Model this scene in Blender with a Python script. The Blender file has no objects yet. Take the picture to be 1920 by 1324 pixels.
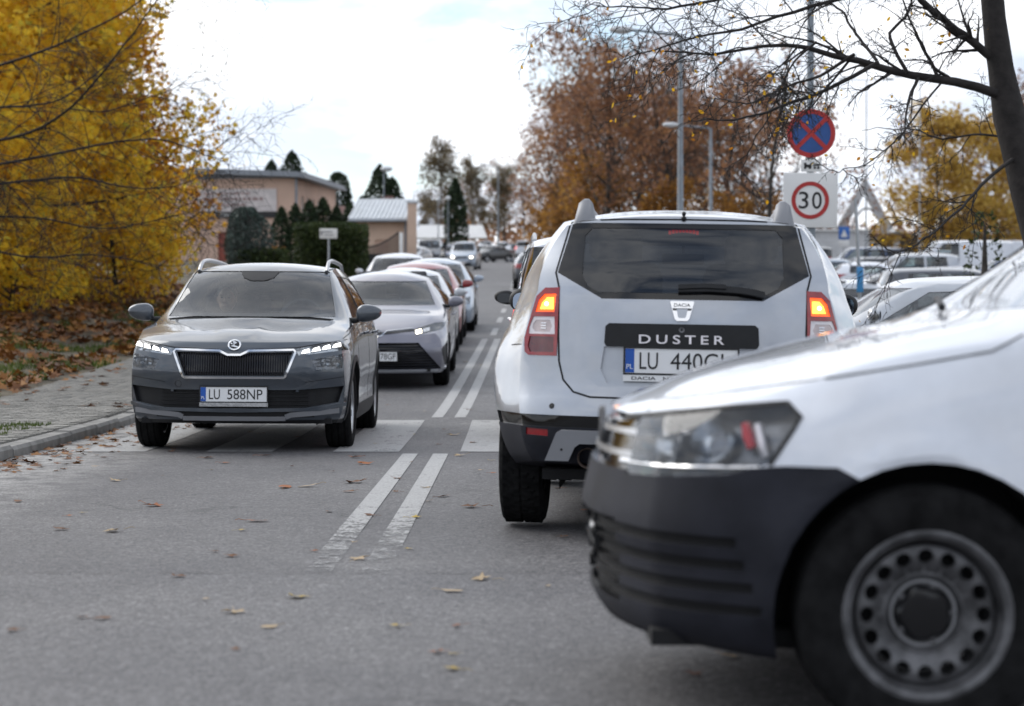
import bpy, bmesh, math, random
import numpy as np
from mathutils import Vector, Matrix, noise
from mathutils.bvhtree import BVHTree
R = math.radians
PI = math.pi
scene = bpy.context.scene
COL = scene.collection

# ---------------------------------------------------------------- camera, sky, sun, exposure
cam_data = bpy.data.cameras.new('camera')
cam = bpy.data.objects.new('camera', cam_data); COL.objects.link(cam)
cam.location = (0.0, 0.0, 1.027)
cam.rotation_euler = (R(90 - 0.905), 0, R(0.077))
cam_data.sensor_width = 36.0
cam_data.lens = 70.0
cam_data.clip_start = 0.1
cam_data.clip_end = 4000
cam_data.dof.use_dof = True
cam_data.dof.focus_distance = 12.8
cam_data.dof.aperture_fstop = 2.8
cam_data.dof.aperture_blades = 0
scene.camera = cam

SUN_AZ, SUN_EL = R(-60), R(40)          # azimuth measured from +Y towards +X
sun_dir = Vector((math.sin(SUN_AZ) * math.cos(SUN_EL), math.cos(SUN_AZ) * math.cos(SUN_EL), math.sin(SUN_EL)))
sd = bpy.data.lights.new('sun', 'SUN'); sd.energy = 1.3; sd.angle = R(42); sd.color = (1.0, 0.96, 0.90)
sun = bpy.data.objects.new('sun', sd); COL.objects.link(sun)
sun.rotation_euler = (-sun_dir).to_track_quat('-Z', 'Y').to_euler()

world = bpy.data.worlds.new('World'); scene.world = world
world.use_nodes = True
wn = world.node_tree; wn.nodes.clear()
def W_(t, **kw):
    n = wn.nodes.new(t)
    for k, v in kw.items(): setattr(n, k, v)
    return n
def wl(a, b): wn.links.new(a, b)
tc = W_('ShaderNodeTexCoord')
sky = W_('ShaderNodeTexSky', sky_type='NISHITA', sun_disc=False, sun_elevation=SUN_EL, sun_rotation=SUN_AZ)
sky.air_density = 1.0; sky.dust_density = 0.6
bg_sky = W_('ShaderNodeBackground'); bg_sky.inputs['Strength'].default_value = 0.12
wl(sky.outputs[0], bg_sky.inputs['Color'])
# cloud deck: a layer overhead, seen in perspective (direction divided by its height)
sep = W_('ShaderNodeSeparateXYZ'); wl(tc.outputs['Generated'], sep.inputs[0])
hz = W_('ShaderNodeMath', operation='MAXIMUM'); wl(sep.outputs['Z'], hz.inputs[0]); hz.inputs[1].default_value = 0.0
hz2 = W_('ShaderNodeMath', operation='ADD'); wl(hz.outputs[0], hz2.inputs[0]); hz2.inputs[1].default_value = 0.30
dv = W_('ShaderNodeVectorMath', operation='DIVIDE'); wl(tc.outputs['Generated'], dv.inputs[0])
cmb = W_('ShaderNodeCombineXYZ')
for i in range(3): wl(hz2.outputs[0], cmb.inputs[i])
wl(cmb.outputs[0], dv.inputs[1])
n1 = W_('ShaderNodeTexNoise'); n1.inputs['Scale'].default_value = 3.4; n1.inputs['Detail'].default_value = 7; n1.inputs['Roughness'].default_value = 0.56
n1.inputs['Distortion'].default_value = 0.4
wl(dv.outputs[0], n1.inputs['Vector'])
cov = W_('ShaderNodeMapRange'); wl(n1.outputs['Fac'], cov.inputs['Value'])
cov.inputs['From Min'].default_value = 0.29; cov.inputs['From Max'].default_value = 0.46
n2 = W_('ShaderNodeTexNoise'); n2.inputs['Scale'].default_value = 2.6; n2.inputs['Detail'].default_value = 6; n2.inputs['Roughness'].default_value = 0.6
map2 = W_('ShaderNodeMapping'); map2.inputs['Location'].default_value = (4.3, 1.7, 0.4); wl(dv.outputs[0], map2.inputs['Vector']); wl(map2.outputs[0], n2.inputs['Vector'])
cr = W_('ShaderNodeValToRGB'); wl(n2.outputs['Fac'], cr.inputs[0])
cr.color_ramp.elements[0].position = 0.36; cr.color_ramp.elements[0].color = (0.42, 0.49, 0.61, 1)
cr.color_ramp.elements[1].position = 0.62; cr.color_ramp.elements[1].color = (0.98, 0.99, 1.02, 1)
# thin cloud glows towards the sun
dt = W_('ShaderNodeVectorMath', operation='DOT_PRODUCT'); wl(tc.outputs['Generated'], dt.inputs[0])
gd = Vector((math.sin(SUN_AZ * .6), math.cos(SUN_AZ * .6), 0.45)).normalized()      # the brightest thin cloud lies ahead, right of the sun
dt.inputs[1].default_value = gd
mx = W_('ShaderNodeMath', operation='MAXIMUM'); wl(dt.outputs['Value'], mx.inputs[0]); mx.inputs[1].default_value = 0
pw = W_('ShaderNodeMath', operation='POWER'); wl(mx.outputs[0], pw.inputs[0]); pw.inputs[1].default_value = 3.2
gl = W_('ShaderNodeMixRGB', blend_type='ADD'); gl.inputs['Fac'].default_value = 1
gm = W_('ShaderNodeMixRGB', blend_type='MULTIPLY'); gm.inputs['Fac'].default_value = 1; gm.inputs['Color2'].default_value = (0.45, 0.445, 0.43, 1)
wl(pw.outputs[0], gm.inputs['Color1'])
wl(cr.outputs['Color'], gl.inputs['Color1']); wl(gm.outputs[0], gl.inputs['Color2'])
bg_cl = W_('ShaderNodeBackground'); bg_cl.inputs['Strength'].default_value = 0.92
wl(gl.outputs[0], bg_cl.inputs['Color'])
mixw = W_('ShaderNodeMixShader'); wl(cov.outputs[0], mixw.inputs[0]); wl(bg_sky.outputs[0], mixw.inputs[1]); wl(bg_cl.outputs[0], mixw.inputs[2])
# below the horizon: plain ground grey
below = W_('ShaderNodeMath', operation='LESS_THAN'); wl(sep.outputs['Z'], below.inputs[0]); below.inputs[1].default_value = -0.004
bg_gr = W_('ShaderNodeBackground'); bg_gr.inputs['Color'].default_value = (0.11, 0.105, 0.10, 1)
mixg = W_('ShaderNodeMixShader'); wl(below.outputs[0], mixg.inputs[0]); wl(mixw.outputs[0], mixg.inputs[1]); wl(bg_gr.outputs[0], mixg.inputs[2])
wo = W_('ShaderNodeOutputWorld'); wl(mixg.outputs[0], wo.inputs['Surface'])

scene.view_settings.view_transform = 'Standard'
scene.view_settings.look = 'None'
scene.view_settings.exposure = 0.62
scene.view_settings.gamma = 1.0
scene.view_settings.use_curve_mapping = False
scene.render.engine = 'CYCLES'
scene.cycles.max_bounces = 8
scene.cycles.transparent_max_bounces = 16
scene.cycles.use_denoising = True

# ---------------------------------------------------------------- object helpers
def tag(o, label=None, cat=None, group=None, kind=None):
    if label: o['label'] = label
    if cat: o['category'] = cat
    if group: o['group'] = group
    if kind: o['kind'] = kind
    return o
def thing(name, label, cat, loc=(0, 0, 0), rotz=0.0, group=None):
    o = bpy.data.objects.new(name, None); COL.objects.link(o)
    o.empty_display_size = 0.2
    o.location = loc; o.rotation_euler = (0, 0, rotz)
    return tag(o, label, cat, group)
def link(name, me, parent=None):
    o = bpy.data.objects.new(name, me); COL.objects.link(o)
    if parent is not None: o.parent = parent
    return o
def copy_tree(o, parent=None, ovr=None):
    c = o.copy(); COL.objects.link(c)
    if parent is not None: c.parent = parent
    if ovr and c.type == 'MESH':
        for s in c.material_slots:
            if s.material and s.material.name in ovr:
                m = ovr[s.material.name]; s.link = 'OBJECT'; s.material = m
    for ch in o.children: copy_tree(ch, c, ovr)
    return c
def shade(me, angle=35):
    """smooth faces with hard edges where the surface turns sharply"""
    n = len(me.polygons)
    me.polygons.foreach_set('use_smooth', [True] * n)
    bm = bmesh.new(); bm.from_mesh(me)
    th = R(angle)
    for e in bm.edges:
        if len(e.link_faces) == 2:
            try:
                if e.calc_face_angle() > th: e.smooth = False
            except ValueError: pass
    bm.to_mesh(me); bm.free()
def mesh_np(name, V, F, m, smooth=False):
    """fast mesh from numpy arrays (all faces with the same number of corners)"""
    V = np.asarray(V, dtype=np.float32); F = np.asarray(F, dtype=np.int32)
    me = bpy.data.meshes.new(name)
    me.vertices.add(len(V)); me.vertices.foreach_set('co', V.ravel())
    k = F.shape[1]
    me.loops.add(F.size); me.loops.foreach_set('vertex_index', F.ravel())
    me.polygons.add(len(F)); me.polygons.foreach_set('loop_start', np.arange(0, F.size, k, dtype=np.int32))
    if smooth: me.polygons.foreach_set('use_smooth', np.ones(len(F), dtype=bool))
    me.update(calc_edges=True); me.validate()
    me.materials.append(m)
    return me

class MB:
    """collects simple shapes and links them as ONE mesh object"""
    def __init__(s): s.v = []; s.f = []; s.m = []; s.cur = 0
    def add(s, vs, fs, M=None):
        b = len(s.v)
        if M is not None: vs = [M @ Vector(p) for p in vs]
        s.v.extend([tuple(p) for p in vs])
        for f in fs:
            s.f.append(tuple(b + i for i in f)); s.m.append(s.cur)
        return s
    def box(s, c, d, M=None):
        x, y, z = c; a, b, h = d[0] / 2, d[1] / 2, d[2] / 2
        vs = [(x + i * a, y + j * b, z + k * h) for k in (-1, 1) for j in (-1, 1) for i in (-1, 1)]
        return s.add(vs, [(0, 2, 3, 1), (4, 5, 7, 6), (0, 1, 5, 4), (2, 6, 7, 3), (0, 4, 6, 2), (1, 3, 7, 5)], M)
    def rbox(s, c, d, r=0.01, seg=2, M=None):
        bm = bmesh.new(); bmesh.ops.create_cube(bm, size=1)
        bmesh.ops.scale(bm, vec=d, verts=bm.verts)
        bmesh.ops.bevel(bm, geom=list(bm.edges), offset=min(r, min(d) * 0.49), segments=seg, affect='EDGES', profile=0.5)
        bmesh.ops.translate(bm, vec=c, verts=bm.verts)
        bm.verts.index_update()
        s.add([v.co[:] for v in bm.verts], [[v.index for v in f.verts] for f in bm.faces], M); bm.free()
        return s
    def tube(s, pts, rad, k=8, caps=True, M=None):
        pts = [Vector(p) for p in pts]; n = len(pts)
        if not hasattr(rad, '__len__'): rad = [rad] * n
        up = None; vs = []; fs = []
        for i, p in enumerate(pts):
            t = (pts[min(i + 1, n - 1)] - pts[max(i - 1, 0)])
            if t.length < 1e-9: t = Vector((0, 0, 1))
            t.normalize()
            if up is None:
                up = Vector((0, 0, 1)) if abs(t.z) < 0.9 else Vector((1, 0, 0))
            a = t.cross(up)
            if a.length < 1e-6: a = t.orthogonal()
            a.normalize(); b = a.cross(t).normalized(); up = b
            for j in range(k):
                q = 2 * PI * j / k
                vs.append(p + (a * math.cos(q) + b * math.sin(q)) * rad[i])
        for i in range(n - 1):
            for j in range(k):
                fs.append((i * k + j, i * k + (j + 1) % k, (i + 1) * k + (j + 1) % k, (i + 1) * k + j))
        if caps:
            fs.append(tuple(range(k - 1, -1, -1))); fs.append(tuple((n - 1) * k + j for j in range(k)))
        return s.add(vs, fs, M)
    def lathe(s, prof, k=32, M=None, axis='x', closed=False):
        """profile of (along, radius) turned about an axis"""
        vs = []; fs = []; n = len(prof)
        for (a, r) in prof:
            for j in range(k):
                q = 2 * PI * j / k; c, d = r * math.cos(q), r * math.sin(q)
                vs.append((a, c, d) if axis == 'x' else (c, a, d) if axis == 'y' else (c, d, a))
        for i in range(n if closed else n - 1):
            for j in range(k):
                i2 = (i + 1) % n
                fs.append((i * k + j, i2 * k + j, i2 * k + (j + 1) % k, i * k + (j + 1) % k))
        return s.add(vs, fs, M)
    def prism(s, poly, h0, h1, axis='z', M=None):
        """2D outline given depth along an axis"""
        n = len(poly)
        def P(p, h): return (p[0], p[1], h) if axis == 'z' else (p[0], h, p[1]) if axis == 'y' else (h, p[0], p[1])
        vs = [P(p, h0) for p in poly] + [P(p, h1) for p in poly]
        fs = [tuple(range(n - 1, -1, -1)), tuple(range(n, 2 * n))]
        fs += [(i, (i + 1) % n, n + (i + 1) % n, n + i) for i in range(n)]
        return s.add(vs, fs, M)
    def ball(s, c, r, k=16, n=10, p=1.0, M=None):
        """super-ellipsoid"""
        def sg(v, e): return math.copysign(abs(v) ** e, v)
        vs = []; fs = []
        for i in range(n + 1):
            a = -PI / 2 + PI * i / n
            for j in range(k):
                q = 2 * PI * j / k
                vs.append((c[0] + r[0] * sg(math.cos(a), p) * sg(math.cos(q), p), c[1] + r[1] * sg(math.cos(a), p) * sg(math.sin(q), p), c[2] + r[2] * sg(math.sin(a), p)))
        for i in range(n):
            for j in range(k):
                fs.append((i * k + j, i * k + (j + 1) % k, (i + 1) * k + (j + 1) % k, (i + 1) * k + j))
        return s.add(vs, fs, M)
    def mesh(s, name, mats, angle=35, weld=False, recalc=True):
        me = bpy.data.meshes.new(name); me.from_pydata(s.v, [], s.f)
        bm = bmesh.new(); bm.from_mesh(me)
        if weld: bmesh.ops.remove_doubles(bm, verts=bm.verts, dist=1e-5)
        if recalc: bmesh.ops.recalc_face_normals(bm, faces=bm.faces)
        if len(bm.faces) == len(s.m):
            bm.faces.ensure_lookup_table()
            for i, f in enumerate(bm.faces): f.material_index = s.m[i]
        bm.to_mesh(me); bm.free()
        for m in (mats if isinstance(mats, (list, tuple)) else [mats]): me.materials.append(m)
        shade(me, angle)
        return me
    def build(s, name, mats, parent=None, angle=35, weld=False, recalc=True):
        return link(name, s.mesh(name, mats, angle, weld, recalc), parent)

# ---------------------------------------------------------------- materials
def base_mat(name):
    m = bpy.data.materials.new(name); m.use_nodes = True
    nt = m.node_tree; b = nt.nodes['Principled BSDF']
    return m, nt, b
def noise_node(nt, scale, detail=4, rough=0.55, coord='Object', vec=None):
    n = nt.nodes.new('ShaderNodeTexNoise'); n.inputs['Scale'].default_value = scale
    n.inputs['Detail'].default_value = detail; n.inputs['Roughness'].default_value = rough
    if vec is None:
        t = nt.nodes.new('ShaderNodeTexCoord'); vec = t.outputs[coord]
    nt.links.new(vec, n.inputs['Vector'])
    return n
def ramp(nt, src, stops):
    r = nt.nodes.new('ShaderNodeValToRGB'); nt.links.new(src, r.inputs[0])
    e = r.color_ramp.elements
    while len(e) < len(stops): e.new(0.5)
    for i, (p, c) in enumerate(stops):
        e[i].position = p; e[i].color = (c[0], c[1], c[2], 1)
    return r
def mat(name, col, rough=0.5, metal=0.0, coat=0.0, var=0.08, vscale=3.0, bump=0.0, bscale=40.0, spec=0.5, coord='Object', vdetail=4):
    """plain surface with slight procedural variation of its colour"""
    m, nt, b = base_mat(name)
    n = noise_node(nt, vscale, vdetail, coord=coord)
    lo = [max(0, c * (1 - var)) for c in col]; hi = [min(1, c * (1 + var)) for c in col]
    r = ramp(nt, n.outputs['Fac'], [(0.3, lo), (0.7, hi)])
    nt.links.new(r.outputs['Color'], b.inputs['Base Color'])
    b.inputs['Roughness'].default_value = rough; b.inputs['Metallic'].default_value = metal
    b.inputs['Coat Weight'].default_value = coat; b.inputs['Coat Roughness'].default_value = 0.04
    b.inputs['Specular IOR Level'].default_value = spec
    if bump:
        n2 = noise_node(nt, bscale, 3, coord=coord); bp = nt.nodes.new('ShaderNodeBump'); bp.inputs['Strength'].default_value = bump
        bp.inputs['Distance'].default_value = 0.01
        nt.links.new(n2.outputs['Fac'], bp.inputs['Height']); nt.links.new(bp.outputs[0], b.inputs['Normal'])
    return m
def paint(name, col, metal=0.0, rough=0.35, dirt=0.25):
    """car paint: pigment under clear coat, a little road film dulling the coat in patches"""
    m, nt, b = base_mat(name)
    n = noise_node(nt, 5.0, 6, 0.65)
    d = [c * 0.82 + 0.02 * k for c, k in zip(col, (1.0, .9, .75))]
    r = ramp(nt, n.outputs['Fac'], [(0.35, col), (0.8, d)])
    nt.links.new(r.outputs['Color'], b.inputs['Base Color'])
    b.inputs['Metallic'].default_value = metal; b.inputs['Roughness'].default_value = rough
    b.inputs['Coat Weight'].default_value = 1.0
    r2 = ramp(nt, n.outputs['Fac'], [(0.45, (0.015,) * 3), (0.85, (0.03 + dirt * 0.15,) * 3)])
    nt.links.new(r2.outputs['Color'], b.inputs['Coat Roughness'])
    return m
def glass(name, tint=(0.75, 0.8, 0.8), refl=1.0, rough=0.01, ior=1.5, film=0.0):
    m = bpy.data.materials.new(name); m.use_nodes = True; nt = m.node_tree; nt.nodes.clear()
    tr = nt.nodes.new('ShaderNodeBsdfTransparent'); tr.inputs[0].default_value = (*tint, 1)
    gl = nt.nodes.new('ShaderNodeBsdfGlossy'); gl.inputs['Roughness'].default_value = rough; gl.inputs['Color'].default_value = (0.95, 0.97, 1, 1)
    fr = nt.nodes.new('ShaderNodeFresnel'); fr.inputs['IOR'].default_value = ior
    ml = nt.nodes.new('ShaderNodeMath'); ml.operation = 'MULTIPLY'; ml.inputs[1].default_value = refl; ml.use_clamp = True
    nt.links.new(fr.outputs[0], ml.inputs[0])
    mx = nt.nodes.new('ShaderNodeMixShader'); nt.links.new(ml.outputs[0], mx.inputs[0]); nt.links.new(tr.outputs[0], mx.inputs[1]); nt.links.new(gl.outputs[0], mx.inputs[2])
    last = mx
    if film:
        df = nt.nodes.new('ShaderNodeBsdfDiffuse'); df.inputs[0].default_value = (0.5, 0.52, 0.55, 1)
        nz = noise_node(nt, 3.0, 5); rr = ramp(nt, nz.outputs['Fac'], [(0.35, (film * 0.4,) * 3), (0.75, (film,) * 3)])
        m2 = nt.nodes.new('ShaderNodeMixShader'); nt.links.new(rr.outputs[0], m2.inputs[0]); nt.links.new(mx.outputs[0], m2.inputs[1]); nt.links.new(df.outputs[0], m2.inputs[2]); last = m2
    o = nt.nodes.new('ShaderNodeOutputMaterial'); nt.links.new(last.outputs[0], o.inputs['Surface'])
    return m
def emit(name, col, strength, base=None):
    m, nt, b = base_mat(name)
    n = noise_node(nt, 60, 2); r = ramp(nt, n.outputs['Fac'], [(0.3, [c * 0.85 for c in col]), (0.7, col)])
    b.inputs['Base Color'].default_value = (*(base or col), 1)
    nt.links.new(r.outputs[0], b.inputs['Emission Color']); b.inputs['Emission Strength'].default_value = strength
    b.inputs['Roughness'].default_value = 0.25
    return m
def leafmat(name, stops, clump=0.5, trans=0.4, rough=0.6):
    """leaf colour: a random tint for every leaf pulled around by a slow clump noise"""
    m = bpy.data.materials.new(name); m.use_nodes = True; nt = m.node_tree; nt.nodes.clear()
    g = nt.nodes.new('ShaderNodeNewGeometry'); n = noise_node(nt, clump, 4, 0.6)
    mr = nt.nodes.new('ShaderNodeMapRange'); nt.links.new(n.outputs['Fac'], mr.inputs[0]); mr.inputs[1].default_value = 0.3; mr.inputs[2].default_value = 0.7
    a = nt.nodes.new('ShaderNodeMath'); a.operation = 'MULTIPLY'; nt.links.new(g.outputs['Random Per Island'], a.inputs[0]); a.inputs[1].default_value = 0.5
    b = nt.nodes.new('ShaderNodeMath'); b.operation = 'MULTIPLY_ADD'; nt.links.new(mr.outputs[0], b.inputs[0]); b.inputs[1].default_value = 0.5; nt.links.new(a.outputs[0], b.inputs[2])
    r = ramp(nt, b.outputs[0], stops)
    df = nt.nodes.new('ShaderNodeBsdfPrincipled'); nt.links.new(r.outputs[0], df.inputs['Base Color']); df.inputs['Roughness'].default_value = rough; df.inputs['Specular IOR Level'].default_value = 0.25
    o = nt.nodes.new('ShaderNodeOutputMaterial')
    if trans:
        tl = nt.nodes.new('ShaderNodeBsdfTranslucent'); nt.links.new(r.outputs[0], tl.inputs[0])
        mx = nt.nodes.new('ShaderNodeMixShader'); mx.inputs[0].default_value = trans
        nt.links.new(df.outputs[0], mx.inputs[1]); nt.links.new(tl.outputs[0], mx.inputs[2]); nt.links.new(mx.outputs[0], o.inputs[0])
    else: nt.links.new(df.outputs[0], o.inputs[0])
    return m

M = {}
M['rubber'] = mat('tyre_rubber', (0.013, 0.013, 0.0135), 0.9, var=0.4, vscale=18, bump=0.15, bscale=120, spec=.06)
M['plastic'] = mat('black_plastic', (0.010, 0.0105, 0.012), 0.5, var=0.25, vscale=14, bump=0.1, bscale=300, spec=.3)
M['grey_plastic'] = mat('grey_plastic', (0.0165, 0.0175, 0.024), 0.6, var=0.3, vscale=6, bump=0.12, bscale=400, spec=.18)
M['gloss_black'] = mat('gloss_black', (0.006, 0.006, 0.007), 0.10, var=0.1)
M['dark'] = mat('dark_cavity', (0.008, 0.008, 0.009), 0.9, var=0.3)
M['seal'] = mat('rubber_seal', (0.012, 0.012, 0.013), 0.6, var=0.2)
M['chrome'] = mat('chrome', (0.75, 0.76, 0.78), 0.12, 1.0, var=0.04)
M['alloy'] = mat('alloy', (0.45, 0.46, 0.48), 0.3, 1.0, var=0.08)
M['steel'] = mat('wheel_steel', (0.10, 0.10, 0.105), 0.5, 0.5, var=0.6, vscale=14, vdetail=7)
M['rust'] = mat('rusty_pipe', (0.12, 0.09, 0.075), 0.6, 0.6, var=0.4, vscale=20)
M['skid'] = mat('skid_plate_grey', (0.21, 0.215, 0.23), 0.45, 0.3, var=0.08)
M['white_plate'] = mat('plate_white', (0.78, 0.79, 0.8), 0.4, var=0.03)
M['plate_blue'] = mat('plate_blue', (0.01, 0.09, 0.42), 0.4, var=0.05)
M['ink'] = mat('plate_ink', (0.012, 0.012, 0.013), 0.5, var=0.1)
M['interior'] = mat('interior_cloth', (0.055, 0.058, 0.065), 0.85, var=0.2, vscale=20)
M['seat'] = mat('seat_cloth', (0.055, 0.056, 0.062), 0.9, var=0.2, vscale=30)
M['glass'] = glass('car_glass', (0.62, 0.68, 0.68), 1.5, film=0.03)
M['glass_screen'] = glass('windscreen_glass', (0.80, 0.87, 0.88), 1.25, film=0.0)
M['glass_painted_sheen'] = glass('painted_sheen_windscreen', (0.6, 0.68, 0.68), 1.6, film=0.55)  # strong pale film paints in the bright sky mirrored by the van windscreen
M['glass_tint'] = glass('privacy_glass', (0.16, 0.17, 0.19), 1.6, film=0.005)
M['glass_green'] = glass('green_glass', (0.80, 0.92, 0.86), 1.2, film=0.50)  # green tint; the heavy pale film stands in for daylight seen through the cabin
M['lens'] = glass('lamp_lens', (0.9, 0.92, 0.93), 1.3)
M['mirror'] = mat('mirror_glass', (0.26, 0.30, 0.36), 0.03, 1.0, var=0.02)
M['bulb_on'] = emit('bulb_on', (1.0, 0.75, 0.35), 5.0)
M['reflector'] = mat('lamp_reflector', (0.5, 0.51, 0.53), 0.18, 1.0, var=0.3, vscale=25)
M['lamp_inner'] = mat('lamp_inner', (0.16, 0.16, 0.17), 0.25, 0.8, var=.5, vscale=22)
M['drl'] = emit('daylight_led', (1.0, 0.98, 0.95), 2.6)
M['head_on'] = emit('headlight_on', (1.0, 0.93, 0.78), 6.0)
M['amber_on'] = emit('amber_lamp_on', (1.0, 0.13, 0.02), 0.75)
M['amber_core'] = emit('amber_lamp_core', (1.0, 0.50, 0.07), 1.7)
M['red_on'] = emit('red_lamp_on', (1.0, 0.03, 0.02), 0.75)
M['red_lens'] = mat('red_lens', (0.27, 0.006, 0.010), 0.12, coat=1.0, var=0.2, vscale=40)
M['red_dark'] = mat('dark_red_lens', (0.10, 0.005, 0.009), 0.14, coat=1.0, var=0.2, vscale=40)
M['clear_lens'] = mat('clear_lamp_white', (0.72, 0.68, 0.7), 0.15, coat=1.0, var=0.06, vscale=30)
M['pink_lens'] = mat('reverse_lamp', (0.5, 0.42, 0.42), 0.2, coat=1.0, var=0.15, vscale=30)
M['p_grey'] = paint('paint_graphite', (0.060, 0.073, 0.092), 0.5, 0.34)
M['p_silver'] = paint('paint_silver', (0.40, 0.425, 0.47), 0.5, 0.30)
M['p_white'] = paint('paint_white', (0.71, 0.74, 0.80), 0.0, 0.3)
M['p_mauve'] = paint('paint_mauve_grey', (0.18, 0.18, 0.22), 0.5, 0.3)
M['p_red'] = paint('paint_red', (0.24, 0.010, 0.016), 0.1, 0.3)
M['p_black'] = paint('paint_black', (0.02, 0.022, 0.026), 0.2, 0.3)
M['p_darkgrey'] = paint('paint_dark_grey', (0.055, 0.062, 0.078), 0.4, 0.3)
M['p_blue'] = paint('paint_blue', (0.05, 0.08, 0.16), 0.4, 0.3)
M['p_bluesilver'] = paint('paint_blue_silver', (0.36, 0.42, 0.50), 0.5, 0.3)
M['p_light'] = paint('paint_light_silver', (0.5, 0.52, 0.55), 0.5, 0.3)

# ---------------------------------------------------------------- car body engine
def pchip(tab):
    xs = [float(t[0]) for t in tab]; ys = [float(t[1]) for t in tab]; n = len(xs)
    if n == 1: return lambda x: ys[0]
    h = [xs[i + 1] - xs[i] for i in range(n - 1)]; d = [(ys[i + 1] - ys[i]) / h[i] for i in range(n - 1)]
    m = [0.0] * n; m[0] = d[0]; m[-1] = d[-1]
    for i in range(1, n - 1):
        if d[i - 1] * d[i] > 0:
            w1 = 2 * h[i] + h[i - 1]; w2 = h[i] + 2 * h[i - 1]
            m[i] = (w1 + w2) / (w1 / d[i - 1] + w2 / d[i])
    def f(x):
        if x <= xs[0]: return ys[0]
        if x >= xs[-1]: return ys[-1]
        i = 0
        while x > xs[i + 1]: i += 1
        t = (x - xs[i]) / h[i]; t2 = t * t; t3 = t2 * t
        return (2 * t3 - 3 * t2 + 1) * ys[i] + (t3 - 2 * t2 + t) * h[i] * m[i] + (-2 * t3 + 3 * t2) * ys[i + 1] + (t3 - t2) * h[i] * m[i + 1]
    return f
def sstep(t):
    t = max(0.0, min(1.0, t)); return t * t * (3 - 2 * t)

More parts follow.
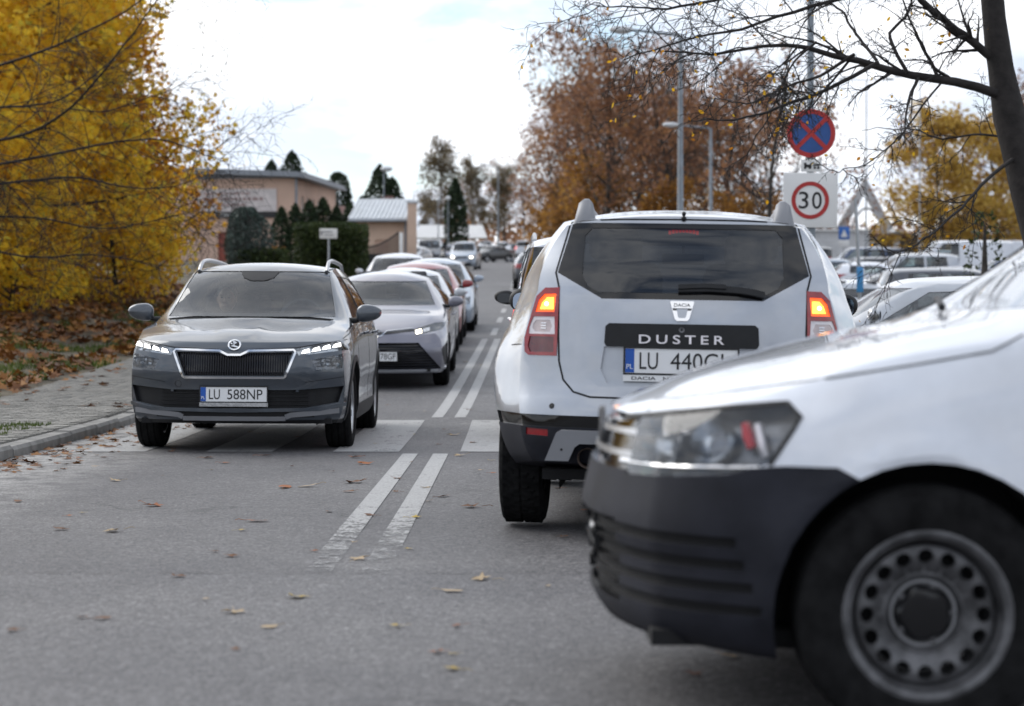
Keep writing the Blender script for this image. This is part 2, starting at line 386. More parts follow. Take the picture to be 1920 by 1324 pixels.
class Car:
    """A car body lofted from plan, profile and section curves; regions are then really cut out of it.
    Local axes: x to the car's right, y forward, z up; u is the distance back from the front end."""
    def __init__(s, sp):
        s.sp = sp; s.L = sp['L']; s.u0 = s.L / 2
        for k in ('W', 'zb', 'zs', 'wb', 'zr', 'wr', 'zc'): setattr(s, k, pchip(sp[k]))
        s.side = pchip(sp.get('side', [(0, .925), (.08, .965), (.3, .995), (.5, 1.0), (.72, .993), (1, .985)]))
        s.Fp = pchip(sp['F']); s.Gp = pchip(sp['G'])
        s.loft()
    def F(s, x, z):
        a, p = s.sp['Fplan']; return s.Fp(z) + a * (abs(x) / s.sp['Wmax']) ** p
    def G(s, x, z):
        a, p = s.sp['Gplan']; return s.Gp(z) + a * (abs(x) / s.sp['Wmax']) ** p
    def section(s, u):
        nb, na, ns = s.nb, s.na, s.ns; nr = nb - na
        W = s.W(u); zb = s.zb(u); zs = s.zs(u); wb = s.wb(u); zr = s.zr(u); wr = s.wr(u); zc = s.zc(u)
        P = []
        w0 = W * s.side(0)
        for c in range(nb): P.append((w0 * c / nb, zb))
        for r in range(ns + 1):
            t = r / ns
            P.append((W * s.side(t) - (W * s.side(1) - wb) * max(0, (t - .7) / .3) ** 2.2, zb + (zs - zb) * t))
        bow = s.sp.get('bow', 0.02)
        for c in range(1, na + 1):
            t = c / na
            P.append((wb + (wr - wb) * t + bow * 4 * t * (1 - t), zs + (zr - zs) * t))
        pw = s.sp.get('crown', 2.2)
        for c in range(1, nr + 1):
            t = c / nr
            P.append((wr * (1 - t), zr + (zc - zr) * (1 - (1 - t) ** pw)))
        return P
    def loft(s):
        sp = s.sp; q = sp.get('res', 1.0)
        s.nb = int(round(14 * q)); s.na = int(round(5 * q)); s.ns = int(round(12 * q))
        nb, na, ns = s.nb, s.na, s.ns; nr = nb - na
        ends = [0, .008, .02, .04, .065, .1, .145, .2, .27, .35, .44]
        step = 0.12 / q; L = s.L
        us = ends + list(np.arange(.44 + step, L - .44 - step * .3, step)) + [L - e for e in reversed(ends)]
        ef, er = sp.get('ef', 0.8), sp.get('er', 0.8)
        mod = sp.get('mod')
        def place(x, u, z):
            if mod: x, u, z = mod(x, u, z)
            return (x, s.u0 - u, z)
        rings = []
        for u in us:
            row = []
            for (x, z) in s.section(u):
                uu = u + s.F(x, z) * (1 - sstep(u / ef)) - s.G(x, z) * (1 - sstep((L - u) / er))
                row.append((x, uu, z))
            rings.append(row)
        bm = bmesh.new()
        def addgrid(G_, sgn, flip):
            vv = [[bm.verts.new(place(p[0] * sgn, p[1], p[2])) for p in row] for row in G_]
            for i in range(len(G_) - 1):
                for j in range(len(G_[0]) - 1):
                    f = [vv[i][j], vv[i + 1][j], vv[i + 1][j + 1], vv[i][j + 1]]
                    if flip: f.reverse()
                    bm.faces.new(f)
        def cap(ring, k, fn, front):
            J = len(ring) - 1
            S = ring[nb:J - k + 1]; top = [ring[J - c] for c in range(k + 1)]   # c = 0 centre .. k side
            z0, z1 = S[0][2], S[-1][2]; G_ = []
            for r, sd_ in enumerate(S):
                tt = (sd_[2] - z0) / (z1 - z0); row = []
                for c in range(k + 1):
                    fb = c / k; ft = top[c][0] / max(1e-6, top[k][0])
                    x = sd_[0] * (fb + (ft - fb) * tt)
                    z = z0 + (top[c][2] - z0) * tt
                    row.append((x, fn(x, z), z))
                G_.append(row)
            return G_
        fc = cap(rings[0], sp.get('kf', nb), lambda x, z: s.F(x, z), True)
        kr = nr if sp.get('boxrear') else nb
        rc = cap(rings[-1], kr, lambda x, z: L - s.G(x, z), False)
        for sgn in (1, -1):
            addgrid(rings, sgn, sgn < 0); addgrid(fc, sgn, sgn > 0); addgrid(rc, sgn, sgn < 0)
        bmesh.ops.remove_doubles(bm, verts=bm.verts, dist=2e-4)
        bmesh.ops.dissolve_degenerate(bm, edges=bm.edges, dist=1e-5)
        bmesh.ops.recalc_face_normals(bm, faces=bm.faces)
        # make sure normals point outwards (top face looks up)
        up = max(bm.faces, key=lambda f: f.calc_center_median().z)
        if up.normal.z < 0: bmesh.ops.reverse_faces(bm, faces=bm.faces)
        bm.normal_update()
        s.bm = bm
        s.bvh = BVHTree.FromBMesh(bm)
    # --- surface queries: axis 'F' front, 'B' rear view (x, z); 'L'/'R' side (u, z); 'T' top (x, u)
    def hit(s, axis, a, b):
        if axis == 'F': o, d = Vector((a, 9, b)), Vector((0, -1, 0))
        elif axis == 'B': o, d = Vector((a, -9, b)), Vector((0, 1, 0))
        elif axis == 'R': o, d = Vector((9, s.u0 - a, b)), Vector((-1, 0, 0))
        elif axis == 'L': o, d = Vector((-9, s.u0 - a, b)), Vector((1, 0, 0))
        else: o, d = Vector((a, s.u0 - b, 9)), Vector((0, 0, -1))
        p, n, i, dist = s.bvh.ray_cast(o, d)
        if p is None:
            p, n, i, dist = s.bvh.find_nearest(o + d * 8.5)
        if n.dot(d) > 0: n = -n
        return p, n
    def cut(s, polys, axis, minface=0.12, umin=None, umax=None, pred=None):
        """cut convex outlines out of the skin seen along an axis; returns the faces inside them"""
        bm = s.bm
        if axis in 'FB': ax = Vector((0, 1 if axis == 'F' else -1, 0)); to2 = lambda c: (c.x, c.z); P3 = lambda p: Vector((p[0], 0, p[1]))
        elif axis in 'LR': ax = Vector((1 if axis == 'R' else -1, 0, 0)); to2 = lambda c: (s.u0 - c.y, c.z); P3 = lambda p: Vector((0, s.u0 - p[0], p[1]))
        else: ax = Vector((0, 0, 1)); to2 = lambda c: (c.x, s.u0 - c.y); P3 = lambda p: Vector((p[0], s.u0 - p[1], 0))
        out = set()
        if not isinstance(polys[0][0], (tuple, list)): polys = [polys]
        for poly in polys:
            lo = (min(p[0] for p in poly), min(p[1] for p in poly)); hi = (max(p[0] for p in poly), max(p[1] for p in poly))
            cand = []
            for f in bm.faces:
                if f.normal.dot(ax) < minface: continue
                vs = [to2(v.co) for v in f.verts]
                if max(v[0] for v in vs) < lo[0] or min(v[0] for v in vs) > hi[0] or max(v[1] for v in vs) < lo[1] or min(v[1] for v in vs) > hi[1]: continue
                c = f.calc_center_median(); u = s.u0 - c.y
                if umin is not None and u < umin: continue
                if umax is not None and u > umax: continue
                if axis == 'R' and c.x < 0 or axis == 'L' and c.x > 0: continue
                if pred and not pred(c, u, f.normal): continue
                cand.append(f)
            cen = P3((sum(p[0] for p in poly) / len(poly), sum(p[1] for p in poly) / len(poly)))
            n = len(poly)
            for i in range(n):
                a, b = P3(poly[i]), P3(poly[(i + 1) % n])
                if (b - a).length < 1e-7 or not cand: continue
                no = (b - a).cross(ax).normalized()
                if (cen - a).dot(no) > 0: no = -no
                geom = set(cand)
                for f in cand: geom.update(f.edges); geom.update(f.verts)
                res = bmesh.ops.bisect_plane(bm, geom=list(geom), dist=2e-5, plane_co=a, plane_no=no)
                cand = [g for g in res['geom'] if isinstance(g, bmesh.types.BMFace) and (g.calc_center_median() - a).dot(no) < 0]
            out.update(cand)
        return [f for f in out if f.is_valid]
    def take(s, faces):
        """lift faces off the body: vertices, normals, faces, open edges"""
        fs = set(faces); idx = {}; V = []; N = []; Fc = []; bound = []
        for f in faces:
            row = []
            for v in f.verts:
                if v not in idx:
                    idx[v] = len(V); V.append(v.co.copy())
                    n = Vector((0, 0, 0))
                    for g in v.link_faces:
                        if g in fs: n += g.normal * g.calc_area()
                    N.append(n.normalized() if n.length > 0 else f.normal.copy())
                row.append(idx[v])
            Fc.append(row)
            for e in f.edges:
                if sum(1 for g in e.link_faces if g in fs) == 1: bound.append((idx[e.verts[0]], idx[e.verts[1]]))
        bmesh.ops.delete(s.bm, geom=list(faces), context='FACES')
        return V, N, Fc, bound
    def u3(s, x, u, z): return Vector((x, s.u0 - u, z))

def reg_mesh(mb, reg, off=0.0, vec=None):
    V, N, Fc, bd = reg
    mb.add([v + (n * off if vec is None else vec * off) for v, n in zip(V, N)], Fc)
    return mb
def reg_skirt(mb, reg, o0, o1):
    V, N, Fc, bd = reg
    for a, b in bd:
        mb.add([V[a] + N[a] * o0, V[b] + N[b] * o0, V[b] + N[b] * o1, V[a] + N[a] * o1], [(0, 1, 2, 3)])
    return mb
def reg_box(reg):
    V = reg[0]
    return sum(V, Vector()) / len(V)

def ribbon(mb, car, axis, line, w, off=0.001, th=0.002, step=0.04, closed=False):
    """a strip that follows the body: outline points in a view, width, stand-off and thickness"""
    pts = []
    L_ = list(line) + ([line[0]] if closed else [])
    for i in range(len(L_) - 1):
        a, b = Vector(L_[i]), Vector(L_[i + 1]); n = max(1, int((b - a).length / step))
        for k in range(n): pts.append(a.lerp(b, k / n))
    pts.append(Vector(L_[-1]))
    P = [car.hit(axis, p[0], p[1]) for p in pts]
    vs = []; fs = []; m = len(P)
    for i, (p, n) in enumerate(P):
        t = (P[min(i + 1, m - 1)][0] - P[max(i - 1, 0)][0])
        if t.length < 1e-9: t = Vector((1, 0, 0))
        sd_ = n.cross(t).normalized()
        for (a, h) in ((-w / 2, off), (-w / 2, off + th), (w / 2, off + th), (w / 2, off)):
            vs.append(p + sd_ * a + n * h)
    for i in range(m - 1):
        for j in range(4):
            fs.append((i * 4 + j, i * 4 + (j + 1) % 4, (i + 1) * 4 + (j + 1) % 4, (i + 1) * 4 + j))
    fs.append((0, 1, 2, 3)); fs.append(tuple((m - 1) * 4 + j for j in (3, 2, 1, 0)))
    mb.add(vs, fs)
    return mb

_text_cache = {}
def text_shape(txt, h, width=None, depth=0.002, shear=0.0, space=1.0, bold=0.0):
    """letters as flat geometry: (verts, faces) centred on the origin in the x-y plane, capital height h"""
    key = (txt, h, width, depth, shear, space, bold)
    if key in _text_cache: return _text_cache[key]
    cu = bpy.data.curves.new('lettering', 'FONT'); cu.body = txt; cu.size = 1.0; cu.extrude = 0.5; cu.shear = shear; cu.space_character = space
    cu.resolution_u = 4; cu.offset = bold
    cu.align_x = 'LEFT'
    o = bpy.data.objects.new('lettering', cu); COL.objects.link(o)
    dg = bpy.context.evaluated_depsgraph_get()
    me = bpy.data.meshes.new_from_object(o.evaluated_get(dg))
    V = np.array([v.co[:] for v in me.vertices]); F = [tuple(p.vertices) for p in me.polygons]
    bpy.data.objects.remove(o); bpy.data.curves.remove(cu); bpy.data.meshes.remove(me)
    lo, hi = V.min(0), V.max(0)
    k = h / (hi[1] - lo[1])
    kx = k if width is None else width / (hi[0] - lo[0])
    V[:, 0] = (V[:, 0] - (lo[0] + hi[0]) / 2) * kx; V[:, 1] = (V[:, 1] - (lo[1] + hi[1]) / 2) * k
    V[:, 2] = (V[:, 2] - lo[2]) / (hi[2] - lo[2]) * depth
    r = ([tuple(v) for v in V], F); _text_cache[key] = r
    return r
def text_on(mb, txt, h, origin, right, up, width=None, depth=0.002, **kw):
    V, F = text_shape(txt, h, width, depth, **kw)
    r = Vector(right).normalized(); u = Vector(up).normalized(); n = r.cross(u)
    o = Vector(origin)
    mb.add([o + r * v[0] + u * v[1] + n * v[2] for v in V], F)
    return mb
def facing(n, rx):
    """frame on a surface: right, up, out"""
    n = n.normalized(); r = Vector((rx, 0, 0)); r = (r - n * r.dot(n)).normalized(); u = n.cross(r)
    return r, u, n

# ---------------------------------------------------------------- wheels
def tyre_mb(r, w, rim_r, side, tread=False):
    mb = MB(); a = w / 2
    prof = [(-a * .8, rim_r), (-a * .98, rim_r + (r - rim_r) * .3), (-a, rim_r + (r - rim_r) * .55), (-a * .93, r - .022), (-a * .8, r - .006)]
    if tread:
        # winter tread: blocks in a V pattern between the shoulders
        cols = [-.8, -.62, -.56, -.36, -.3, -.08, -.02, .02, .08, .3, .36, .56, .62, .8]
        k = 240
        half = prof; full = half + [(c * a, r) for c in cols] + [(-p[0], p[1]) for p in reversed(half)]
        n0 = len(half); vs = []; fs = []
        for i, (x, rr) in enumerate(full):
            for j in range(k):
                q = 2 * PI * j / k; rad = rr
                if n0 <= i < n0 + len(cols):
                    c = cols[i - n0]; gi = i - n0
                    groove = gi in (2, 4) and False
                    ph = (j + abs(c) * 22 + (0 if c > 0 else 3)) % 8
                    if ph < 2.2 and abs(c) > .05: rad -= 0.008
                    if gi in (3, 10): rad -= 0.0
                    if abs(c) < .05: rad -= 0.008
                elif i in (n0 - 1, n0 + len(cols)):
                    ph = (j + 18) % 8
                    if ph < 2.2: rad -= 0.006
                vs.append((x, rad * math.cos(q), rad * math.sin(q)))
        n = len(full)
        for i in range(n - 1):
            for j in range(k):
                fs.append((i * k + j, (i + 1) * k + j, (i + 1) * k + (j + 1) % k, i * k + (j + 1) % k))
        mb.add(vs, fs)
    else:
        mid = []
        for c in (-.5, 0.0, .5):
            mid += [((c - .09) * a, r), ((c - .06) * a, r - .008), ((c + .06) * a, r - .008), ((c + .09) * a, r)]
        mb.lathe(prof + mid + [(-p[0], p[1]) for p in reversed(prof)], 48)
    return mb
def rim_mb(kind, rim_r, w, sgn, spokes=10):
    """rim facing sgn*x"""
    mb = MB(); a = w / 2 * .8
    o = sgn * a
    mb.lathe([(-o, rim_r), (-o, rim_r - .012), (-o * .2, rim_r - .05), (o * .55, rim_r - .035), (o, rim_r - .012), (o * 1.06, rim_r + .006), (o * .95, rim_r + .012)], 48)
    if kind == 'alloy':
        for i in range(spokes):
            q = 2 * PI * i / spokes; Mx = Matrix.Rotation(q, 4, 'X')
            for dq in (-.10, .10):
                M2 = Mx @ Matrix.Rotation(dq * .6, 4, 'X')
                mb.add([(o * .8, -.012, .05), (o * .8, .012, .05), (o * .9, .011, rim_r - .02), (o * .9, -.011, rim_r - .02),
                        (o * .5, -.014, .05), (o * .5, .014, .05), (o * .6, .013, rim_r - .02), (o * .6, -.013, rim_r - .02)],
                       [(0, 1, 2, 3), (4, 7, 6, 5), (0, 3, 7, 4), (1, 5, 6, 2), (0, 4, 5, 1), (3, 2, 6, 7)], M2)
        mb.lathe([(o * .95, 0.0005), (o * .95, .035), (o * .85, .062), (o * .4, .066)], 24)
    return mb
def steel_rim(rim_r, w, sgn, parent):
    """pressed steel wheel: dish with a ring of round openings and a dark hub cap"""
    k = 16; a = w / 2 * .8; o = sgn * a
    mb = MB()
    mb.lathe([(-o, rim_r), (-o, rim_r - .012), (-o * .2, rim_r - .045), (o * .3, rim_r - .034), (o * .75, rim_r - .016), (o, rim_r - .010), (o * 1.08, rim_r + .002), (o * 1.06, rim_r + .013), (o * .9, rim_r + .013)], 64)
    # disc with holes: per opening a sector grid with the hole's ring joined to the sector outline
    r1, r2 = rim_r - .030, .100; rh = (r1 + r2) / 2 + .008; hr = .0165
    def zprof(r):
        t = (r - r2) / (r1 - r2)
        return o * (.30 + .42 * math.sin(PI * min(1, max(0, t)) * .62 + .25))
    for i in range(k):
        q0 = 2 * PI * i / k; da = PI / k
        out = []; hole = []
        m = 16
        for j in range(m):
            b = 2 * PI * j / m
            cx, cy = math.cos(b), math.sin(b)
            s_ = max(abs(cx), abs(cy))
            rr = rh + (cx / s_) * ((r1 - rh) if cx > 0 else (rh - r2)); aa = q0 + (cy / s_) * da
            out.append((zprof(rr), rr * math.cos(aa), rr * math.sin(aa)))
            rr2 = rh + hr * cx * 1.05; aa2 = q0 + hr * cy * 1.2 / rh
            hole.append((zprof(rr2), rr2 * math.cos(aa2), rr2 * math.sin(aa2)))
        back = [(p[0] - sgn * .012, p[1], p[2]) for p in hole]
        mb.add(out + hole + back, [(j, (j + 1) % m, m + (j + 1) % m, m + j) for j in range(m)] + [(m + j, m + (j + 1) % m, 2 * m + (j + 1) % m, 2 * m + j) for j in range(m)])
    # inner cone, bolts
    mb.lathe([(zprof(r2), r2), (o * .42, .094), (o * .28, .084), (o * .26, .060), (o * .26, .03)], 48)
    rim = mb.build('rim', M['steel'], parent, weld=True)
    hc = MB()
    prof = []
    n = 40
    for (x, f) in ((.26, 1.05), (.50, 1.0), (.60, .86), (.62, .55), (.62, 0.01)):
        ring = []
        for j in range(n):
            q = 2 * PI * j / n
            rr = .066 * f * (1 + .05 * math.cos(5 * q) * (1 if f > .8 else 0))
            ring.append((o * x * 1.05, rr * math.cos(q), rr * math.sin(q)))
        prof.append(ring)
    hc.add([p for r_ in prof for p in r_], [(i * n + j, (i + 1) * n + j, (i + 1) * n + (j + 1) % n, i * n + (j + 1) % n) for i in range(len(prof) - 1) for j in range(n)])
    hc.build('hub_cap', M['gloss_black'], parent)
    hr_ = MB(); hr_.tube([(o * .30, .078 * math.cos(t), .078 * math.sin(t)) for t in np.linspace(0, 2 * PI, 41)], .004, 6); hr_.build('hub_ring', M['alloy'], parent)
    for j in range(5):
        q = 2 * PI * (j + .5) / 5; bl = MB(); bl.lathe([(o * .26, .009), (o * .50, .008), (o * .52, .001)], 8, M=Matrix.Translation((0, .068 * math.cos(q), .068 * math.sin(q)))); bl.build('wheel_bolt', M['steel'], parent)
    bk = MB(); bk.lathe([(-o * .1, .02), (-o * .1, rim_r - .05)], 32); bk.build('brake_disc', M['dark'], parent)
    return rim

_wheel_cache = {}
def wheel(car_root, x, y, r, w, rim_r, kind='alloy', tread=False, spokes=10, label=None):
    sgn = 1 if x > 0 else -1
    key = (round(r, 3), round(w, 3), round(rim_r, 3), kind, tread, sgn, spokes)
    e = bpy.data.objects.new('wheel', None); COL.objects.link(e); e.parent = car_root; e.location = (x - sgn * w / 2, y, r)
    e.empty_display_size = .1
    if key in _wheel_cache:
        for nm, me in _wheel_cache[key]: link(nm, me, e)
        return e
    tyre_mb(r, w, rim_r, sgn, tread).build('tyre', M['rubber'], e, angle=28)
    if kind == 'steel': steel_rim(rim_r, w, sgn, e)
    else:
        rim_mb('alloy', rim_r, w, sgn, spokes).build('rim', M['alloy'], e)
        b = MB(); o = sgn * w / 2 * .8
        b.lathe([(o * .35, .02), (o * .35, rim_r - .045)], 32); b.build('brake_disc', M['dark'], e)
    _wheel_cache[key] = [(c.name.split('.')[0], c.data) for c in e.children]
    return e

def fit_arches(car, root, axles, Ra, yin, liner=True, ry=None):
    """cut the wheel arches and line them"""
    for u in axles:
        for sd_ in 'LR':
            mb = MB()
            poly = [(u + Ra * math.cos(2 * PI * k / 40), car.sp['wheel_r'] + Ra * math.sin(2 * PI * k / 40)) for k in range(40)]
            poly = [(a, max(b, -0.05)) for a, b in poly]
            sg = 1 if sd_ == 'R' else -1
            pl = car.u3(sg * yin, 0, 0)
            cand = [f for f in car.bm.faces if f.calc_center_median().x * sg > 0 and abs(car.u0 - f.calc_center_median().y - u) < Ra + .3]
            geom = set(cand)
            for f in cand: geom.update(f.edges); geom.update(f.verts)
            bmesh.ops.bisect_plane(car.bm, geom=list(geom), dist=1e-5, plane_co=pl, plane_no=(sg, 0, 0))
            faces = car.cut(poly, sd_, minface=-2, pred=lambda c, uu, n: c.x * sg > yin)
            V, N, Fc, bd = car.take(faces)
            for a, b in bd:
                A, B = V[a], V[b]
                if abs(A.x) < yin + .002 and abs(B.x) < yin + .002: continue
                A2, B2 = A.copy(), B.copy(); A2.x = sg * yin; B2.x = sg * yin
                mb.add([A, B, B2, A2], [(0, 1, 2, 3)])
            # inner wall
            n = len(poly)
            mb.add([car.u3(sg * yin, p[0], max(p[1], .2)) for p in poly], [tuple(range(n))])
            mb.build('wheel_well', M['dark'], root)

def mirror(root, car, sgn, u, z, x_body, size=(.20, .10, .14), m=None, glass_back=True):
    """door mirror: housing, glass, foot"""
    w, d, h = size
    mb = MB()
    cx = sgn * (x_body + .06 + w / 2); c = car.u3(cx, u, z)
    mb.ball(c, (w / 2, d / 2, h / 2), 20, 12, .72)
    for i, p in enumerate(mb.v):      # narrower towards the outer end
        t = ((p[0] - c.x) * sgn / w + .5); mb.v[i] = (p[0], p[1], c.z + (p[2] - c.z) * (1.10 - .42 * t * t) + .012 * t)
    o = mb.build('door_mirror', m, root)
    ft = MB(); ft.tube([car.u3(sgn * (x_body - .03), u + .01, z - h * .42), car.u3(sgn * (x_body + .06), u + .01, z - h * .38), car.u3(sgn * (x_body + .12), u, z - h * .2)], [.03, .022, .025], 8)
    ft.build('mirror_foot', M['plastic'], o)
    g = MB(); b = Vector((c.x, c.y - d / 2 - .001, c.z))
    n = 20
    g.add([(b.x + w * .36 * math.copysign(abs(math.cos(2 * PI * k / n)) ** .7, math.cos(2 * PI * k / n)), b.y, b.z + h * .34 * math.copysign(abs(math.sin(2 * PI * k / n)) ** .7, math.sin(2 * PI * k / n))) for k in range(n)], [tuple(range(n))])
    g.build('mirror_glass', M['mirror'], o)
    return o

def plate(root, car, axis, x, z, w=.52, h=.114, txt='', out=.012, frame=True, chars_h=.075, eu=True, sub=None, blank_left=0.0, tilt=None):
    """number plate on front ('F') or rear ('B')"""
    p, n = car.hit(axis, x, z)
    rx = -1 if axis == 'F' else 1
    nn = Vector((0, 1 if axis == 'F' else -1, 0))
    r, u = Vector((rx, 0, 0)), Vector((0, 0, 1))
    ext = max((car.hit(axis, x + a, z + b)[0] - p).dot(nn) for a in (-w / 2, 0, w / 2) for b in (-h / 2, h / 2))
    c = p + nn * (max(0, ext) + out)
    mb = MB()
    def slab(mb, cx, cz, ww, hh, d0, d1):
        q = c + r * cx + u * cz
        mb.add([q + r * (a * ww / 2) + u * (b * hh / 2) + nn * d for d in (d0, d1) for (a, b) in ((-1, -1), (1, -1), (1, 1), (-1, 1))],
               [(3, 2, 1, 0), (4, 5, 6, 7), (0, 1, 5, 4), (1, 2, 6, 5), (2, 3, 7, 6), (3, 0, 4, 7)])
    slab(mb, 0, 0, w, h, 0, .004)
    o = mb.build('number_plate', M['white_plate'], root)
    if frame:
        f = MB(); t = .008
        lo = t
        for (cx, cz, ww, hh) in ((0, h / 2 + t / 2, w + 2 * t, t), (0, -h / 2 - lo / 2, w + 2 * t, lo), (-w / 2 - t / 2, 0, t, h), (w / 2 + t / 2, 0, t, h)):
            slab(f, cx, cz, ww, hh, -.012, .009)
        f.build('plate_frame', M['plastic'] if not sub else M['seal'], o)
    if eu:
        b = MB(); slab(b, -w / 2 + .022, 0, .042, h - .004, .004, .0055); b.build('blue_band', M['plate_blue'], o)
        t = MB(); text_on(t, 'PL', .022, c + r * (-w / 2 + .022) + u * (-h * .24) + nn * .0056, r, u, depth=.001); t.build('country_letters', M['white_plate'], o)
    if txt:
        for (s_, cx, ww) in txt:
            t = MB(); text_on(t, s_, chars_h, c + r * cx + nn * .0046, r, u, width=ww, depth=.0015); t.build('lettering', M['ink'], o)
    if sub:
        s_, m_ = sub
        t = MB(); slab(t, 0, -h / 2 - .024, w + .016, .030, -.008, .007); st = t.build('dealer_strip', M['white_plate'] if s_ else M['reflector'], o)
        if s_: t = MB(); text_on(t, s_, .015, c - u * (h / 2 + .024) + nn * .0072, r, u, width=w * .88, depth=.001, bold=.01); t.build('frame_lettering', m_, o)
    return o

def interior(car, root, rows, zfloor, zseat, w, ztop, dash_u=None, wheel_side=-1, head=True):
    """cabin seen through the glass: floor tub, dashboard, seats, steering wheel"""
    mb = MB(); u1, u2 = rows[0] - .95, rows[-1] + .45
    c = car.u3(0, (u1 + u2) / 2, 0)
    mb.box((0, c.y, zfloor), (w * 1.9, u2 - u1, .04))
    mb.box((0, car.u3(0, u2, 0).y, zfloor + .3), (w * 1.7, .04, .55))
    if dash_u is None: dash_u = rows[0] - .75
    mb.rbox((0, car.u3(0, dash_u, 0).y, zseat + .33), (w * 1.75, .42, .30), .08, 3)
    for sg in (-1, 1):
        mb.box((sg * w * .97, c.y, zfloor + .25), (.03, u2 - u1, .5))
    o = mb.build('cabin', M['interior'], root)
    for k, u in enumerate(rows):
        for sg in (-1, 1):
            s_ = MB(); y = car.u3(0, u, 0).y; x = sg * w * .46
            s_.rbox((x, y, zseat), (.50, .52, .16), .06, 3)
            Mx = Matrix.Translation((x, y - .24, zseat + .06)) @ Matrix.Rotation(R(14), 4, 'X')
            s_.rbox((0, 0, .30), (.48, .14, .60), .06, 3, Mx)
            if head: s_.rbox((0, -.01, .70), (.25, .09, .17), .04, 3, Mx); s_.tube([(0, 0, .55), (0, 0, .66)], .02, 6, M=Mx)
            s_.build('seat', M['seat'], root)
    st = MB(); y = car.u3(0, dash_u + .36, 0).y
    Mx = Matrix.Translation((wheel_side * w * .46, y, zseat + .43)) @ Matrix.Rotation(R(-65), 4, 'X')
    st.tube([(.185 * math.cos(2 * PI * k / 24), .185 * math.sin(2 * PI * k / 24), 0) for k in range(25)], .014, 8, M=Mx)
    st.box((0, 0, -.01), (.34, .05, .02), Mx); st.ball((0, 0, -.01), (.07, .07, .03), 12, 6, M=Mx)
    st.build('steering_wheel', M['interior'], root)
    return o

def window(car, root, name, polys, axis, m, off=-.004, seal=.012, **kw):
    fs = car.cut(polys, axis, **kw)
    if not fs: return None
    reg = car.take(fs)
    mb = MB(); reg_mesh(mb, reg, off)
    o = mb.build(name, m, root, angle=60, recalc=False)
    sk = MB(); reg_skirt(sk, reg, .001, off - .012)
    sk.build('window_seal', M['seal'], o)
    return o
def lamp(car, root, name, polys, axis, depth=.05, lens=None, house=None, **kw):
    fs = car.cut(polys, axis, **kw)
    if not fs: return None, None
    reg = car.take(fs)
    mb = MB(); reg_mesh(mb, reg, 0.0); o = mb.build(name, lens or M['lens'], root, angle=60, recalc=False)
    h = MB(); reg_mesh(h, reg, -depth); reg_skirt(h, reg, -.0005, -depth); h.build('lamp_housing', house or M['gloss_black'], o, angle=50)
    return o, reg
def panel(car, root, name, polys, axis, m, off=0.0, skirt=None, **kw):
    fs = car.cut(polys, axis, **kw)
    if not fs: return None, None
    reg = car.take(fs)
    mb = MB(); reg_mesh(mb, reg, off)
    if off: reg_skirt(mb, reg, 0.0, off)
    o = mb.build(name, m, root, angle=62)
    return o, reg
def finish_body(car, root, m, name='body'):
    me = bpy.data.meshes.new(name)
    bmesh.ops.dissolve_degenerate(car.bm, edges=car.bm.edges, dist=1e-5)
    car.bm.to_mesh(me); me.materials.append(m); shade(me, 38)
    o = link(name, me, root)
    return o
def mirror_poly(p): return [(-a, b) for a, b in p]

# ---------------------------------------------------------------- ground height: level, then a steady climb up the street
def gz(y):
    if y <= 17: return 0.0
    t = y - 17
    z = .041 * t * t / 14 if t < 7 else .041 * (t - 3.5)
    if y > 260:
        e = min(y - 260, 160); z -= .041 * (e * e) / 320 + (.041 * (y - 420) if y > 420 else 0)
    return z
def gxy(x, y):
    """the land right of the street lies half a metre lower than the climbing road"""
    return gz(y) - .5 * sstep((x - 4.2) / 4.2) * sstep((y - 22) / 16)
def slope(y): return math.atan((gz(y + .5) - gz(y - .5)))
def road_x(y): return 0.0 if y < 20 else .5 * (1 - math.exp(-(y - 20) / 35)) + .003 * (y - 20)

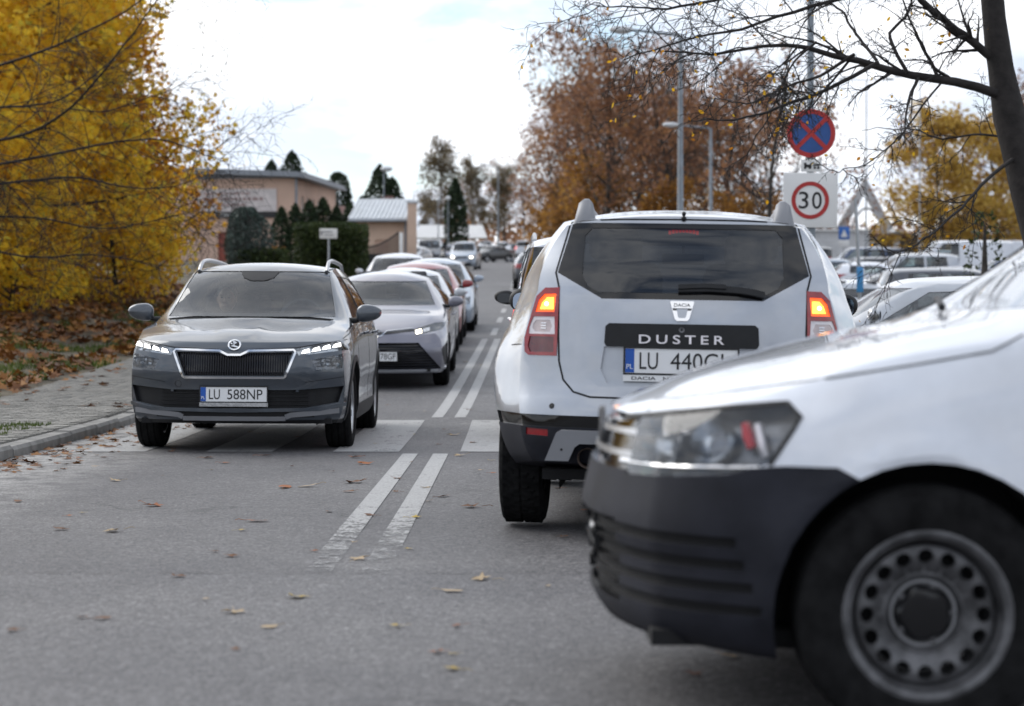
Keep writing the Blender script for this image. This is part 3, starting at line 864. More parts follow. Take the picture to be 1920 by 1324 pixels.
# ================================================================ compact SUV facing the camera (graphite)
def build_grey_suv():
    def mod(x, u, z):
        if .02 < u < 1.02 and z > .84 and abs(x) < .72:     # raised middle of the bonnet with two sharp edges, fluted sides
            e = .20 - .06 * (1 - u)
            a = abs(x)
            z += .009 * (1 - sstep((a - e + .02) / .04)) * sstep((u - .02) / .25) * (1 - .8 * sstep((u - .75) / .25))
            z -= .004 * math.exp(-((a - e - .14) / .09) ** 2) * sstep((u - .05) / .3) * (1 - sstep((u - .75) / .25))
        if z < .9 and z > .3 and 1.0 < u < 3.6:
            x -= math.copysign(.016 * math.exp(-((z - .47) / .10) ** 2) * sstep((u - 1.0) / .3) * sstep((3.6 - u) / .3), x)
        return x, u, z
    sp = dict(L=4.24, Wmax=.897, wheel_r=.335, res=1.5, mod=mod, ef=.85, er=.8, boxrear=True,
        W=[(0, .845), (.06, .858), (.3, .880), (.8, .893), (2, .893), (3.4, .897), (3.9, .87), (4.24, .78)],
        zb=[(0, .235), (.5, .21), (2, .20), (3.5, .21), (4.24, .32)],
        zs=[(0, .875), (.06, .898), (.3, .935), (.9, .985), (1.15, 1.0), (2.5, 1.03), (3.6, 1.07), (4.24, 1.06)],
        wb=[(0, .80), (.1, .81), (.5, .825), (1.0, .835), (3.0, .84), (3.8, .81), (4.24, .72)],
        zr=[(0, .878), (.05, .900), (.2, .935), (.5, .975), (.95, 1.035), (1.03, 1.05), (1.76, 1.435), (1.92, 1.475), (2.4, 1.505), (3.3, 1.49), (4.24, 1.40)],
        wr=[(0, .60), (.5, .64), (1.0, .705), (1.76, .605), (2.2, .585), (3.4, .575), (4.24, .55)],
        zc=[(0, .868), (.02, .886), (.06, .905), (.2, .945), (.5, .99), (.93, 1.052), (.99, 1.065), (1.1, 1.13), (1.66, 1.475), (1.78, 1.515), (2.2, 1.548), (3.0, 1.545), (3.8, 1.50), (4.24, 1.43)],
        F=[(.2, .09), (.28, .03), (.36, .02), (.5, .02), (.62, 0), (.75, .015), (.84, .045), (.9, .10)], Fplan=(.30, 3.2),
        G=[(.3, .06), (.5, 0), (.8, .03), (1.05, .08), (1.45, .40)], Gplan=(.22, 3))
    car = Car(sp)
    root = thing('grey_suv', 'graphite grey SUV facing us on the crossing, its daytime lights on', 'car')
    P = M['p_grey']
    fit_arches(car, root, (.82, 3.47), .385, .60)
    panel(car, root, 'camera_pod', [(-.165, 1.458), (.165, 1.458), (.13, 1.405), (.055, 1.378), (-.055, 1.378), (-.13, 1.405)], 'F', M['plastic'], 0.0, umin=.9, umax=1.95, minface=.1)
    window(car, root, 'windscreen', [(-.695, 1.072), (.695, 1.072), (.580, 1.462), (-.580, 1.462)], 'F', M['glass_screen'], umin=.9, umax=1.95, minface=.1)
    for sd_ in 'LR':
        window(car, root, 'side_window', [(1.42, 1.055), (2.30, 1.055), (2.30, 1.43), (1.92, 1.425)], sd_, M['glass'], minface=.5)
        window(car, root, 'side_window', [(2.38, 1.06), (3.20, 1.085), (3.20, 1.42), (2.38, 1.43)], sd_, M['glass_tint'], minface=.5)
        window(car, root, 'side_window', [(3.28, 1.09), (3.75, 1.15), (3.55, 1.38), (3.28, 1.42)], sd_, M['glass_tint'], minface=.5)
    window(car, root, 'rear_window', [(-.50, 1.12), (.50, 1.12), (.46, 1.40), (-.46, 1.40)], 'B', M['glass_tint'], minface=.2)
    # lights
    for sg in (1, -1):
        q = (lambda p: p) if sg > 0 else mirror_poly
        # row of four bright daylight lamps in a slim upper lamp
        a, b = (.495, .800), (.835, .868)
        leds = []
        for k in range(4):
            t0, t1 = .08 + k * .225, .08 + k * .225 + .165
            x0, x1 = a[0] + (b[0] - a[0]) * t0, a[0] + (b[0] - a[0]) * t1
            z0, z1 = a[1] + (b[1] - a[1]) * t0, a[1] + (b[1] - a[1]) * t1
            leds.append(q([(x0 + .012, z0 + .006), (x1, z1 + .008), (x1 + .008, z1 - .022), (x0, z0 - .020)]))
        lo_, reg0 = panel(car, root, 'daylight_lamp', leds, 'F', M['drl'], -.002, umax=.8)
        lo_, reg = lamp(car, root, 'upper_headlamp', q([(.478, .822), (.860, .890), (.872, .815), (.50, .770)]), 'F', .035, house=M['reflector'], umax=.8)
        lo_, reg = lamp(car, root, 'headlamp', q([(.60, .735), (.845, .785), (.830, .670), (.64, .655)]), 'F', .05, house=M['lamp_inner'], umax=.8)
        for k, xx in enumerate((.70, .775)):
            p, n = car.hit('F', sg * xx, .715)
            mb = MB(); r, u, n = facing(Vector((0, 1, 0)), 1)
            mb.lathe([(-.055, .006), (-.045, .024), (-.028, .034)], 20, M=Matrix.Translation(p) @ Matrix.Rotation(0, 4, 'X'), axis='y')
            mb.build('lamp_reflector', M['reflector'], lo_)
        for k in range(3):
            mb = MB(); pts = [car.hit('F', sg * xx, .74 - .028 * k + .012 * ((xx - .62) / .2))[0] + Vector((0, -.02, 0)) for xx in (.64, .70, .76, .82)]
            mb.tube(pts, .004, 6); mb.build('lamp_fin', M['chrome'], lo_)
    # grille: chrome surround, dark recess, upright double ribs
    gp = [[(-.455, .797), (-.12, .790), (-.12, .612), (-.385, .612)], [(-.12, .790), (-.05, .764), (-.05, .612), (-.12, .612)], [(-.05, .764), (.05, .764), (.05, .612), (-.05, .612)], [(.12, .790), (.05, .764), (.05, .612), (.12, .612)], [(.455, .797), (.12, .790), (.12, .612), (.385, .612)]]
    panel(car, root, 'grille', gp, 'F', M['gloss_black'], -.05, umax=.5)
    gr = [c for c in root.children if c.name.startswith('grille')][0]
    for k in range(44):
        x = -.43 + .86 * (k + .5) / 44
        zt = min(.787, .768 + .022 * max(0, (abs(x) - .0) / .10)); ax = abs(x)
        zb_ = .618 if ax < .385 else .618 + (ax - .385) * 2.35
        if zt - zb_ < .02: continue
        p0, p1 = car.hit('F', x, zt)[0], car.hit('F', x, zb_)[0]
        mb = MB(); d = Vector((0, -.012, 0))
        pm = car.hit('F', x, (zt + zb_) / 2)[0]
        mb.tube([p0 + d, pm + d, p1 + d], .0042, 5); mb.build('grille_rib', M['grey_plastic'], gr)
    ch = MB()
    ribbon(ch, car, 'F', [(-.475, .795), (-.46, .812), (-.115, .803), (-.05, .772), (.05, .772), (.115, .803), (.46, .812), (.475, .795), (.40, .605), (.385, .596), (-.385, .596), (-.40, .605)], .017, .001, .010, .03, closed=True)
    ch.build('grille_surround', M['chrome'], gr)
    # round badge with a winged arrow
    p, n = car.hit('F', 0, .848); p = p + n * .001; r, u, n = facing(n, -1)
    Mx = Matrix((( r.x, u.x, n.x, p.x), (r.y, u.y, n.y, p.y), (r.z, u.z, n.z, p.z), (0, 0, 0, 1)))
    mb = MB(); mb.lathe([(0, .001), (.006, .001), (.006, .040)], 32, M=Mx, axis='z'); bd = mb.build('badge', M['gloss_black'], root)
    mb = MB(); mb.lathe([(0, .052), (.008, .052), (.010, .046), (.008, .040), (0, .040)], 36, M=Mx, axis='z'); mb.build('badge_ring', M['chrome'], bd)
    mb = MB()
    mb.prism([(-.030, -.012), (.028, -.030), (.032, -.020), (-.004, -.004)], .006, .009, M=Mx)
    for k in range(4):
        a0 = .3 + k * .32
        mb.prism([(-.010 + .004 * k, -.002), (.034 * math.cos(a0 + .5) - .004, .036 * math.sin(a0 + .25)), (.034 * math.cos(a0 + .72) - .004, .036 * math.sin(a0 + .45)), (-.016 + .004 * k, .002)], .006, .009, M=Mx)
    mb.ball((-.024, .012, .006), (.007, .007, .003), 10, 6, M=Mx)
    mb.build('badge_emblem', M['chrome'], bd)
    # lower intake, lip, blade
    panel(car, root, 'lower_intake', [[(-.50, .500), (.50, .500), (.52, .355), (-.52, .355)], [(-.50, .500), (-.84, .528), (-.80, .400), (-.52, .355)], [(.50, .500), (.84, .528), (.80, .400), (.52, .355)]], 'F', M['plastic'], -.03, umax=.9)
    li = [c for c in root.children if c.name.startswith('lower_intake')][0]
    for z in (.385, .415, .445, .475):
        mb = MB(); mb.tube([car.hit('F', x, z)[0] + Vector((0, -.016, 0)) for x in np.linspace(-.58, .58, 13)], .005, 5); mb.build('intake_bar', M['plastic'], li)
    panel(car, root, 'bumper_lip', [(-.9, .19), (.9, .19), (.9, .262), (-.9, .262)], 'F', M['plastic'], 0.0, umax=.9)
    mb = MB()
    for sg in (-1, 1):
        ribbon(mb, car, 'F', [(sg * .80, .335), (sg * .62, .318), (sg * .44, .305), (sg * .40, .288)], .040, .001, .012, .04)
    ribbon(mb, car, 'F', [(-.40, .276), (.40, .276)], .034, .001, .012, .05)
    mb.build('bumper_blade', M['skid'], root)
    mb = MB(); ribbon(mb, car, 'F', [(-.845, .385), (-.66, .348), (0, .338), (.66, .348), (.845, .385)], .028, .001, .014, .04); mb.build('bumper_edge', P, root)
    mb = MB()
    for z0, z1 in ((.305, .285),):
        ribbon(mb, car, 'F', [(-.62, .31), (.62, .31)], .05, .0005, .003, .05)
    mb.build('lower_slot', M['dark'], root)
    for sd_ in 'LR':
        panel(car, root, 'sill_cladding', [(1.18, .15), (3.12, .15), (3.12, .345), (1.18, .345)], sd_, M['plastic'], .008, minface=.2)
        mb = MB(); rr = .405
        for ua in (.82, 3.47):
            ribbon(mb, car, sd_, [(ua + rr * math.cos(a), .335 + rr * math.sin(a)) for a in np.linspace(R(-12), R(192), 26)], .05, -.002, .010, .06)
        mb.build('arch_trim', M['plastic'], root)
        mb = MB()
        for uu in (1.16, 2.34, 3.22):
            ribbon(mb, car, sd_, [(uu + (.10 if uu > 3 else 0), .36), (uu, .70), (uu + .02, 1.0)], .006, .0004, .001, .06)
        ribbon(mb, car, sd_, [(.42, .90), (.9, .965), (1.15, .985)], .006, .0004, .001, .06)
        mb.build('door_seam', M['dark'], root)
        for uu in (2.12, 3.05):
            mb = MB(); p0, n0 = car.hit(sd_, uu - .1, .93); p1, _ = car.hit(sd_, uu + .1, .935)
            mb.tube([p0, p0 + n0 * .03 + (p1 - p0) * .15, p1 + n0 * .03 - (p1 - p0) * .15, p1], [.012, .013, .013, .012], 8); mb.build('door_handle', P, root)
        mb = MB(); ribbon(mb, car, sd_, [(1.2, 1.012), (2.4, 1.042), (3.75, 1.115)], .014, .001, .004, .08); mb.build('window_trim', M['chrome'], root)
    panel(car, root, 'cowl', [(-.66, .955), (.66, .955), (.69, 1.03), (-.69, 1.03)], 'T', M['plastic'], -.008, umax=1.1, pred=lambda c, u, n: c.z > .95)
    mb = MB()
    for sg in (-1, 1):
        ribbon(mb, car, 'F', [(sg * .86, .895), (sg * .48, .83), (sg * .12, .815)], .007, .0005, .001, .03)
        ribbon(mb, car, 'F', [(sg * .84, .60), (sg * .55, .56)], .004, .0004, .001, .03)
    mb.build('bonnet_seam', M['dark'], root)
    p, n = car.hit('F', .44, .545); r, u, n = facing(n, 1)
    mb = MB(); mb.tube([p + n * .001 + (r * math.cos(a) + u * math.sin(a)) * .026 for a in np.linspace(0, 2 * PI, 25)], .0016, 5); mb.build('tow_cover', M['seal'], root)
    plate(root, car, 'F', 0, .465, txt=[('LU', -.150, .085), ('588NP', .088, .275)], chars_h=.078, out=.006, sub=('', M['ink']))
    for sg in (-1, 1):
        mirror(root, car, sg, 1.28, 1.10, .795, (.215, .13, .145), P)
        mb = MB(); pts = []
        for t in np.linspace(0, 1, 24):
            u = 1.80 + 1.75 * t; p, n = car.hit('T', sg * (.555 - .015 * t), u)
            lift = .055 * min(1, math.sin(PI * min(1, max(0, t * 1.0))) * 3.2)
            pts.append(p + Vector((0, 0, lift + .005)))
        mb.tube(pts, [.020 - .004 * abs(2 * t - 1) for t in np.linspace(0, 1, 24)], 8); mb.build('roof_rail', M['grey_plastic'] if False else M['alloy'], root)
        wheel(root, sg * .875, car.u0 - .82, .335, .215, .222, 'alloy', spokes=10)
        wheel(root, sg * .875, car.u0 - 3.47, .335, .215, .222, 'alloy', spokes=10)
        lamp(car, root, 'tail_light', [(sg * .42, 1.02), (sg * .78, 1.02), (sg * .76, .84), (sg * .5, .86)], 'B', .03, lens=M['red_lens'])
    mb = MB(); c = car.hit('F', .0, 1.35)[0] + Vector((0, -.14, 0)); mb.rbox(c, (.24, .03, .065), .02, 3); mb.build('rear_view_mirror', M['plastic'], root)
    interior(car, root, (2.05, 2.95), .38, .62, .76, 1.4, dash_u=1.32)
    mb = MB(); mb.box((0, 0, .25), (1.5, 3.9, .04)); mb.box((0, car.u0 - .7, .30), (1.1, .8, .12)); mb.build('underbody', M['dark'], root)
    finish_body(car, root, P)
    return root

# ================================================================ boxy SUV seen from behind (silver)
def build_silver_suv():
    def mod(x, u, z):
        # flared arches front and rear
        for ua in (.81, 3.485):
            d = math.hypot(u - ua, (z - .40) * .9)
            if .2 < z < .95: x += math.copysign(.030 * math.exp(-((d - .40) / .16) ** 2), x) * (1 if abs(x) > .6 else 0)
        return x, u, z
    L = 4.315
    sp = dict(L=L, Wmax=.911, wheel_r=.348, res=1.6, mod=mod, ef=.8, er=.75, boxrear=True, bow=.03, crown=2.6,
        W=[(0, .80), (.3, .87), (.8, .885), (2, .875), (3.4, .900), (3.8, .892), (4.1, .845), (4.25, .795), (L, .762)],
        zb=[(0, .26), (.5, .24), (2, .24), (3.6, .25), (4.1, .33), (L, .36)],
        zs=[(0, .93), (.06, .96), (.3, 1.0), (1.1, 1.06), (3.2, 1.10), (4.0, 1.15), (L, 1.17)],
        wb=[(0, .76), (.3, .80), (1.0, .82), (3.0, .825), (3.8, .80), (4.15, .74), (L, .685)],
        zr=[(0, .935), (.2, 1.0), (.98, 1.07), (1.05, 1.09), (1.75, 1.47), (2.0, 1.51), (3.3, 1.515), (4.1, 1.495), (L, 1.480)],
        wr=[(0, .6), (1.0, .70), (1.75, .61), (2.2, .60), (3.4, .595), (4.1, .575), (L, .560)],
        zc=[(0, .93), (.05, .965), (.5, 1.03), (.95, 1.075), (1.02, 1.09), (1.65, 1.49), (1.8, 1.535), (2.4, 1.580), (3.4, 1.580), (4.0, 1.560), (4.25, 1.542), (L, 1.528)],
        side=[(0, .90), (.08, .945), (.25, .985), (.45, 1.0), (.62, .995), (.8, .965), (1, .93)],
        F=[(.25, .08), (.4, .02), (.55, 0), (.8, .02), (.95, .08)], Fplan=(.30, 3),
        G=[(.25, .20), (.36, .06), (.45, .01), (.58, 0), (.66, .03), (.72, .055), (.9, .075), (1.13, .11), (1.25, .16), (1.48, .315), (1.55, .335)], Gplan=(.34, 3.2))
    car = Car(sp)
    root = thing('silver_suv', 'silver white SUV seen from behind, its indicators glowing orange', 'car')
    P = M['p_silver']
    fit_arches(car, root, (.81, 3.485), .40, .58)
    # tailgate glass: clear middle inside a black printed border
    inner = [(-.435, 1.468), (.435, 1.468), (.468, 1.43), (.472, 1.24), (.445, 1.185), (.39, 1.158), (-.39, 1.158), (-.445, 1.185), (-.472, 1.24), (-.468, 1.43)]
    window(car, root, 'rear_window', inner, 'B', M['glass_tint'], off=-.002, minface=.2)
    rw = [c for c in root.children if c.name.startswith('rear_window')][0]
    fs = car.cut([(-.530, 1.493), (.530, 1.493), (.592, 1.250), (.375, 1.128), (-.375, 1.128), (-.592, 1.250)], 'B', minface=.1)
    reg = car.take(fs); mb = MB(); reg_mesh(mb, reg, -.001); mb.build('window_border', M['gloss_black'], rw, angle=60, recalc=False)
    window(car, root, 'windscreen', [(-.69, 1.10), (.69, 1.10), (.59, 1.49), (-.59, 1.49)], 'F', M['glass_screen'], umin=.9, umax=1.95, minface=.1)
    for sd_ in 'LR':
        window(car, root, 'side_window', [(1.42, 1.10), (2.25, 1.11), (2.25, 1.46), (1.85, 1.45)], sd_, M['glass'], minface=.5)
        window(car, root, 'side_window', [(2.33, 1.11), (3.15, 1.13), (3.15, 1.46), (2.33, 1.46)], sd_, M['glass_tint'], minface=.5)
        window(car, root, 'side_window', [(3.25, 1.15), (3.72, 1.22), (3.66, 1.42), (3.25, 1.46)], sd_, M['glass_tint'], minface=.5)
    # tail lights
    for sg in (1, -1):
        q = (lambda p: p) if sg > 0 else mirror_poly
        panel(car, root, 'indicator_core', q([(.606, 1.132), (.640, 1.130), (.660, 1.108), (.672, 1.075), (.606, 1.075)]), 'B', M['amber_core'], -.004, minface=.05)
        panel(car, root, 'indicator', q([(.592, 1.148), (.650, 1.146), (.676, 1.118), (.692, 1.062), (.600, 1.062)]) if False else q([(.592, 1.148), (.650, 1.146), (.676, 1.118), (.692, 1.062), (.600, 1.062)]), 'B', M['amber_on'], -.002, minface=.05)
        ind = [c for c in root.children if c.name.startswith('indicator')][-1]
        p, n = car.hit('B', sg * .640, 1.10); mb = MB(); mb.ball(p + n * .001, (.010, .006, .010), 16, 8); mb.build('bulb', M['bulb_on'], ind)
        panel(car, root, 'reversing_lamp', q([(.622, 1.024), (.690, 1.024), (.704, 1.005), (.706, .985), (.692, .968), (.622, .968), (.610, .996)]), 'B', M['pink_lens'], -.002, minface=.05)
        rl = [c for c in root.children if c.name.startswith('reversing_lamp')][-1]
        mb = MB()
        for k in range(3): ribbon(mb, car, 'B', [(sg * .640, .985 + .012 * k), (sg * .665, .985 + .012 * k)], .004, -.001, .002, .02)
        mb.build('lamp_rib', M['chrome'], rl)
        panel(car, root, 'lamp_surround', q([(.598, 1.040), (.702, 1.040), (.722, .99), (.724, .957), (.594, .957)]), 'B', M['clear_lens'], 0.0, minface=.05)
        panel(car, root, 'lower_tail_lamp', q([(.600, .945), (.718, .945), (.726, .90), (.715, .872), (.598, .872)]), 'B', M['red_dark'], -.001, minface=.05)
        panel(car, root, 'tail_light', q([(.578, 1.178), (.648, 1.176), (.690, 1.135), (.716, 1.04), (.744, .94), (.742, .872), (.722, .856), (.584, .856)]), 'B', M['red_lens'], .004, minface=.05)
    # seams
    mb = MB()
    for sg in (-1, 1):
        ribbon(mb, car, 'B', [(sg * .540, 1.500), (sg * .600, 1.250), (sg * .582, 1.18), (sg * .578, .95), (sg * .572, .83), (sg * .55, .745), (sg * .50, .690), (sg * .42, .668), (0, .664)], .009, .0005, .001, .02)
        ribbon(mb, car, 'B', [(sg * .745, .905), (sg * .785, .905), (sg * .82, .90)], .005, .0004, .001, .02)
    mb.build('tailgate_seam', M['dark'], root)
    mb = MB(); ribbon(mb, car, 'B', [(-.545, 1.503), (-.3, 1.510), (0, 1.512), (.3, 1.510), (.545, 1.503)], .008, .0005, .001, .03); mb.build('spoiler_gap', M['dark'], root)
    # plate recess, garnish bar with lettering, badge, wiper, high brake light
    panel(car, root, 'plate_recess', [(-.36, .905), (.36, .905), (.375, .80), (.345, .735), (.28, .722), (-.28, .722), (-.345, .735), (-.375, .80)], 'B', P, -.022)
    bar = [(-.335, 1.012), (.335, 1.012), (.352, .998), (.356, .920), (.345, .902), (-.345, .902), (-.356, .920), (-.352, .998)]
    panel(car, root, 'garnish_bar', bar, 'B', M['plastic'], .020)
    gb = [c for c in root.children if c.name.startswith('garnish_bar')][0]
    p, n = car.hit('B', 0, .940); r, u, n2 = facing(n, 1)
    t = MB(); text_on(t, 'DUSTER', .042, p + n2 * .0215, r, u, width=.395, depth=.004, space=1.45, bold=.012); t.build('lettering', M['clear_lens'], gb)
    p, n = car.hit('B', 0, .985); r, u, n2 = facing(n, 1); mb = MB(); Mx = Matrix(((r.x, u.x, n2.x, p.x), (r.y, u.y, n2.y, p.y), (r.z, u.z, n2.z, p.z), (0, 0, 0, 1)))
    mb.lathe([(.018, .001), (.022, .010), (.0235, .013), (.018, .014)], 24, M=Mx, axis='z'); mb.build('lock_cylinder', M['steel'], gb)
    p, n = car.hit('B', 0, 1.073); r, u, n2 = facing(n, 1); Mx = Matrix(((r.x, u.x, n2.x, p.x), (r.y, u.y, n2.y, p.y), (r.z, u.z, n2.z, p.z), (0, 0, 0, 1)))
    sh = [(-.056, .044), (-.050, .048), (.050, .048), (.056, .044), (.034, -.036), (.024, -.046), (-.024, -.046), (-.034, -.036)]
    mb = MB(); mb.prism(sh, 0, .010, M=Mx); bd = mb.build('badge', M['chrome'], root)
    mb = MB(); mb.prism([(-.026, .010), (.026, .010), (.019, -.026), (.013, -.032), (-.013, -.032), (-.019, -.026)], .0102, .012, M=Mx); mb.build('badge_window', M['p_silver'], bd)
    mb = MB(); mb.prism([(-.045, .014), (.045, .014), (.042, .003), (-.042, .003)], .0102, .0112, M=Mx); mb.build('badge_groove', M['steel'], bd)
    t = MB(); text_on(t, 'DACIA', .016, Mx @ Vector((0, .029, .0102)), r, u, width=.076, depth=.002, bold=.01); t.build('badge_lettering', M['ink'], bd)
    plate(root, car, 'B', .0, .842, txt=[('LU', -.150, .085), ('440GL', .088, .275)], chars_h=.078, out=.002, sub=('DACIA   NAZARUK SERWIS', M['ink']))
    mb = MB(); ribbon(mb, car, 'B', [(-.02, 1.168), (.12, 1.172), (.26, 1.166), (.375, 1.150)], .030, .012, .018, .03); ribbon(mb, car, 'B', [(-.02, 1.175), (.10, 1.182), (.2, 1.178)], .022, .022, .016, .03)
    mb.build('rear_wiper', M['plastic'], root)
    mb = MB()
    p, n = car.hit('B', .0, 1.468)
    for k in range(9): mb.box((-.065 + .0163 * k, p.y + .022, 1.460 - .0006 * abs(k - 4) ** 2), (.013, .012, .018))
    mb.build('high_brake_light', M['red_on'], root)
    p, n = car.hit('B', 0, 1.515); mb = MB(); mb.ball(p + n * .008, (.013, .014, .013), 14, 8); mb.ball(p + n * .008 + Vector((0, 0, .022)), (.010, .012, .012), 14, 8); mb.build('washer_nozzle', M['plastic'], root)
    # bumper: dark lower half, skid plate, reflectors, sensors, exhaust
    for ax, poly in (('B', [(-1, .15), (1, .15), (1, .580), (-1, .580)]), ('L', [(3.80, .10), (L, .10), (L, .580), (3.80, .580)]), ('R', [(3.80, .10), (L, .10), (L, .580), (3.80, .580)])):
        if ax == 'B':
            panel(car, root, 'reflector', [[(sg * .615, .512), (sg * .722, .516), (sg * .722, .484), (sg * .615, .480)] for sg in (-1, 1)], 'B', M['red_lens'], -.002, minface=.02)
            panel(car, root, 'bumper_band', [(-.9, .524), (.9, .524), (.9, .580), (-.9, .580)], 'B', M['gloss_black'], -.010, minface=.25)
        panel(car, root, 'rear_bumper', poly, ax, M['grey_plastic'], .004, minface=-.3 if ax == 'B' else .1, umin=3.6)
    mb = MB()
    for sg in (-1, 1):
        Mx = Matrix.Translation((0, 0, 0))
        yb = car.hit('B', 0, .45)[0].y
        mb.prism([(sg * .622, .372), (sg * .572, .500), (sg * .55, .514), (0, .514), (0, .452), (sg * .462, .452), (sg * .485, .435), (sg * .512, .372)], yb - .014, yb + .10, axis='y')
    mb.build('skid_plate', M['skid'], root)
    for sg in (-1, 1):
        mb = MB(); yb = car.hit('B', 0, .45)[0].y; mb.ball((sg * .545, yb - .014, .425), (.006, .005, .006), 10, 6); mb.build('skid_bolt', M['dark'], root)
    mb = MB(); yb = car.hit('B', 0, .45)[0].y
    mb.lathe([(.02, .041), (.0, .046), (.02, .048), (.5, .045), (.5, .001)], 28, M=Matrix.Translation((-.425, yb - .005, .385)), axis='y'); mb.lathe([(.02, .041), (.18, .040), (.18, .001)], 28, M=Matrix.Translation((-.425, yb - .005, .385)), axis='y')
    mb.build('exhaust_pipe', M['rust'], root)
    for x in (-.60, -.25, .25, .60):
        p, n = car.hit('B', x, .622); r, u, n = facing(n, 1); Mx = Matrix(((r.x, u.x, n.x, p.x), (r.y, u.y, n.y, p.y), (r.z, u.z, n.z, p.z), (0, 0, 0, 1)))
        mb = MB(); mb.lathe([(-.002, .014), (.0025, .013), (.003, .001)], 20, M=Mx, axis='z'); mb.build('parking_sensor', M['plastic'], root)
    for sd_ in 'LR':
        panel(car, root, 'sill_cladding', [(1.18, .15), (3.12, .15), (3.12, .36), (1.18, .36)], sd_, M['plastic'], .006, minface=.1)
        mb = MB()
        for uu in (1.20, 2.29, 3.24): ribbon(mb, car, sd_, [(uu, .40), (uu - .02, .70), (uu, 1.06)], .006, .0004, .001, .08)
        mb.build('door_seam', M['dark'], root)
        for uu in (2.08, 2.98):
            mb = MB(); p0, n0 = car.hit(sd_, uu - .1, .98); p1, _ = car.hit(sd_, uu + .1, .985)
            mb.tube([p0, p0 + n0 * .03 + (p1 - p0) * .15, p1 + n0 * .03 - (p1 - p0) * .15, p1], .013, 8); mb.build('door_handle', P, root)
    for sg in (-1, 1):
        mirror(root, car, sg, 1.32, 1.13, .80, (.20, .13, .17), M['plastic'])
        mb = MB(); pts = []; rad = []
        # roof rail with a tall fin-like foot at its rear end
        yb = 3.86
        pr = [(0, 0), (.02, .085), (.05, .108), (.10, .112), (.17, .095), (.26, .078)]
        p0, _ = car.hit('T', sg * .49, yb)
        N_ = 26
        for t in range(N_):
            u = yb - 2.0 * t / (N_ - 1); p, n = car.hit('T', sg * .478, u)
            h = np.interp(yb - u, [0, .015, .05, .12, .25, .4, 1.7, 1.9, 2.0], [.0, .066, .090, .096, .078, .066, .066, .055, .0])
            wd = np.interp(yb - u, [0, .05, .25, 2], [.056, .052, .024, .022])
            pts.append((p, h, wd))
        vs = []; fs = []
        for (p, h, wd) in pts:
            z0 = p.z - .03
            for (a, b) in ((-1, 0), (-.95, .5), (-.72, .86), (-.3, 1), (.3, 1), (.72, .86), (.95, .5), (1, 0)):
                vs.append((p.x + a * wd, p.y, z0 + (h + .03) * b))
        for i in range(len(pts) - 1):
            for j in range(7): fs.append((i * 8 + j, i * 8 + j + 1, (i + 1) * 8 + j + 1, (i + 1) * 8 + j))
        fs.append(tuple(range(8)))
        mb.add(vs, fs); mb.build('roof_rail', M['skid'], root, angle=50)
        wheel(root, sg * .885, car.u0 - .81, .348, .225, .215, 'alloy', tread=True, spokes=7)
        wheel(root, sg * .885, car.u0 - 3.485, .348, .225, .215, 'alloy', tread=True, spokes=7)
        lamp(car, root, 'headlight', [(sg * .45, .87), (sg * .80, .92), (sg * .80, .76), (sg * .5, .73)], 'F', .04, house=M['reflector'])
    panel(car, root, 'grille', [(-.40, .88), (.40, .88), (.38, .74), (-.38, .74)], 'F', M['gloss_black'], -.02)
    panel(car, root, 'lower_intake', [(-.55, .52), (.55, .52), (.5, .36), (-.5, .36)], 'F', M['plastic'], -.02)
    mb = MB(); c = car.u3(.0, 1.62, 1.40); mb.rbox(c, (.25, .03, .07), .025, 3); mb.tube([c, c + Vector((0, .03, .09))], .010, 8); mb.build('rear_view_mirror', M['plastic'], root)
    interior(car, root, (2.10, 3.0), .42, .68, .76, 1.45, dash_u=1.35)
    mb = MB(); mb.box((0, 0, .29), (1.3, 3.8, .05)); mb.box((0, -car.u0 + .83, .345), (1.5, .13, .13)); mb.tube([(-.62, -car.u0 + .83, .33), (.62, -car.u0 + .83, .33)], .045, 10); mb.rbox((.1, -car.u0 + .45, .36), (.7, .3, .16), .05)
    mb.build('underbody', M['dark'], root)
    finish_body(car, root, P)
    return root

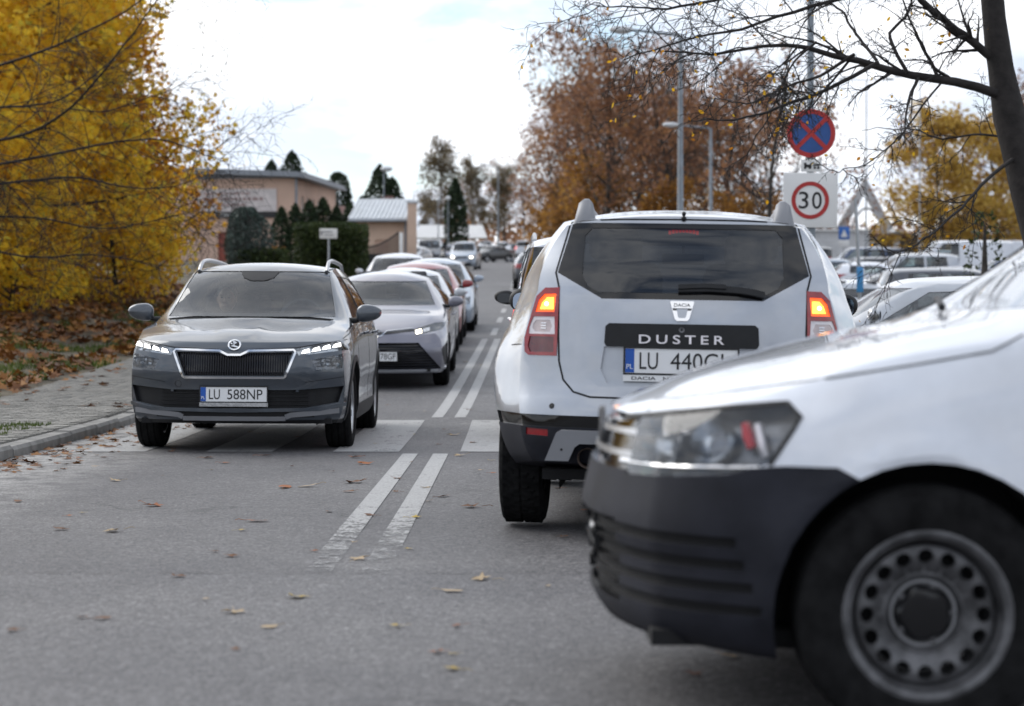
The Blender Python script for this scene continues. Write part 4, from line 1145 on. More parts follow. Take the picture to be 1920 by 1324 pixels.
# ================================================================ white delivery van, its front end close to the camera
def build_delivery_van():
    L = 4.41
    def mod(x, u, z):
        if .25 < u < 1.5 and .3 < z < .9 and abs(x) > .6:    # pressed flare round the front wheel
            d = math.hypot(u - .86, z - .318)
            x += math.copysign(.018 * math.exp(-((d - .385) / .035) ** 2), x)
        if u < .5: u = .5 - (.5 - u) * .88
        return x, u, z
    sp = dict(L=L, Wmax=.897, wheel_r=.318, res=1.6, mod=mod, ef=.95, er=.6, boxrear=True, bow=.02, crown=2.4,
        W=[(0, .69), (.02, .735), (.05, .775), (.10, .815), (.18, .845), (.3, .868), (.8, .885), (2, .897), (4.0, .89), (4.3, .86), (L, .82)],
        zb=[(0, .235), (.15, .21), (.6, .19), (2, .19), (4.0, .25), (L, .3)],
        zs=[(0, .800), (.05, .825), (.2, .850), (.5, .905), (.9, .955), (1.15, .985), (1.5, 1.04), (2.5, 1.08), (L, 1.1)],
        wb=[(0, .63), (.1, .73), (.35, .785), (.9, .815), (1.5, .845), (3, .85), (4.2, .83), (L, .79)],
        zr=[(0, .79), (.05, .825), (.2, .872), (.5, .935), (.95, 1.005), (1.06, 1.03), (2.0, 1.60), (2.25, 1.68), (2.8, 1.72), (L, 1.70)],
        wr=[(0, .50), (.3, .60), (1.0, .70), (2.0, .66), (2.6, .65), (L, .64)],
        zc=[(0, .765), (.02, .790), (.05, .812), (.1, .835), (.2, .872), (.35, .908), (.57, .947), (.81, 1.000), (.98, 1.032), (1.05, 1.045), (1.4, 1.255), (1.9, 1.57), (2.1, 1.68), (2.4, 1.77), (3.0, 1.815), (4.2, 1.79), (L, 1.75)],
        side=[(0, .93), (.06, .965), (.25, .995), (.5, 1.0), (.75, .99), (1, .965)],
        F=[(.19, .13), (.24, .06), (.30, .025), (.42, .02), (.50, 0.0), (.62, .025), (.70, .045), (.78, .075), (.84, .13)], Fplan=(.30, 2.4),
        G=[(.3, .05), (.5, 0), (1.2, .02), (1.7, .10)], Gplan=(.08, 4))
    car = Car(sp)
    root = thing('delivery_van', 'white van nosing in from the side with grey bumper and steel wheel', 'van')
    P = M['p_white']
    fit_arches(car, root, (.86, 3.54), .372, .56)
    window(car, root, 'windscreen', [(-.69, 1.06), (.69, 1.06), (.63, 1.64), (-.63, 1.64)], 'F', M['glass_painted_sheen'], umin=.95, umax=2.4, minface=.1)
    for sd_ in 'LR':
        window(car, root, 'side_window', [(1.62, 1.10), (2.45, 1.12), (2.45, 1.62), (2.15, 1.60)], sd_, M['glass'], minface=.5)
        window(car, root, 'quarter_window', [(1.22, 1.04), (1.54, 1.09), (1.54, 1.20)], sd_, M['glass'], minface=.3)
        # headlamp wraps from the nose on to the wing
        sg = 1 if sd_ == 'R' else -1
    for sg, sd_ in ((1, 'R'), (-1, 'L')):
        poly = [(.04, .632), (.18, .638), (.38, .655), (.478, .682), (.556, .795), (.530, .828), (.40, .816), (.25, .796), (.04, .766)]
        lo_, reg = lamp(car, root, 'headlight', poly, sd_, .045, house=M['lamp_inner'], minface=.05, pred=lambda c, u, n: abs(c.x) > .50)
        # inside: chrome bowls, light bar, side marker
        for (uu, zz, rr) in ((.235, .725, .060), (.345, .738, .062)):
            p, n = car.hit(sd_, uu, zz); mb = MB()
            Mx = Matrix.Translation(p - n * .012) @ n.to_track_quat('Z', 'Y').to_matrix().to_4x4()
            mb.lathe([(-.040, .008), (-.034, .030), (-.018, rr * .8), (-.004, rr)], 24, M=Mx, axis='z'); b = mb.build('lamp_reflector', M['reflector'], lo_)
        mb = MB(); pts = [car.hit(sd_, uu, .668 + .03 * (uu - .2))[0] - car.hit(sd_, uu, .68)[1] * .008 for uu in np.linspace(.14, .455, 12)]
        mb.tube(pts, .010, 6); mb.build('light_bar', M['chrome'], lo_)
        mb = MB(); pts = [car.hit(sd_, uu, zz) for uu, zz in ((.470, .70), (.460, .74), (.455, .78))]; mb.tube([p - n * .01 for p, n in pts], [.010, .014, .012], 6); mb.build('side_marker', M['clear_lens'], lo_)
        mb = MB(); pts = [car.hit(sd_, uu, zz) for uu, zz in ((.440, .72), (.432, .75), (.428, .78))]; mb.tube([p - n * .008 for p, n in pts], [.014, .017, .014], 6); mb.build('marker_reflector', M['red_lens'], lo_)
        mb = MB(); ribbon(mb, car, sd_, [(.16, .778), (.25, .797), (.40, .817), (.530, .829), (.558, .795), (.480, .680)], .012, -.001, .004, .03); mb.build('lamp_edge', M['seal'], lo_)
    # unpainted bumper wraps round to the wheel arch
    gp = [(-.62, .785), (.62, .785), (.60, .645), (-.60, .645)]
    panel(car, root, 'grille', gp, 'F', M['gloss_black'], -.02, umax=.6)
    gr = [c for c in root.children if c.name.startswith('grille')][0]
    for z in (.685, .742):
        mb = MB(); ribbon(mb, car, 'F', [(-.60, z), (-.3, z), (.3, z), (.60, z)], .016, -.016, .012, .05); mb.build('grille_bar', M['alloy'], gr)
    p, n = car.hit('F', 0, .72); Mx = Matrix.Translation(p + Vector((0, .004, 0))) @ Matrix.Rotation(R(-90), 4, 'X')
    mb = MB(); mb.lathe([(-.02, .070), (-.006, .068), (-.004, .061), (-.008, .058), (-.02, .058)], 32, M=Mx, axis='z'); mb.prism([(-.045, .04), (-.03, .04), (0, -.02), (.03, .04), (.045, .04), (.008, -.05), (-.008, -.05)], -.02, -.006, M=Mx); mb.build('badge', M['steel'], root)
    ul, uh = .10, .655
    for sd_ in 'LR':
        # air openings pressed into the bumper corner
        for k in range(4):
            z0 = .515 - .055 * k
            panel(car, root, 'bumper_slot', [(.05, z0), (.40 + .02 * k, z0 - .012), (.40 + .02 * k, z0 - .036), (.05, z0 - .030)], sd_, M['dark'], -.014, minface=.05, umax=.7)
    panel(car, root, 'lower_intake', [(-.5, .52), (.5, .52), (.48, .30), (-.48, .30)], 'F', M['plastic'], -.02, umax=.4)
    for sd_ in 'LR':
        panel(car, root, 'front_bumper', [[(-.2, .10), (.2, .10), (.2, .655), (-.2, .645)], [(.2, .10), (.72, .10), (.72, .60), (.690, .648), (.640, .676), (.52, .679), (.2, .655)]], sd_, M['grey_plastic'], .003, minface=-1.0, umax=.95)
    mb = MB()
    for sd_ in 'LR':
        ribbon(mb, car, sd_, [(.20, .815), (.5, .868), (.85, .925), (1.02, .955), (1.10, .995)], .006, .0004, .001, .04)
        ribbon(mb, car, sd_, [(1.30, .25), (1.30, .80), (1.34, 1.02)], .007, .0004, .001, .06)
        ribbon(mb, car, sd_, [(2.52, .25), (2.52, 1.05)], .007, .0004, .001, .06)
    mb.build('panel_seam', M['steel'], root)
    mb = MB()
    for x0 in (-.12,):
        p, _ = car.hit('T', x0, 1.05); q, _ = car.hit('T', x0 + .42, 1.12)
        mb.tube([p + Vector((0, 0, .02)), (p + q) / 2 + Vector((0, 0, .035)), q + Vector((0, 0, .025))], [.012, .010, .008], 6)
    mb.build('wiper', M['plastic'], root)
    plate(root, car, 'F', 0, .48, txt=None, out=-.025, eu=True)
    for sg in (-1, 1):
        mirror(root, car, sg, 1.82, 1.24, .82, (.20, .14, .24), M['plastic'])
        wheel(root, sg * .878, car.u0 - .86, .318, .205, .197, 'steel')
        wheel(root, sg * .878, car.u0 - 3.54, .318, .205, .197, 'steel')
        lamp(car, root, 'tail_light', [(sg * .70, 1.15), (sg * .86, 1.15), (sg * .86, .75), (sg * .72, .75)], 'B', .03, lens=M['red_lens'])
    interior(car, root, (2.45,), .40, .70, .78, 1.6, dash_u=1.82)
    mb = MB(); mb.box((0, 0, .24), (1.4, 4.0, .04)); mb.box((0, car.u0 - .86, .24), (1.12, .5, .1)); mb.tube([(-.6, car.u0 - .86, .318), (.6, car.u0 - .86, .318)], .035, 8); mb.build('underbody', M['dark'], root)
    mb = MB(); mb.tube([(sg_ * .60, car.u0 - 1.06, .19) for sg_ in (-1, 1)], .03, 6); mb.build('air_guide', M['plastic'], root)
    finish_body(car, root, P)
    return root

# ================================================================ ordinary cars, one builder with per-kind proportions
KINDS = {
    #            L     W    H    nose  cu    cz    ru    re    belt  wr   tail   wheel  axles
    'hatch':  (3.98, .86, 1.46, .70, 1.02, 1.00, 1.78, 3.30, .97, .545, 'hatch', .305, (.80, 3.30)),
    'sedan':  (4.62, .89, 1.44, .72, 1.22, .98, 2.00, 3.45, .95, .540, 'sedan', .320, (.92, 3.62)),
    'estate': (4.65, .90, 1.48, .72, 1.22, .99, 2.00, 4.20, .96, .560, 'box', .320, (.92, 3.65)),
    'suv':    (4.45, .92, 1.66, .92, 1.15, 1.12, 1.92, 3.95, 1.10, .590, 'box', .350, (.88, 3.55)),
    'mpv':    (4.30, .90, 1.78, .90, .92, 1.14, 1.72, 4.00, 1.12, .620, 'box', .310, (.85, 3.58)),
    'van':    (4.95, .95, 1.94, 1.02, .86, 1.22, 1.72, 4.60, 1.20, .720, 'box', .330, (.95, 4.00)),
    'tallvan':  (4.30, .92, 1.84, .92, .92, 1.16, 1.72, 4.20, 1.14, .735, 'box', .315, (.85, 3.58)),
    'cargo':  (5.40, 1.0, 2.35, 1.05, .80, 1.30, 1.75, 5.20, 1.25, .800, 'box', .345, (.95, 4.40)),
}
def build_car(kind, name, label, cat, P, lit=False, front='plain', cargo=False, trim='black', res=.8, glass_m=None, brake=False, rails=False, group=None, details=True):
    L, W, H, nose, cu, cz, ru, re_, belt, wr, tail, wr_, ax = KINDS[kind]
    box = tail != 'sedan'
    dz = cz - .03
    zc = [(0, nose - .05), (.02, nose - .01), (.1, nose + .035), (cu * .55, (nose + cz) / 2 + .05), (cu - .07, cz), (cu, cz + .02), (ru - .10, H - .075), (ru + .06, H - .03), ((ru + re_) / 2, H)]
    zr = [(0, nose - .04), (.1, nose + .02), (cu * .55, (nose + cz) / 2 + .03), (cu, cz - .02), (ru + .02, H - .135), (ru + .3, H - .085)]
    wrt = [(0, .62 * W), (cu, .78 * W), (ru, wr + .02), (ru + .5, wr)]
    if box:
        zc += [(re_, H - .03), (L, H - .09)]; zr += [(re_, H - .11), (L, H - .16)]; wrt += [(L, wr - .03)]
        zs = [(0, nose - .02), (.1, nose + .01), (.5, nose + .06), (cu, cz - .06), (cu + .4, belt), (re_, belt + .06), (L, belt + .05)]
        topslope = .50 if tail == 'hatch' else (.22 if kind in ('suv', 'estate') else .10)
        G = [(.3, .06), (.5, 0), (.85, .03), (belt, .06), (H - .1, topslope), (H, topslope + .05)]
        er = 1.35 if tail == 'hatch' else .7
        if kind == 'estate': G[-2] = (H - .1, .40); G[-1] = (H, .44); er = 1.0
    else:
        dk = L - .62; deck = 1.03
        zc += [(re_, H - .045), (dk - .06, deck + .03), (dk, deck + .01), (L - .06, deck), (L, deck - .05)]
        zr += [(re_, H - .13), (dk - .1, deck), (L - .06, deck - .02), (L, deck - .06)]; wrt += [(re_, wr - .01), (dk, .62), (L, .55)]
        zs = [(0, nose - .02), (.1, nose + .01), (.5, nose + .06), (cu, cz - .05), (cu + .4, belt), (re_, belt + .05), (L - .1, belt + .03), (L, .93)]
        G = [(.3, .08), (.5, 0), (.8, .02), (1.0, .06)]; er = .7
    sp = dict(L=L, Wmax=W, wheel_r=wr_, res=res, boxrear=box, ef=.85, er=er, bow=.02,
        W=[(0, W * .91), (.1, W * .95), (.5, W * .985), (L * .5, W), (L - .6, W * .985), (L - .1, W * .92), (L, W * .87)],
        zb=[(0, .20), (.5, .19), (L * .5, .19), (L - .5, .24), (L, .30)], zs=zs,
        wb=[(0, W * .80), (.2, W * .87), (cu, W * .92), (cu + .5, W * .945), (L * .7, W * .94), (L - .3, W * .86), (L, W * .78)],
        zr=zr, wr=wrt, zc=zc,
        F=[(.19, .09), (.3, .02), (.45, 0), (.53, .008), (nose - .1, .06), (nose, .13)], Fplan=(.30, 2.8), G=G, Gplan=(.20, 3))
    car = Car(sp); root = thing(name, label, cat, group=group)
    gm = glass_m or M['glass']
    fit_arches(car, root, ax, wr_ + .045, .60 * W / .9)
    # glass
    wt = H - .125
    window(car, root, 'windscreen', [(-.76 * W, cz + .035), (.76 * W, cz + .035), (wr - .01, wt), (-wr + .01, wt)], 'F', M['glass_screen'] if glass_m is None else gm, umin=cu - .15, umax=ru + .4, minface=.1)
    bp = (ru + min(re_, 3.4)) / 2 + .15; top = H - .145; b0 = belt + .035
    cp = min(re_ - .05, bp + .98)
    for sd_ in 'LR':
        window(car, root, 'side_window', [(cu + .40, b0 - .01), (bp - .05, b0), (bp - .05, top), (ru + .17, top - .02)], sd_, gm, minface=.45)
        if cargo: continue
        if box:
            window(car, root, 'side_window', [(bp + .05, b0), (cp, b0 + .02), (cp - .06, top), (bp + .05, top)], sd_, gm, minface=.45)
            if L - .45 - cp > .35 and tail == 'box':
                e = L - .38
                window(car, root, 'side_window', [(cp + .08, b0 + .03), (e, b0 + .07), (e - .30 * (kind in ('suv', 'estate')) - .05, top - .01), (cp + .04, top)], sd_, M['glass_tint'], minface=.45)
        else:
            window(car, root, 'side_window', [(bp + .05, b0), (cp + .10, b0 + .02), (re_ - .03, top - .02), (bp + .05, top)], sd_, gm, minface=.45)
        mb = MB(); ribbon(mb, car, sd_, [(cu + .30, b0 - .03), (bp, b0 - .022), (cp, b0)], .016, .001, .003, .10); mb.build('window_trim', M['chrome'] if trim == 'chrome' else M['plastic'], root)
    if not cargo:
        if kind == 'tallvan': window(car, root, 'rear_window', [(-.84, 1.30), (-.70, 1.22), (.70, 1.22), (.84, 1.30), (.80, 1.60), (.74, 1.68), (-.74, 1.68), (-.80, 1.60)], 'B', M['glass_tint'], minface=.03, umin=L * .5)
        elif box: window(car, root, 'rear_window', [(-.66 * W, belt + .10), (.66 * W, belt + .10), (wr - .05, H - .20), (-wr + .05, H - .20)], 'B', M['glass_tint'] if glass_m is None else gm, minface=.12, umin=L * .5)
        else: window(car, root, 'rear_window', [(-.60, deck + .04), (.60, deck + .04), (wr - .05, H - .13), (-wr + .05, H - .13)], 'B', gm, minface=.1, umin=re_ - .4, umax=L - .45)
    hm = M['head_on'] if lit else M['reflector']
    for sg in (1, -1):
        q = (lambda p: p) if sg > 0 else mirror_poly
        if front == 'wide':
            if lit: panel(car, root, 'headlight_bulb', [q([(.475, .735), (.545, .748), (.555, .705), (.490, .690)])], 'F', M['head_on'], -.003, umax=.9)
            panel(car, root, 'turn_signal', [q([(.565, .752), (.650, .772), (.650, .725), (.572, .712)])], 'F', M['amber_on'] if lit and sg > 0 else M['reflector'], -.003, umax=.9)
            lo_, reg = lamp(car, root, 'headlight', q([(.445, .745), (.70, .815), (.865, .825), (.80, .735), (.48, .675)]), 'F', .03, house=M['gloss_black'], umax=.9)
        else:
            h0 = nose - .05
            if lit: panel(car, root, 'headlight_bulb', [q([(.54 * W, h0 - .03), (.74 * W, h0 - .01), (.74 * W, h0 - .10), (.56 * W, h0 - .11)])], 'F', M['head_on'], -.003, umax=.9)
            lamp(car, root, 'headlight', q([(.50 * W, h0 - .01), (.90 * W, h0 + .05), (.88 * W, h0 - .10), (.54 * W, h0 - .14)]), 'F', .03, house=M['reflector'], umax=.9)
        if kind == 'tallvan': panel(car, root, 'tail_light', q([(.74, 1.16), (.93, 1.22), (.95, .86), (.88, .84)]), 'B', M['red_on'] if brake else M['red_lens'], .002, minface=.02)
        elif box and tail != 'hatch' and kind != 'estate':
            panel(car, root, 'tail_light', q([(.70 * W, belt + .10), (.93 * W, belt + .10), (.95 * W, belt - .26), (.76 * W, belt - .26)]), 'B', M['red_on'] if brake else M['red_lens'], .002, minface=.03)
        else:
            panel(car, root, 'tail_light', q([(.50 * W, .96), (.93 * W, .97), (.93 * W, .80), (.58 * W, .80)]), 'B', M['red_on'] if brake else M['red_lens'], .002, minface=.03)
    if front == 'wide':
        panel(car, root, 'grille', [[(-.52, .585), (.52, .585), (.80, .255), (-.80, .255)]], 'F', M['gloss_black'], -.03, umax=.9)
        g = [c for c in root.children if c.name.startswith('grille')][0]
        for k in range(9):
            z = .275 + .033 * k; hw = .79 - (z - .255) * .85
            mb = MB(); mb.tube([car.hit('F', x, z)[0] + Vector((0, -.014, 0)) for x in np.linspace(-hw, hw, 11)], .006, 5); mb.build('grille_bar', M['grey_plastic'], g)
        mb = MB(); ribbon(mb, car, 'F', [(-.84, .262), (-.74, .235), (.74, .235), (.84, .262)], .030, .003, .012, .06); mb.build('lower_lip', M['p_light'], root)
        mb = MB(); ribbon(mb, car, 'F', [(-.46, .735), (-.10, .700), (.10, .700), (.46, .735)], .05, .0005, .002, .05); mb.build('upper_slot', M['gloss_black'], root)
        mb = MB(); ribbon(mb, car, 'F', [(-.44, .755), (-.12, .725), (-.05, .66), (.05, .66), (.12, .725), (.44, .755)], .012, .003, .006, .04); mb.build('front_moulding', M['chrome'], root)
        p, n = car.hit('F', 0, .705); Mx = Matrix.Translation(p + Vector((0, .002, 0))) @ Matrix.Rotation(R(-90), 4, 'X')
        mb = MB()
        for (a, b) in ((.062, .042), (.026, .040)): mb.tube([(a * math.cos(t), b * math.sin(t), .004) for t in np.linspace(0, 2 * PI, 25)], .006, 6, M=Mx)
        mb.build('badge', M['chrome'], root)
        for sg in (-1, 1):
            panel(car, root, 'fog_recess', (lambda p: p if sg > 0 else mirror_poly(p))([(.80, .50), (.865, .58), (.87, .30), (.84, .29)]), 'F', M['plastic'], -.01, umax=.9, minface=.03)
    else:
        panel(car, root, 'grille', [(-.42 * W, nose - .06), (.42 * W, nose - .06), (.38 * W, nose - .20), (-.38 * W, nose - .20)], 'F', M['gloss_black'], -.015, umax=.9)
        panel(car, root, 'lower_intake', [(-.62 * W, .44), (.62 * W, .44), (.66 * W, .27), (-.66 * W, .27)], 'F', M['plastic'], -.02, umax=.9)
        p, n = car.hit('F', 0, nose - .12); mb = MB(); mb.lathe([(0, .045), (.006, .044), (.008, .001)], 16, M=Matrix.Translation(p) @ Matrix.Rotation(R(-90), 4, 'X'), axis='z'); mb.build('badge', M['chrome'], root)
    if kind in ('suv', 'mpv', 'van', 'cargo', 'tallvan') or front == 'plain':
        panel(car, root, 'rear_bumper', [(-.95, .1), (.95, .1), (.95, .42), (-.95, .42)], 'B', M['plastic'], .002, minface=.02, umin=L - .6)
    plate(root, car, 'F', 0, .42 if front == 'wide' else .46, txt=[('78GF', .148, .190)] if front == 'wide' else None, eu=front != 'wide', out=.02)
    plate(root, car, 'B', 0, .78 if kind != 'hatch' else .70, eu=True, out=.006)
    seam = MB()
    for sd_ in 'LR':
        for uu in (cu + .12, bp + .0, cp + .04):
            ribbon(seam, car, sd_, [(uu + (.02 if uu < bp else -.02), .32), (uu, .65), (uu, belt - .02)], .007, .0005, .001, .10)
        if details:
            for uu in (bp - .16, cp - .14):
                mb = MB(); p0, n0 = car.hit(sd_, uu - .09, belt - .10); p1, _ = car.hit(sd_, uu + .09, belt - .095)
                mb.tube([p0, p0 + n0 * .028 + (p1 - p0) * .15, p1 + n0 * .028 - (p1 - p0) * .15, p1], .012, 6); mb.build('door_handle', P, root)
    ribbon(seam, car, 'T', [(-.62, cu - .16), (0, cu - .19), (.62, cu - .16)], .012, .0005, .001, .08)
    seam.build('door_seam', M['dark'], root)
    for sg in (-1, 1):
        mirror(root, car, sg, cu + .32, belt + .10, W * .885, (.20, .12, .14) if kind not in ('van', 'cargo') else (.18, .13, .26), P if kind not in ('van', 'cargo', 'mpv', 'tallvan') else M['plastic'])
        for a in ax: wheel(root, sg * W * .985, car.u0 - a, wr_, .205, wr_ - .11, 'alloy', spokes=8)
        if rails:
            mb = MB(); pts = [car.hit('T', sg * (wr - .04), u)[0] + Vector((0, 0, .05 * min(1, 6 * min(u - ru - .15, L - .35 - u)) + .005)) for u in np.linspace(ru + .15, L - .35, 14)]
            mb.tube(pts, .018, 6); mb.build('roof_rail', M['alloy'], root)
    rows = (bp - .35, min(cp - .12, L - 1.25)) if not cargo else (bp - .35,)
    interior(car, root, rows, .36, .60 if H < 1.6 else .74, W * .84, H - .1, dash_u=cu + .42)
    mb = MB(); mb.box((0, 0, .24), (W * 1.5, L - .3, .04)); mb.box((0, car.u0 - ax[0], .28), (W * 1.25, .6, .08)); mb.build('underbody', M['dark'], root)
    finish_body(car, root, P)
    return root


# ================================================================ the setting: ground, street, markings, kerb, pavement
def sheet(name, xs, ys, m, z=0.0, kind='structure', shift=True, zf=None):
    """a sheet that follows the ground; xs may be functions of y"""
    V = []; F = []; nx = len(xs)
    for y in ys:
        for x in xs:
            xx = x(y) if callable(x) else x
            if shift: xx += road_x(y)
            V.append((xx, y, gz(y) + z + (zf(xx, y) if zf else 0)))
    for j in range(len(ys) - 1):
        for i in range(nx - 1):
            F.append((j * nx + i, j * nx + i + 1, (j + 1) * nx + i + 1, (j + 1) * nx + i))
    me = mesh_np(name, V, F, m, smooth=True)
    o = link(name, me); o['kind'] = kind
    return o
YS = [-30, -10, 0, 5, 10, 14, 16, 17] + list(np.arange(18, 40, 1.0)) + list(range(41, 120, 4)) + list(range(120, 420, 12)) + [440, 500, 600, 900]

def pos_mask(nt, axis, a, b):
    """0..1 along a ground axis between a and b (metres)"""
    t = nt.nodes.new('ShaderNodeTexCoord'); s_ = nt.nodes.new('ShaderNodeSeparateXYZ'); nt.links.new(t.outputs['Object'], s_.inputs[0])
    mr = nt.nodes.new('ShaderNodeMapRange'); nt.links.new(s_.outputs[axis], mr.inputs[0]); mr.inputs[1].default_value = a; mr.inputs[2].default_value = b
    return mr.outputs[0]
def math_node(nt, op, a, b):
    n = nt.nodes.new('ShaderNodeMath'); n.operation = op; n.use_clamp = op in ('ADD', 'SUBTRACT')
    for i, v in enumerate((a, b)):
        if hasattr(v, 'links') or hasattr(v, 'is_linked'): nt.links.new(v, n.inputs[i])
        else: n.inputs[i].default_value = v
    return n.outputs[0]
def mixc(nt, fac, a, b):
    n = nt.nodes.new('ShaderNodeMixRGB')
    if hasattr(fac, 'is_linked'): nt.links.new(fac, n.inputs[0])
    else: n.inputs[0].default_value = fac
    for i, v in ((1, a), (2, b)):
        if hasattr(v, 'is_linked'): nt.links.new(v, n.inputs[i])
        else: n.inputs[i].default_value = (*v, 1)
    return n.outputs[0]

def asphalt_mat():
    m, nt, b = base_mat('asphalt')
    fine = noise_node(nt, 70, 3, 0.8)
    vor = nt.nodes.new('ShaderNodeTexVoronoi'); vor.inputs['Scale'].default_value = 75
    tcn = nt.nodes.new('ShaderNodeTexCoord'); nt.links.new(tcn.outputs['Object'], vor.inputs['Vector'])
    big = noise_node(nt, .55, 5, 0.6); mid = noise_node(nt, 4.5, 5, 0.65)
    st = ramp(nt, fine.outputs['Fac'], [(.36, (.016, .016, .017)), (.50, (.078, .077, .079)), (.64, (.26, .255, .26))])
    chip = ramp(nt, vor.outputs['Color'], [(.55, (.070, .069, .070)), (.85, (.22, .215, .215))])
    c = mixc(nt, .42, st.outputs[0], chip.outputs[0])
    w = ramp(nt, big.outputs['Fac'], [(.35, (.80, .80, .82)), (.65, (1.16, 1.15, 1.13))])
    w2 = ramp(nt, mid.outputs['Fac'], [(.3, (.86, .86, .87)), (.7, (1.10, 1.10, 1.10))])
    def mul(a, b2):
        n = nt.nodes.new('ShaderNodeMixRGB'); n.blend_type = 'MULTIPLY'; n.inputs[0].default_value = 1
        nt.links.new(a, n.inputs[1]); nt.links.new(b2, n.inputs[2]); return n.outputs[0]
    co = noise_node(nt, 22, 3, .75); w3 = ramp(nt, co.outputs['Fac'], [(.36, (.66, .66, .68)), (.62, (1.25, 1.25, 1.25))])
    c = mul(mul(mul(c, w.outputs[0]), w2.outputs[0]), w3.outputs[0])
    # polished wheel tracks, fine cracks, a few oil stains and pale scuffs
    tr_ = nt.nodes.new('ShaderNodeMath'); tr_.operation = 'SINE'; nt.links.new(math_node(nt, 'MULTIPLY', pos_mask(nt, 0, 0, 1.5), 6.283), tr_.inputs[0])
    vc = nt.nodes.new('ShaderNodeTexVoronoi'); vc.feature = 'DISTANCE_TO_EDGE'; vc.inputs['Scale'].default_value = .75
    wv = nt.nodes.new('ShaderNodeVectorMath'); wv.operation = 'ADD'; nt.links.new(tcn.outputs['Object'], wv.inputs[0])
    wn_ = noise_node(nt, 3.0, 4, .7); wsc = nt.nodes.new('ShaderNodeVectorMath'); wsc.operation = 'SCALE'; nt.links.new(wn_.outputs['Color'], wsc.inputs[0]); wsc.inputs['Scale'].default_value = .45
    nt.links.new(wsc.outputs[0], wv.inputs[1]); nt.links.new(wv.outputs[0], vc.inputs['Vector'])
    crk = ramp(nt, vc.outputs['Distance'], [(.004, (1, 1, 1)), (.012, (0, 0, 0))])
    crm = ramp(nt, noise_node(nt, .35, 2).outputs['Fac'], [(.50, (0, 0, 0)), (.60, (.8, .8, .8))])
    c = mixc(nt, math_node(nt, 'MULTIPLY', crk.outputs[0], crm.outputs[0]), c, (.02, .02, .021))
    oil = ramp(nt, noise_node(nt, 1.3, 3, .5).outputs['Fac'], [(.66, (0, 0, 0)), (.74, (.55, .55, .55))])
    c = mixc(nt, oil.outputs[0], c, (.045, .044, .045))
    scf = ramp(nt, noise_node(nt, .8, 6, .75, vec=None).outputs['Fac'], [(.60, (0, 0, 0)), (.72, (.45, .45, .45))])
    c = mixc(nt, math_node(nt, 'MULTIPLY', scf.outputs[0], co.outputs['Fac']), c, (.32, .31, .30))
    # newer surface on our side of the transverse joint is a touch paler
    c2 = mul(c, ramp(nt, pos_mask(nt, 1, 8.16, 8.05), [(0, (.98, .98, .99)), (1, (1.10, 1.10, 1.11))]).outputs[0])
    # pale grit swept against the left kerb
    g = math_node(nt, 'MULTIPLY', pos_mask(nt, 0, -2.55, -3.75), ramp(nt, mid.outputs['Fac'], [(.38, (0, 0, 0)), (.56, (1, 1, 1))]).outputs[0])
    gs = math_node(nt, 'MULTIPLY', g, ramp(nt, fine.outputs['Fac'], [(.40, (0, 0, 0)), (.52, (1, 1, 1))]).outputs[0])
    c3 = mixc(nt, gs, c2, (.46, .45, .43))
    nt.links.new(c3, b.inputs['Base Color'])
    b.inputs['Roughness'].default_value = .62; b.inputs['Specular IOR Level'].default_value = .5
    bp = nt.nodes.new('ShaderNodeBump'); bp.inputs['Strength'].default_value = .8; bp.inputs['Distance'].default_value = .009
    nt.links.new(fine.outputs['Fac'], bp.inputs['Height']); nt.links.new(bp.outputs[0], b.inputs['Normal'])
    return m
def roadpaint_mat(name, near_wear=None, worn=.5):
    """white paint worn through to the stone; what is gone is transparent"""
    m = bpy.data.materials.new(name); m.use_nodes = True; nt = m.node_tree; nt.nodes.clear()
    b = nt.nodes.new('ShaderNodeBsdfPrincipled'); b.inputs['Roughness'].default_value = .65
    n = noise_node(nt, 60, 3, .7); n2 = noise_node(nt, 3.5, 5, .65); n3 = noise_node(nt, 14, 4, .7)
    c = ramp(nt, n.outputs['Fac'], [(.3, (.20, .20, .20)), (.6, (.37, .37, .37))])
    nt.links.new(c.outputs[0], b.inputs['Base Color'])
    s_ = math_node(nt, 'ADD', math_node(nt, 'MULTIPLY', n2.outputs['Fac'], .55), math_node(nt, 'MULTIPLY', n3.outputs['Fac'], .45))
    s_ = math_node(nt, 'ADD', math_node(nt, 'MULTIPLY', s_, .72), math_node(nt, 'MULTIPLY', n.outputs['Fac'], .28))
    if near_wear: s_ = math_node(nt, 'SUBTRACT', s_, math_node(nt, 'MULTIPLY', pos_mask(nt, 1, near_wear[1], near_wear[0]), .24))
    a = ramp(nt, s_, [(worn - .16, (0, 0, 0)), (worn - .02, (1, 1, 1))])
    t = nt.nodes.new('ShaderNodeBsdfTransparent'); mx = nt.nodes.new('ShaderNodeMixShader')
    nt.links.new(a.outputs[0], mx.inputs[0]); nt.links.new(t.outputs[0], mx.inputs[1]); nt.links.new(b.outputs[0], mx.inputs[2])
    o = nt.nodes.new('ShaderNodeOutputMaterial'); nt.links.new(mx.outputs[0], o.inputs[0])
    return m
M['asphalt'] = asphalt_mat()
M['earth'] = mat('earth', (.075, .062, .040), .95, var=.5, vscale=1.2, bump=.5, bscale=18, vdetail=8)
M['lot'] = mat('lot_asphalt', (.13, .13, .135), .8, var=.3, vscale=.6, vdetail=8)
M['kerb'] = mat('kerb_concrete', (.20, .195, .185), .85, var=.35, vscale=7, bump=.3, bscale=90, vdetail=8)
